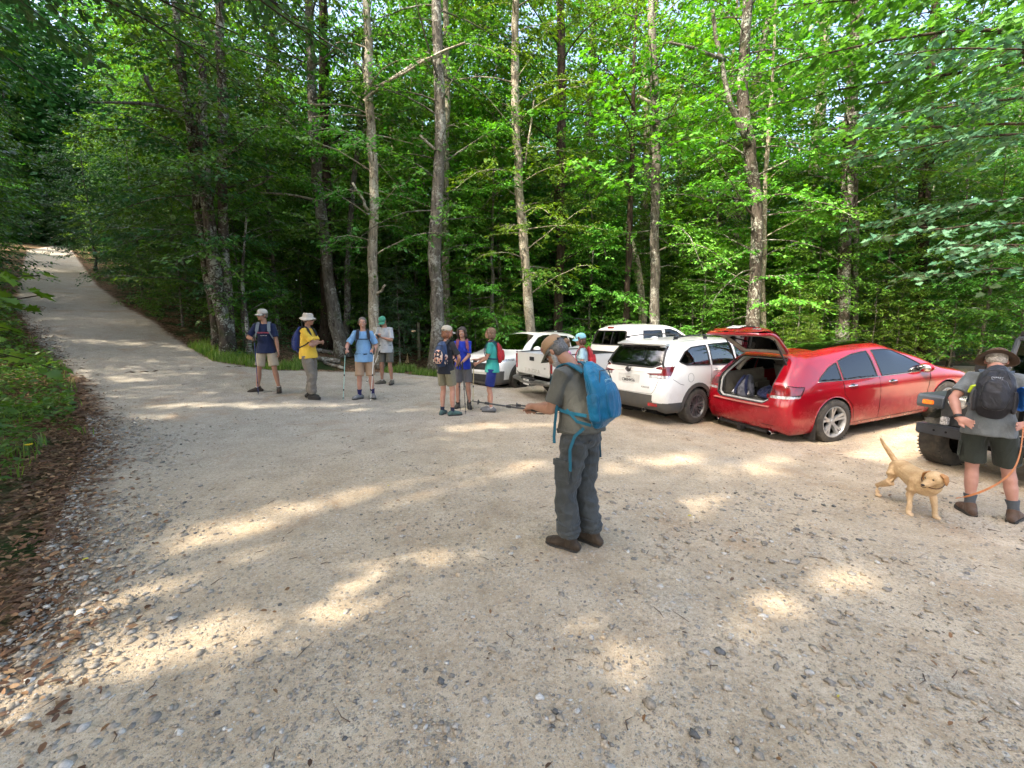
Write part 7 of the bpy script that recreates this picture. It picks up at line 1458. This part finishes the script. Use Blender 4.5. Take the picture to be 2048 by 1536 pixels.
T = person('woman in teal shirt and navy shorts with bobbed brown hair, facing left', (-.40, 8.66), 176, 1.68, 'fair', fem=1, lean=-1, lean2=8, headp=-2, heady=0, feet={'L': (.02, .07, 4), 'R': (.08, -.10, -6)}, hands={'L': (.32, .10, 1.05), 'R': (.34, -.04, 1.12)}, hint={'L': (-.6, .3, -.8), 'R': (-.6, -.3, -.8)}, hd={'L': ((.9, -.3, -.1), (-.1, -.9, -.2)), 'R': ((.95, .1, .15), (.1, .2, -1))}, curl=(1.1, .35),
    top=cloth('teal_tee', (.045, .34, .30), .15, wr=.4), bottom=('shorts', cloth('navy_shorts', (.012, .025, .16), wr=.4)), pant=.84, shoes=(SHOE['grey'], .09), socks=(bpy.data.materials['white_sock'], .06), hairf=(hair_bob, hair_mat('light_brown_hair', (.20, .12, .07))), face=2, sleeve=.62, hemz=-.10)
backpack(T, 'small red backpack worn by the woman in teal', cloth('red_nylon', (.42, .02, .03), .3, .5, wr=.5), (.11, .22, .36), .12, straps=cloth('dark_teal_strap', (.02, .05, .10), wr=.1))
pole('slim tan trekking pole planted in front of the woman in teal', wpt(T, T['arms']['L'][2]+Vector((.065, -.03, .05))), tipat(T, .40, .10), mat('tan_pole', (.45, .38, .20), .4))
# ---- two more by the pickup, mostly hidden behind the man in front
T = person('person in pink top almost hidden behind the man in front, beside the pickup', (1.17, 8.95), 190, 1.53, 'fair', fem=1, headp=8, top=cloth('pink_tee', (.62, .22, .48), wr=.3), bottom=('shorts', bpy.data.materials['navy_shorts']), shoes=(SHOE['grey'], .09), hairf=(hair_bob, hair_mat('light_brown_hair', (.2, .12, .07))))
T = person('woman in pale blue cap and shirt with a red pack, standing by the pickup', (1.44, 8.62), 172, 1.63, 'fair', fem=1, headp=6, heady=8, top=cloth('pale_blue_tee', (.38, .56, .62), wr=.3), bottom=('shorts', bpy.data.materials['grey_shorts']), shoes=(SHOE['black'], .12), hairf=(hair_bob, hair_mat('chestnut_hair', (.11, .05, .03))), hatf=(cap, cloth('sky_cap', (.26, .56, .66), wr=.1), None, 0, 1.13))
backpack(T, 'red backpack worn by the woman in the pale blue cap', bpy.data.materials['red_nylon'], (.13, .25, .40), .12, straps=bpy.data.materials['red_nylon'])
# ------------------------------------------------------------ dog
def fur_mat():
    g = N('golden_fur'); a = g.noise(9, 4); c = g.ramp(a, [(.3, (.42, .26, .125)), (.7, (.60, .42, .235))]); z = g.n('SeparateXYZ', {0: g.obj()}).outputs[2]
    c = g.mix(g.ramp(z, [(.0, .75), (.34, .35), (.52, 0.0)]), c, (.58, .42, .27, 1)); f = g.noise(90, 4, st=(1, 1, .5), rough=.7)
    c = g.mix(.35, c, g.ramp(f, [(.3, .2), (.7, .8)]), 'SOFT_LIGHT'); return g.fin(col=c, rough=.8, spec=.2, nrm=g.bump(f, .5, .008))
FUR = fur_mat(); b = B()
b.tube([(-.33, 0, .45), (-.27, 0, .455), (-.12, 0, .445), (.04, 0, .425), (.18, 0, .415), (.27, 0, .42), (.32, 0, .43)], [(.085, .090), (.112, .112), (.105, .110), (.118, .132), (.125, .152), (.112, .135), (.085, .095)], 18, up=(0, 0, 1), rnd=True)
b.tube([(.25, 0, .45), (.34, -.01, .49), (.415, -.035, .545)], [(.098, .118), (.090, .102), (.078, .082)], 14, rnd=True)
for s in (1, -1):
    fx = .02 if s > 0 else -.01
    b.tube([(.20, .075*s, .44), (.19, .095*s, .33), (.165+fx, .098*s, .25), (.20+fx, .105*s, .12), (.205+fx, .11*s, .045)], [(.045, .075), (.042, .055), (.034, .036), (.025, .027), (.026, .028)], 12, rnd=True)
    b.ell((.235+fx, .11*s, .024), (.046, .033, .024)); b.ell((.268+fx, .122*s, .017), (.016, .011, .014)); b.ell((.272+fx, .106*s, .017), (.016, .011, .014))
    hx, hy = (-.035, -.03) if s < 0 else (.05, .0)
    b.tube([(-.25, .06*s, .44), (-.23, .10*s, .36), (-.18+hx*.3, .115*s+hy*.3, .27), (-.30+hx*.7, .12*s+hy*.7, .19), (-.37+hx, .12*s+hy, .145), (-.35+hx, .12*s+hy, .06)], [(.055, .085), (.052, .085), (.040, .055), (.030, .038), (.026, .030), (.026, .028)], 12, rnd=True)
    b.ell((-.315+hx, .12*s+hy, .022), (.044, .031, .022))
b.tube([(-.36, 0, .48), (-.41, -.02, .545), (-.445, -.06, .63), (-.46, -.11, .72), (-.455, -.15, .80)], [.032, .030, .027, .021, .010], 10, rnd=True)
Mh = rotZ(R(-58)) @ rotY(R(20)); hc = Vector((.455, -.055, .575)); Hd = lambda x, y, z: hc+Mh@Vector((x, y, z))
b.ell(hc, (.092, .082, .078), M=Mh, nu=18, nv=12); b.ell(Hd(.035, 0, .012), (.055, .052, .048), M=Mh); b.tube([Hd(.04, 0, -.012), Hd(.10, 0, -.018), Hd(.145, 0, -.016)], [(.054, .050), (.045, .040), (.036, .033)], 14, up=tuple(Mh@Vector((0, 0, 1))), rnd=True)
b.tube([Hd(.05, 0, -.040), Hd(.12, 0, -.045)], [(.032, .018), (.024, .014)], 10, up=tuple(Mh@Vector((0, 0, 1))), rnd=True)
dog = b.remesh('dog', FUR, .0065, 4, wr=(.0025, 38), label='golden yellow dog standing in front of the black vehicle with its tail raised', cat='dog')
dog.location = (4.05, 4.12, G(4.05, 4.12)); dog.rotation_euler = (0, 0, R(-106)); dog.scale = (.84, .90, .79)
for s in (1, -1):
    q = B(); q.tube([Hd(-.015, .055*s, .060), Hd(-.012, .088*s, .040), Hd(.0, .099*s, -.008), Hd(.008, .096*s, -.052)], [(.030, .010), (.040, .011), (.036, .010), (.016, .007)], 12, up=tuple(Mh@Vector((0, 1, 0))), rnd=True); q.remesh('ear', mat('ear_fur', (.42, .20, .07), .8, bump=.4, bsc=90), .0055, 3, parent=dog)
    B().ell(Hd(.078, .034*s, .026), (.008, .009, .009), M=Mh, nu=10, nv=8).build('eye', mat('dog_eye', (.012, .008, .006), .08, coat=1), dog)
q = B(); q.ell(Hd(.176, 0, -.006), (.012, .017, .013), M=Mh); q.build('nose', mat('dog_nose', (.03, .018, .018), .35), dog)
q = B(); q.tube([Hd(.172, .024, -.030), Hd(.182, 0, -.034), Hd(.172, -.024, -.030)], .0035, 6); q.build('mouth', bpy.data.materials['dog_nose'], dog)
cc = Vector((.365, -.02, .515)); ax = Vector((.75, -.2, .52)).normalized(); u1 = ax.cross(Vector((0, 1, 0))).normalized(); u2 = ax.cross(u1)
q = B(); q.tube([cc+u1*.098*math.cos(t)+u2*.090*math.sin(t) for t in np.linspace(0, 6.283, 29)[:-1]], [(.004, .012)]*28, 6, closed=True, up=tuple(ax)); q.build('collar', mat('collar_brown', (.10, .04, .02), .6), dog)
# ------------------------------------------------------------ things in the red car's boot
bpy.context.view_layer.update()
RM = Matrix.Translation(red.location) @ red.rotation_euler.to_matrix().to_4x4()
def inboot(name, label, cat, p, rz=0):
    e = empty(name, label=label, cat=cat); e.matrix_world = RM @ Matrix.Translation(p) @ Matrix.Rotation(rz, 4, 'Z'); return e
e = inboot('backpack', 'grey and navy backpack lying in the boot of the red car', 'backpack', (-.66, .24, .735), .1); gp = cloth('boot_pack_grey', (.15, .155, .20), .25, wr=.5); nv = cloth('boot_navy', (.018, .026, .085), .3, wr=.5)
b = B(); b.tube([(0, 0, .03), (.0, 0, .12), (.05, 0, .22), (.11, 0, .33)], [(.17, .11), (.155, .12), (.115, .10), (.05, .06)], 16, up=(1, 0, 0), rnd=True); b.remesh('bag', gp, .009, 3, parent=e, wr=(.012, 12))
for s in (1, -1): B().ribbon([(-.105, .13*s, .03), (-.125, .11*s, .12), (-.07, .07*s, .25), (.02, .03*s, .37)], (-1, 0, .4), .05, .012).build('shoulder_strap', nv, e); B().tube([(-.10, .15*s, .10), (-.135, .17*s, .05), (-.12, .15*s, .0)], [.018, .026, .012], 8, rnd=True).build('buckle', M_LENSW, e)
e = inboot('jacket', 'crumpled navy jacket lying in the boot beside the grey backpack', 'jacket', (-.52, -.14, .735)); b = B(); b.ell((0, 0, .06), (.17, .20, .09)); b.ell((.05, .05, .12), (.11, .12, .07)); b.ell((-.10, -.08, .05), (.12, .12, .06)); b.remesh('cloth', nv, .009, 2, parent=e, wr=(.035, 8))
e = inboot('first_aid_bag', 'small black bag with red and white patches in the boot corner', 'bag', (-.70, -.40, .735), -.2); B().box((0, 0, .075), (.14, .20, .15), bev=.03).build('bag', M_TRIM, e); B().box((-.073, .03, .085), (.006, .075, .06), bev=.002).build('red_patch', M_LENSR, e); B().box((-.074, -.05, .075), (.006, .06, .07), bev=.002).build('white_patch', M_PLATE, e)
# ------------------------------------------------------------ post, log, stakes, flower
def wood(name, c): return mat(name, c, .9, var=.4, sc=12, bump=.6, bsc=60, col2=tuple(q*.5 for q in c))
x, y = -3.50, 16.0; e = empty('wooden_post', (x, y, G(x, y)-.05), label='weathered square wooden post standing in the grass left of the mossy tree', cat='post')
B().box((0, 0, .70), (.095, .095, 1.40), bev=.010, rz=.3).build('shaft', wood('post_wood', (.20, .175, .11)), e); B().box((0, 0, 1.405), (.085, .085, .02), bev=.008, rz=.3).build('post_top', wood('post_end', (.30, .24, .15)), e); B().lathe([(.001, .004), (.014, .003), (.016, -.002)], c=(.012, -.048, 1.22), n=10, M=Matrix.Rotation(R(90), 3, 'X')).build('bolt', M_DARK, e)
x, y = -3.75, 15.1; e = empty('broken_stump', (x, y, G(x, y)-.03), label='small splintered stump beside the wooden post', cat='stump'); b = B()
for dx, h, t in ((0, .36, .05), (.07, .40, -.06), (-.05, .22, .1)): b.tube([(dx, 0, 0), (dx+t*.5, .0, h*.6), (dx+t, 0, h)], [(.035, .025), (.026, .018), (.004, .004)], 7)
b.remesh('splinters', wood('fresh_wood', (.42, .30, .15)), .012, 0, parent=e)
for (x, y, L, r, a, lb) in ((-5.85, 13.15, 1.0, .085, .15, 'short grey log lying on the ground behind the man in yellow'), (-5.35, 12.75, .75, .05, -.35, 'thin split log lying in front of the short grey log'), (-6.5, 14.2, 1.6, .07, .05, 'long thin fallen log at the foot of the leaning tree')):
    e = empty('log', (x, y, G(x, y)+r*.8), a, label=lb, cat='log'); b = B(); P = [(-L/2+L*i/6, .02*math.sin(i*2), (G(x+math.cos(a)*(L*i/6-L/2), y+math.sin(a)*(L*i/6-L/2))-G(x, y))+.0) for i in range(7)]; b.tube(P, [r*(1+.12*math.sin(i*3)) for i in range(7)], 12); b.build('bark', BK['grey'] if 'BK' in globals() else M_TRIM, e, angle=60)
x, y = -5.75, 4.9; e = empty('yellow_flower', (x, y, G(x, y)), label='single yellow flower at the left edge of the bank', cat='flower'); B().tube([(0, 0, 0), (.01, 0, .12), (.02, 0, .22)], .003, 5).build('stem', mat('stem_green', (.05, .12, .02)), e)
b = B()
for k_ in range(14): a = k_*.449; M = rotZ(a)@rotY(-.35); b.ell(Vector((.02, 0, .225))+M@Vector((.022, 0, 0)), (.022, .006, .002), M=M, nu=8, nv=4)
b.ell((.02, 0, .227), (.010, .010, .006)); b.build('blossom', mat('petal_yellow', (.85, .60, .01), .6), e)
if BAKE: bpy.data.scenes.remove(BAKE)
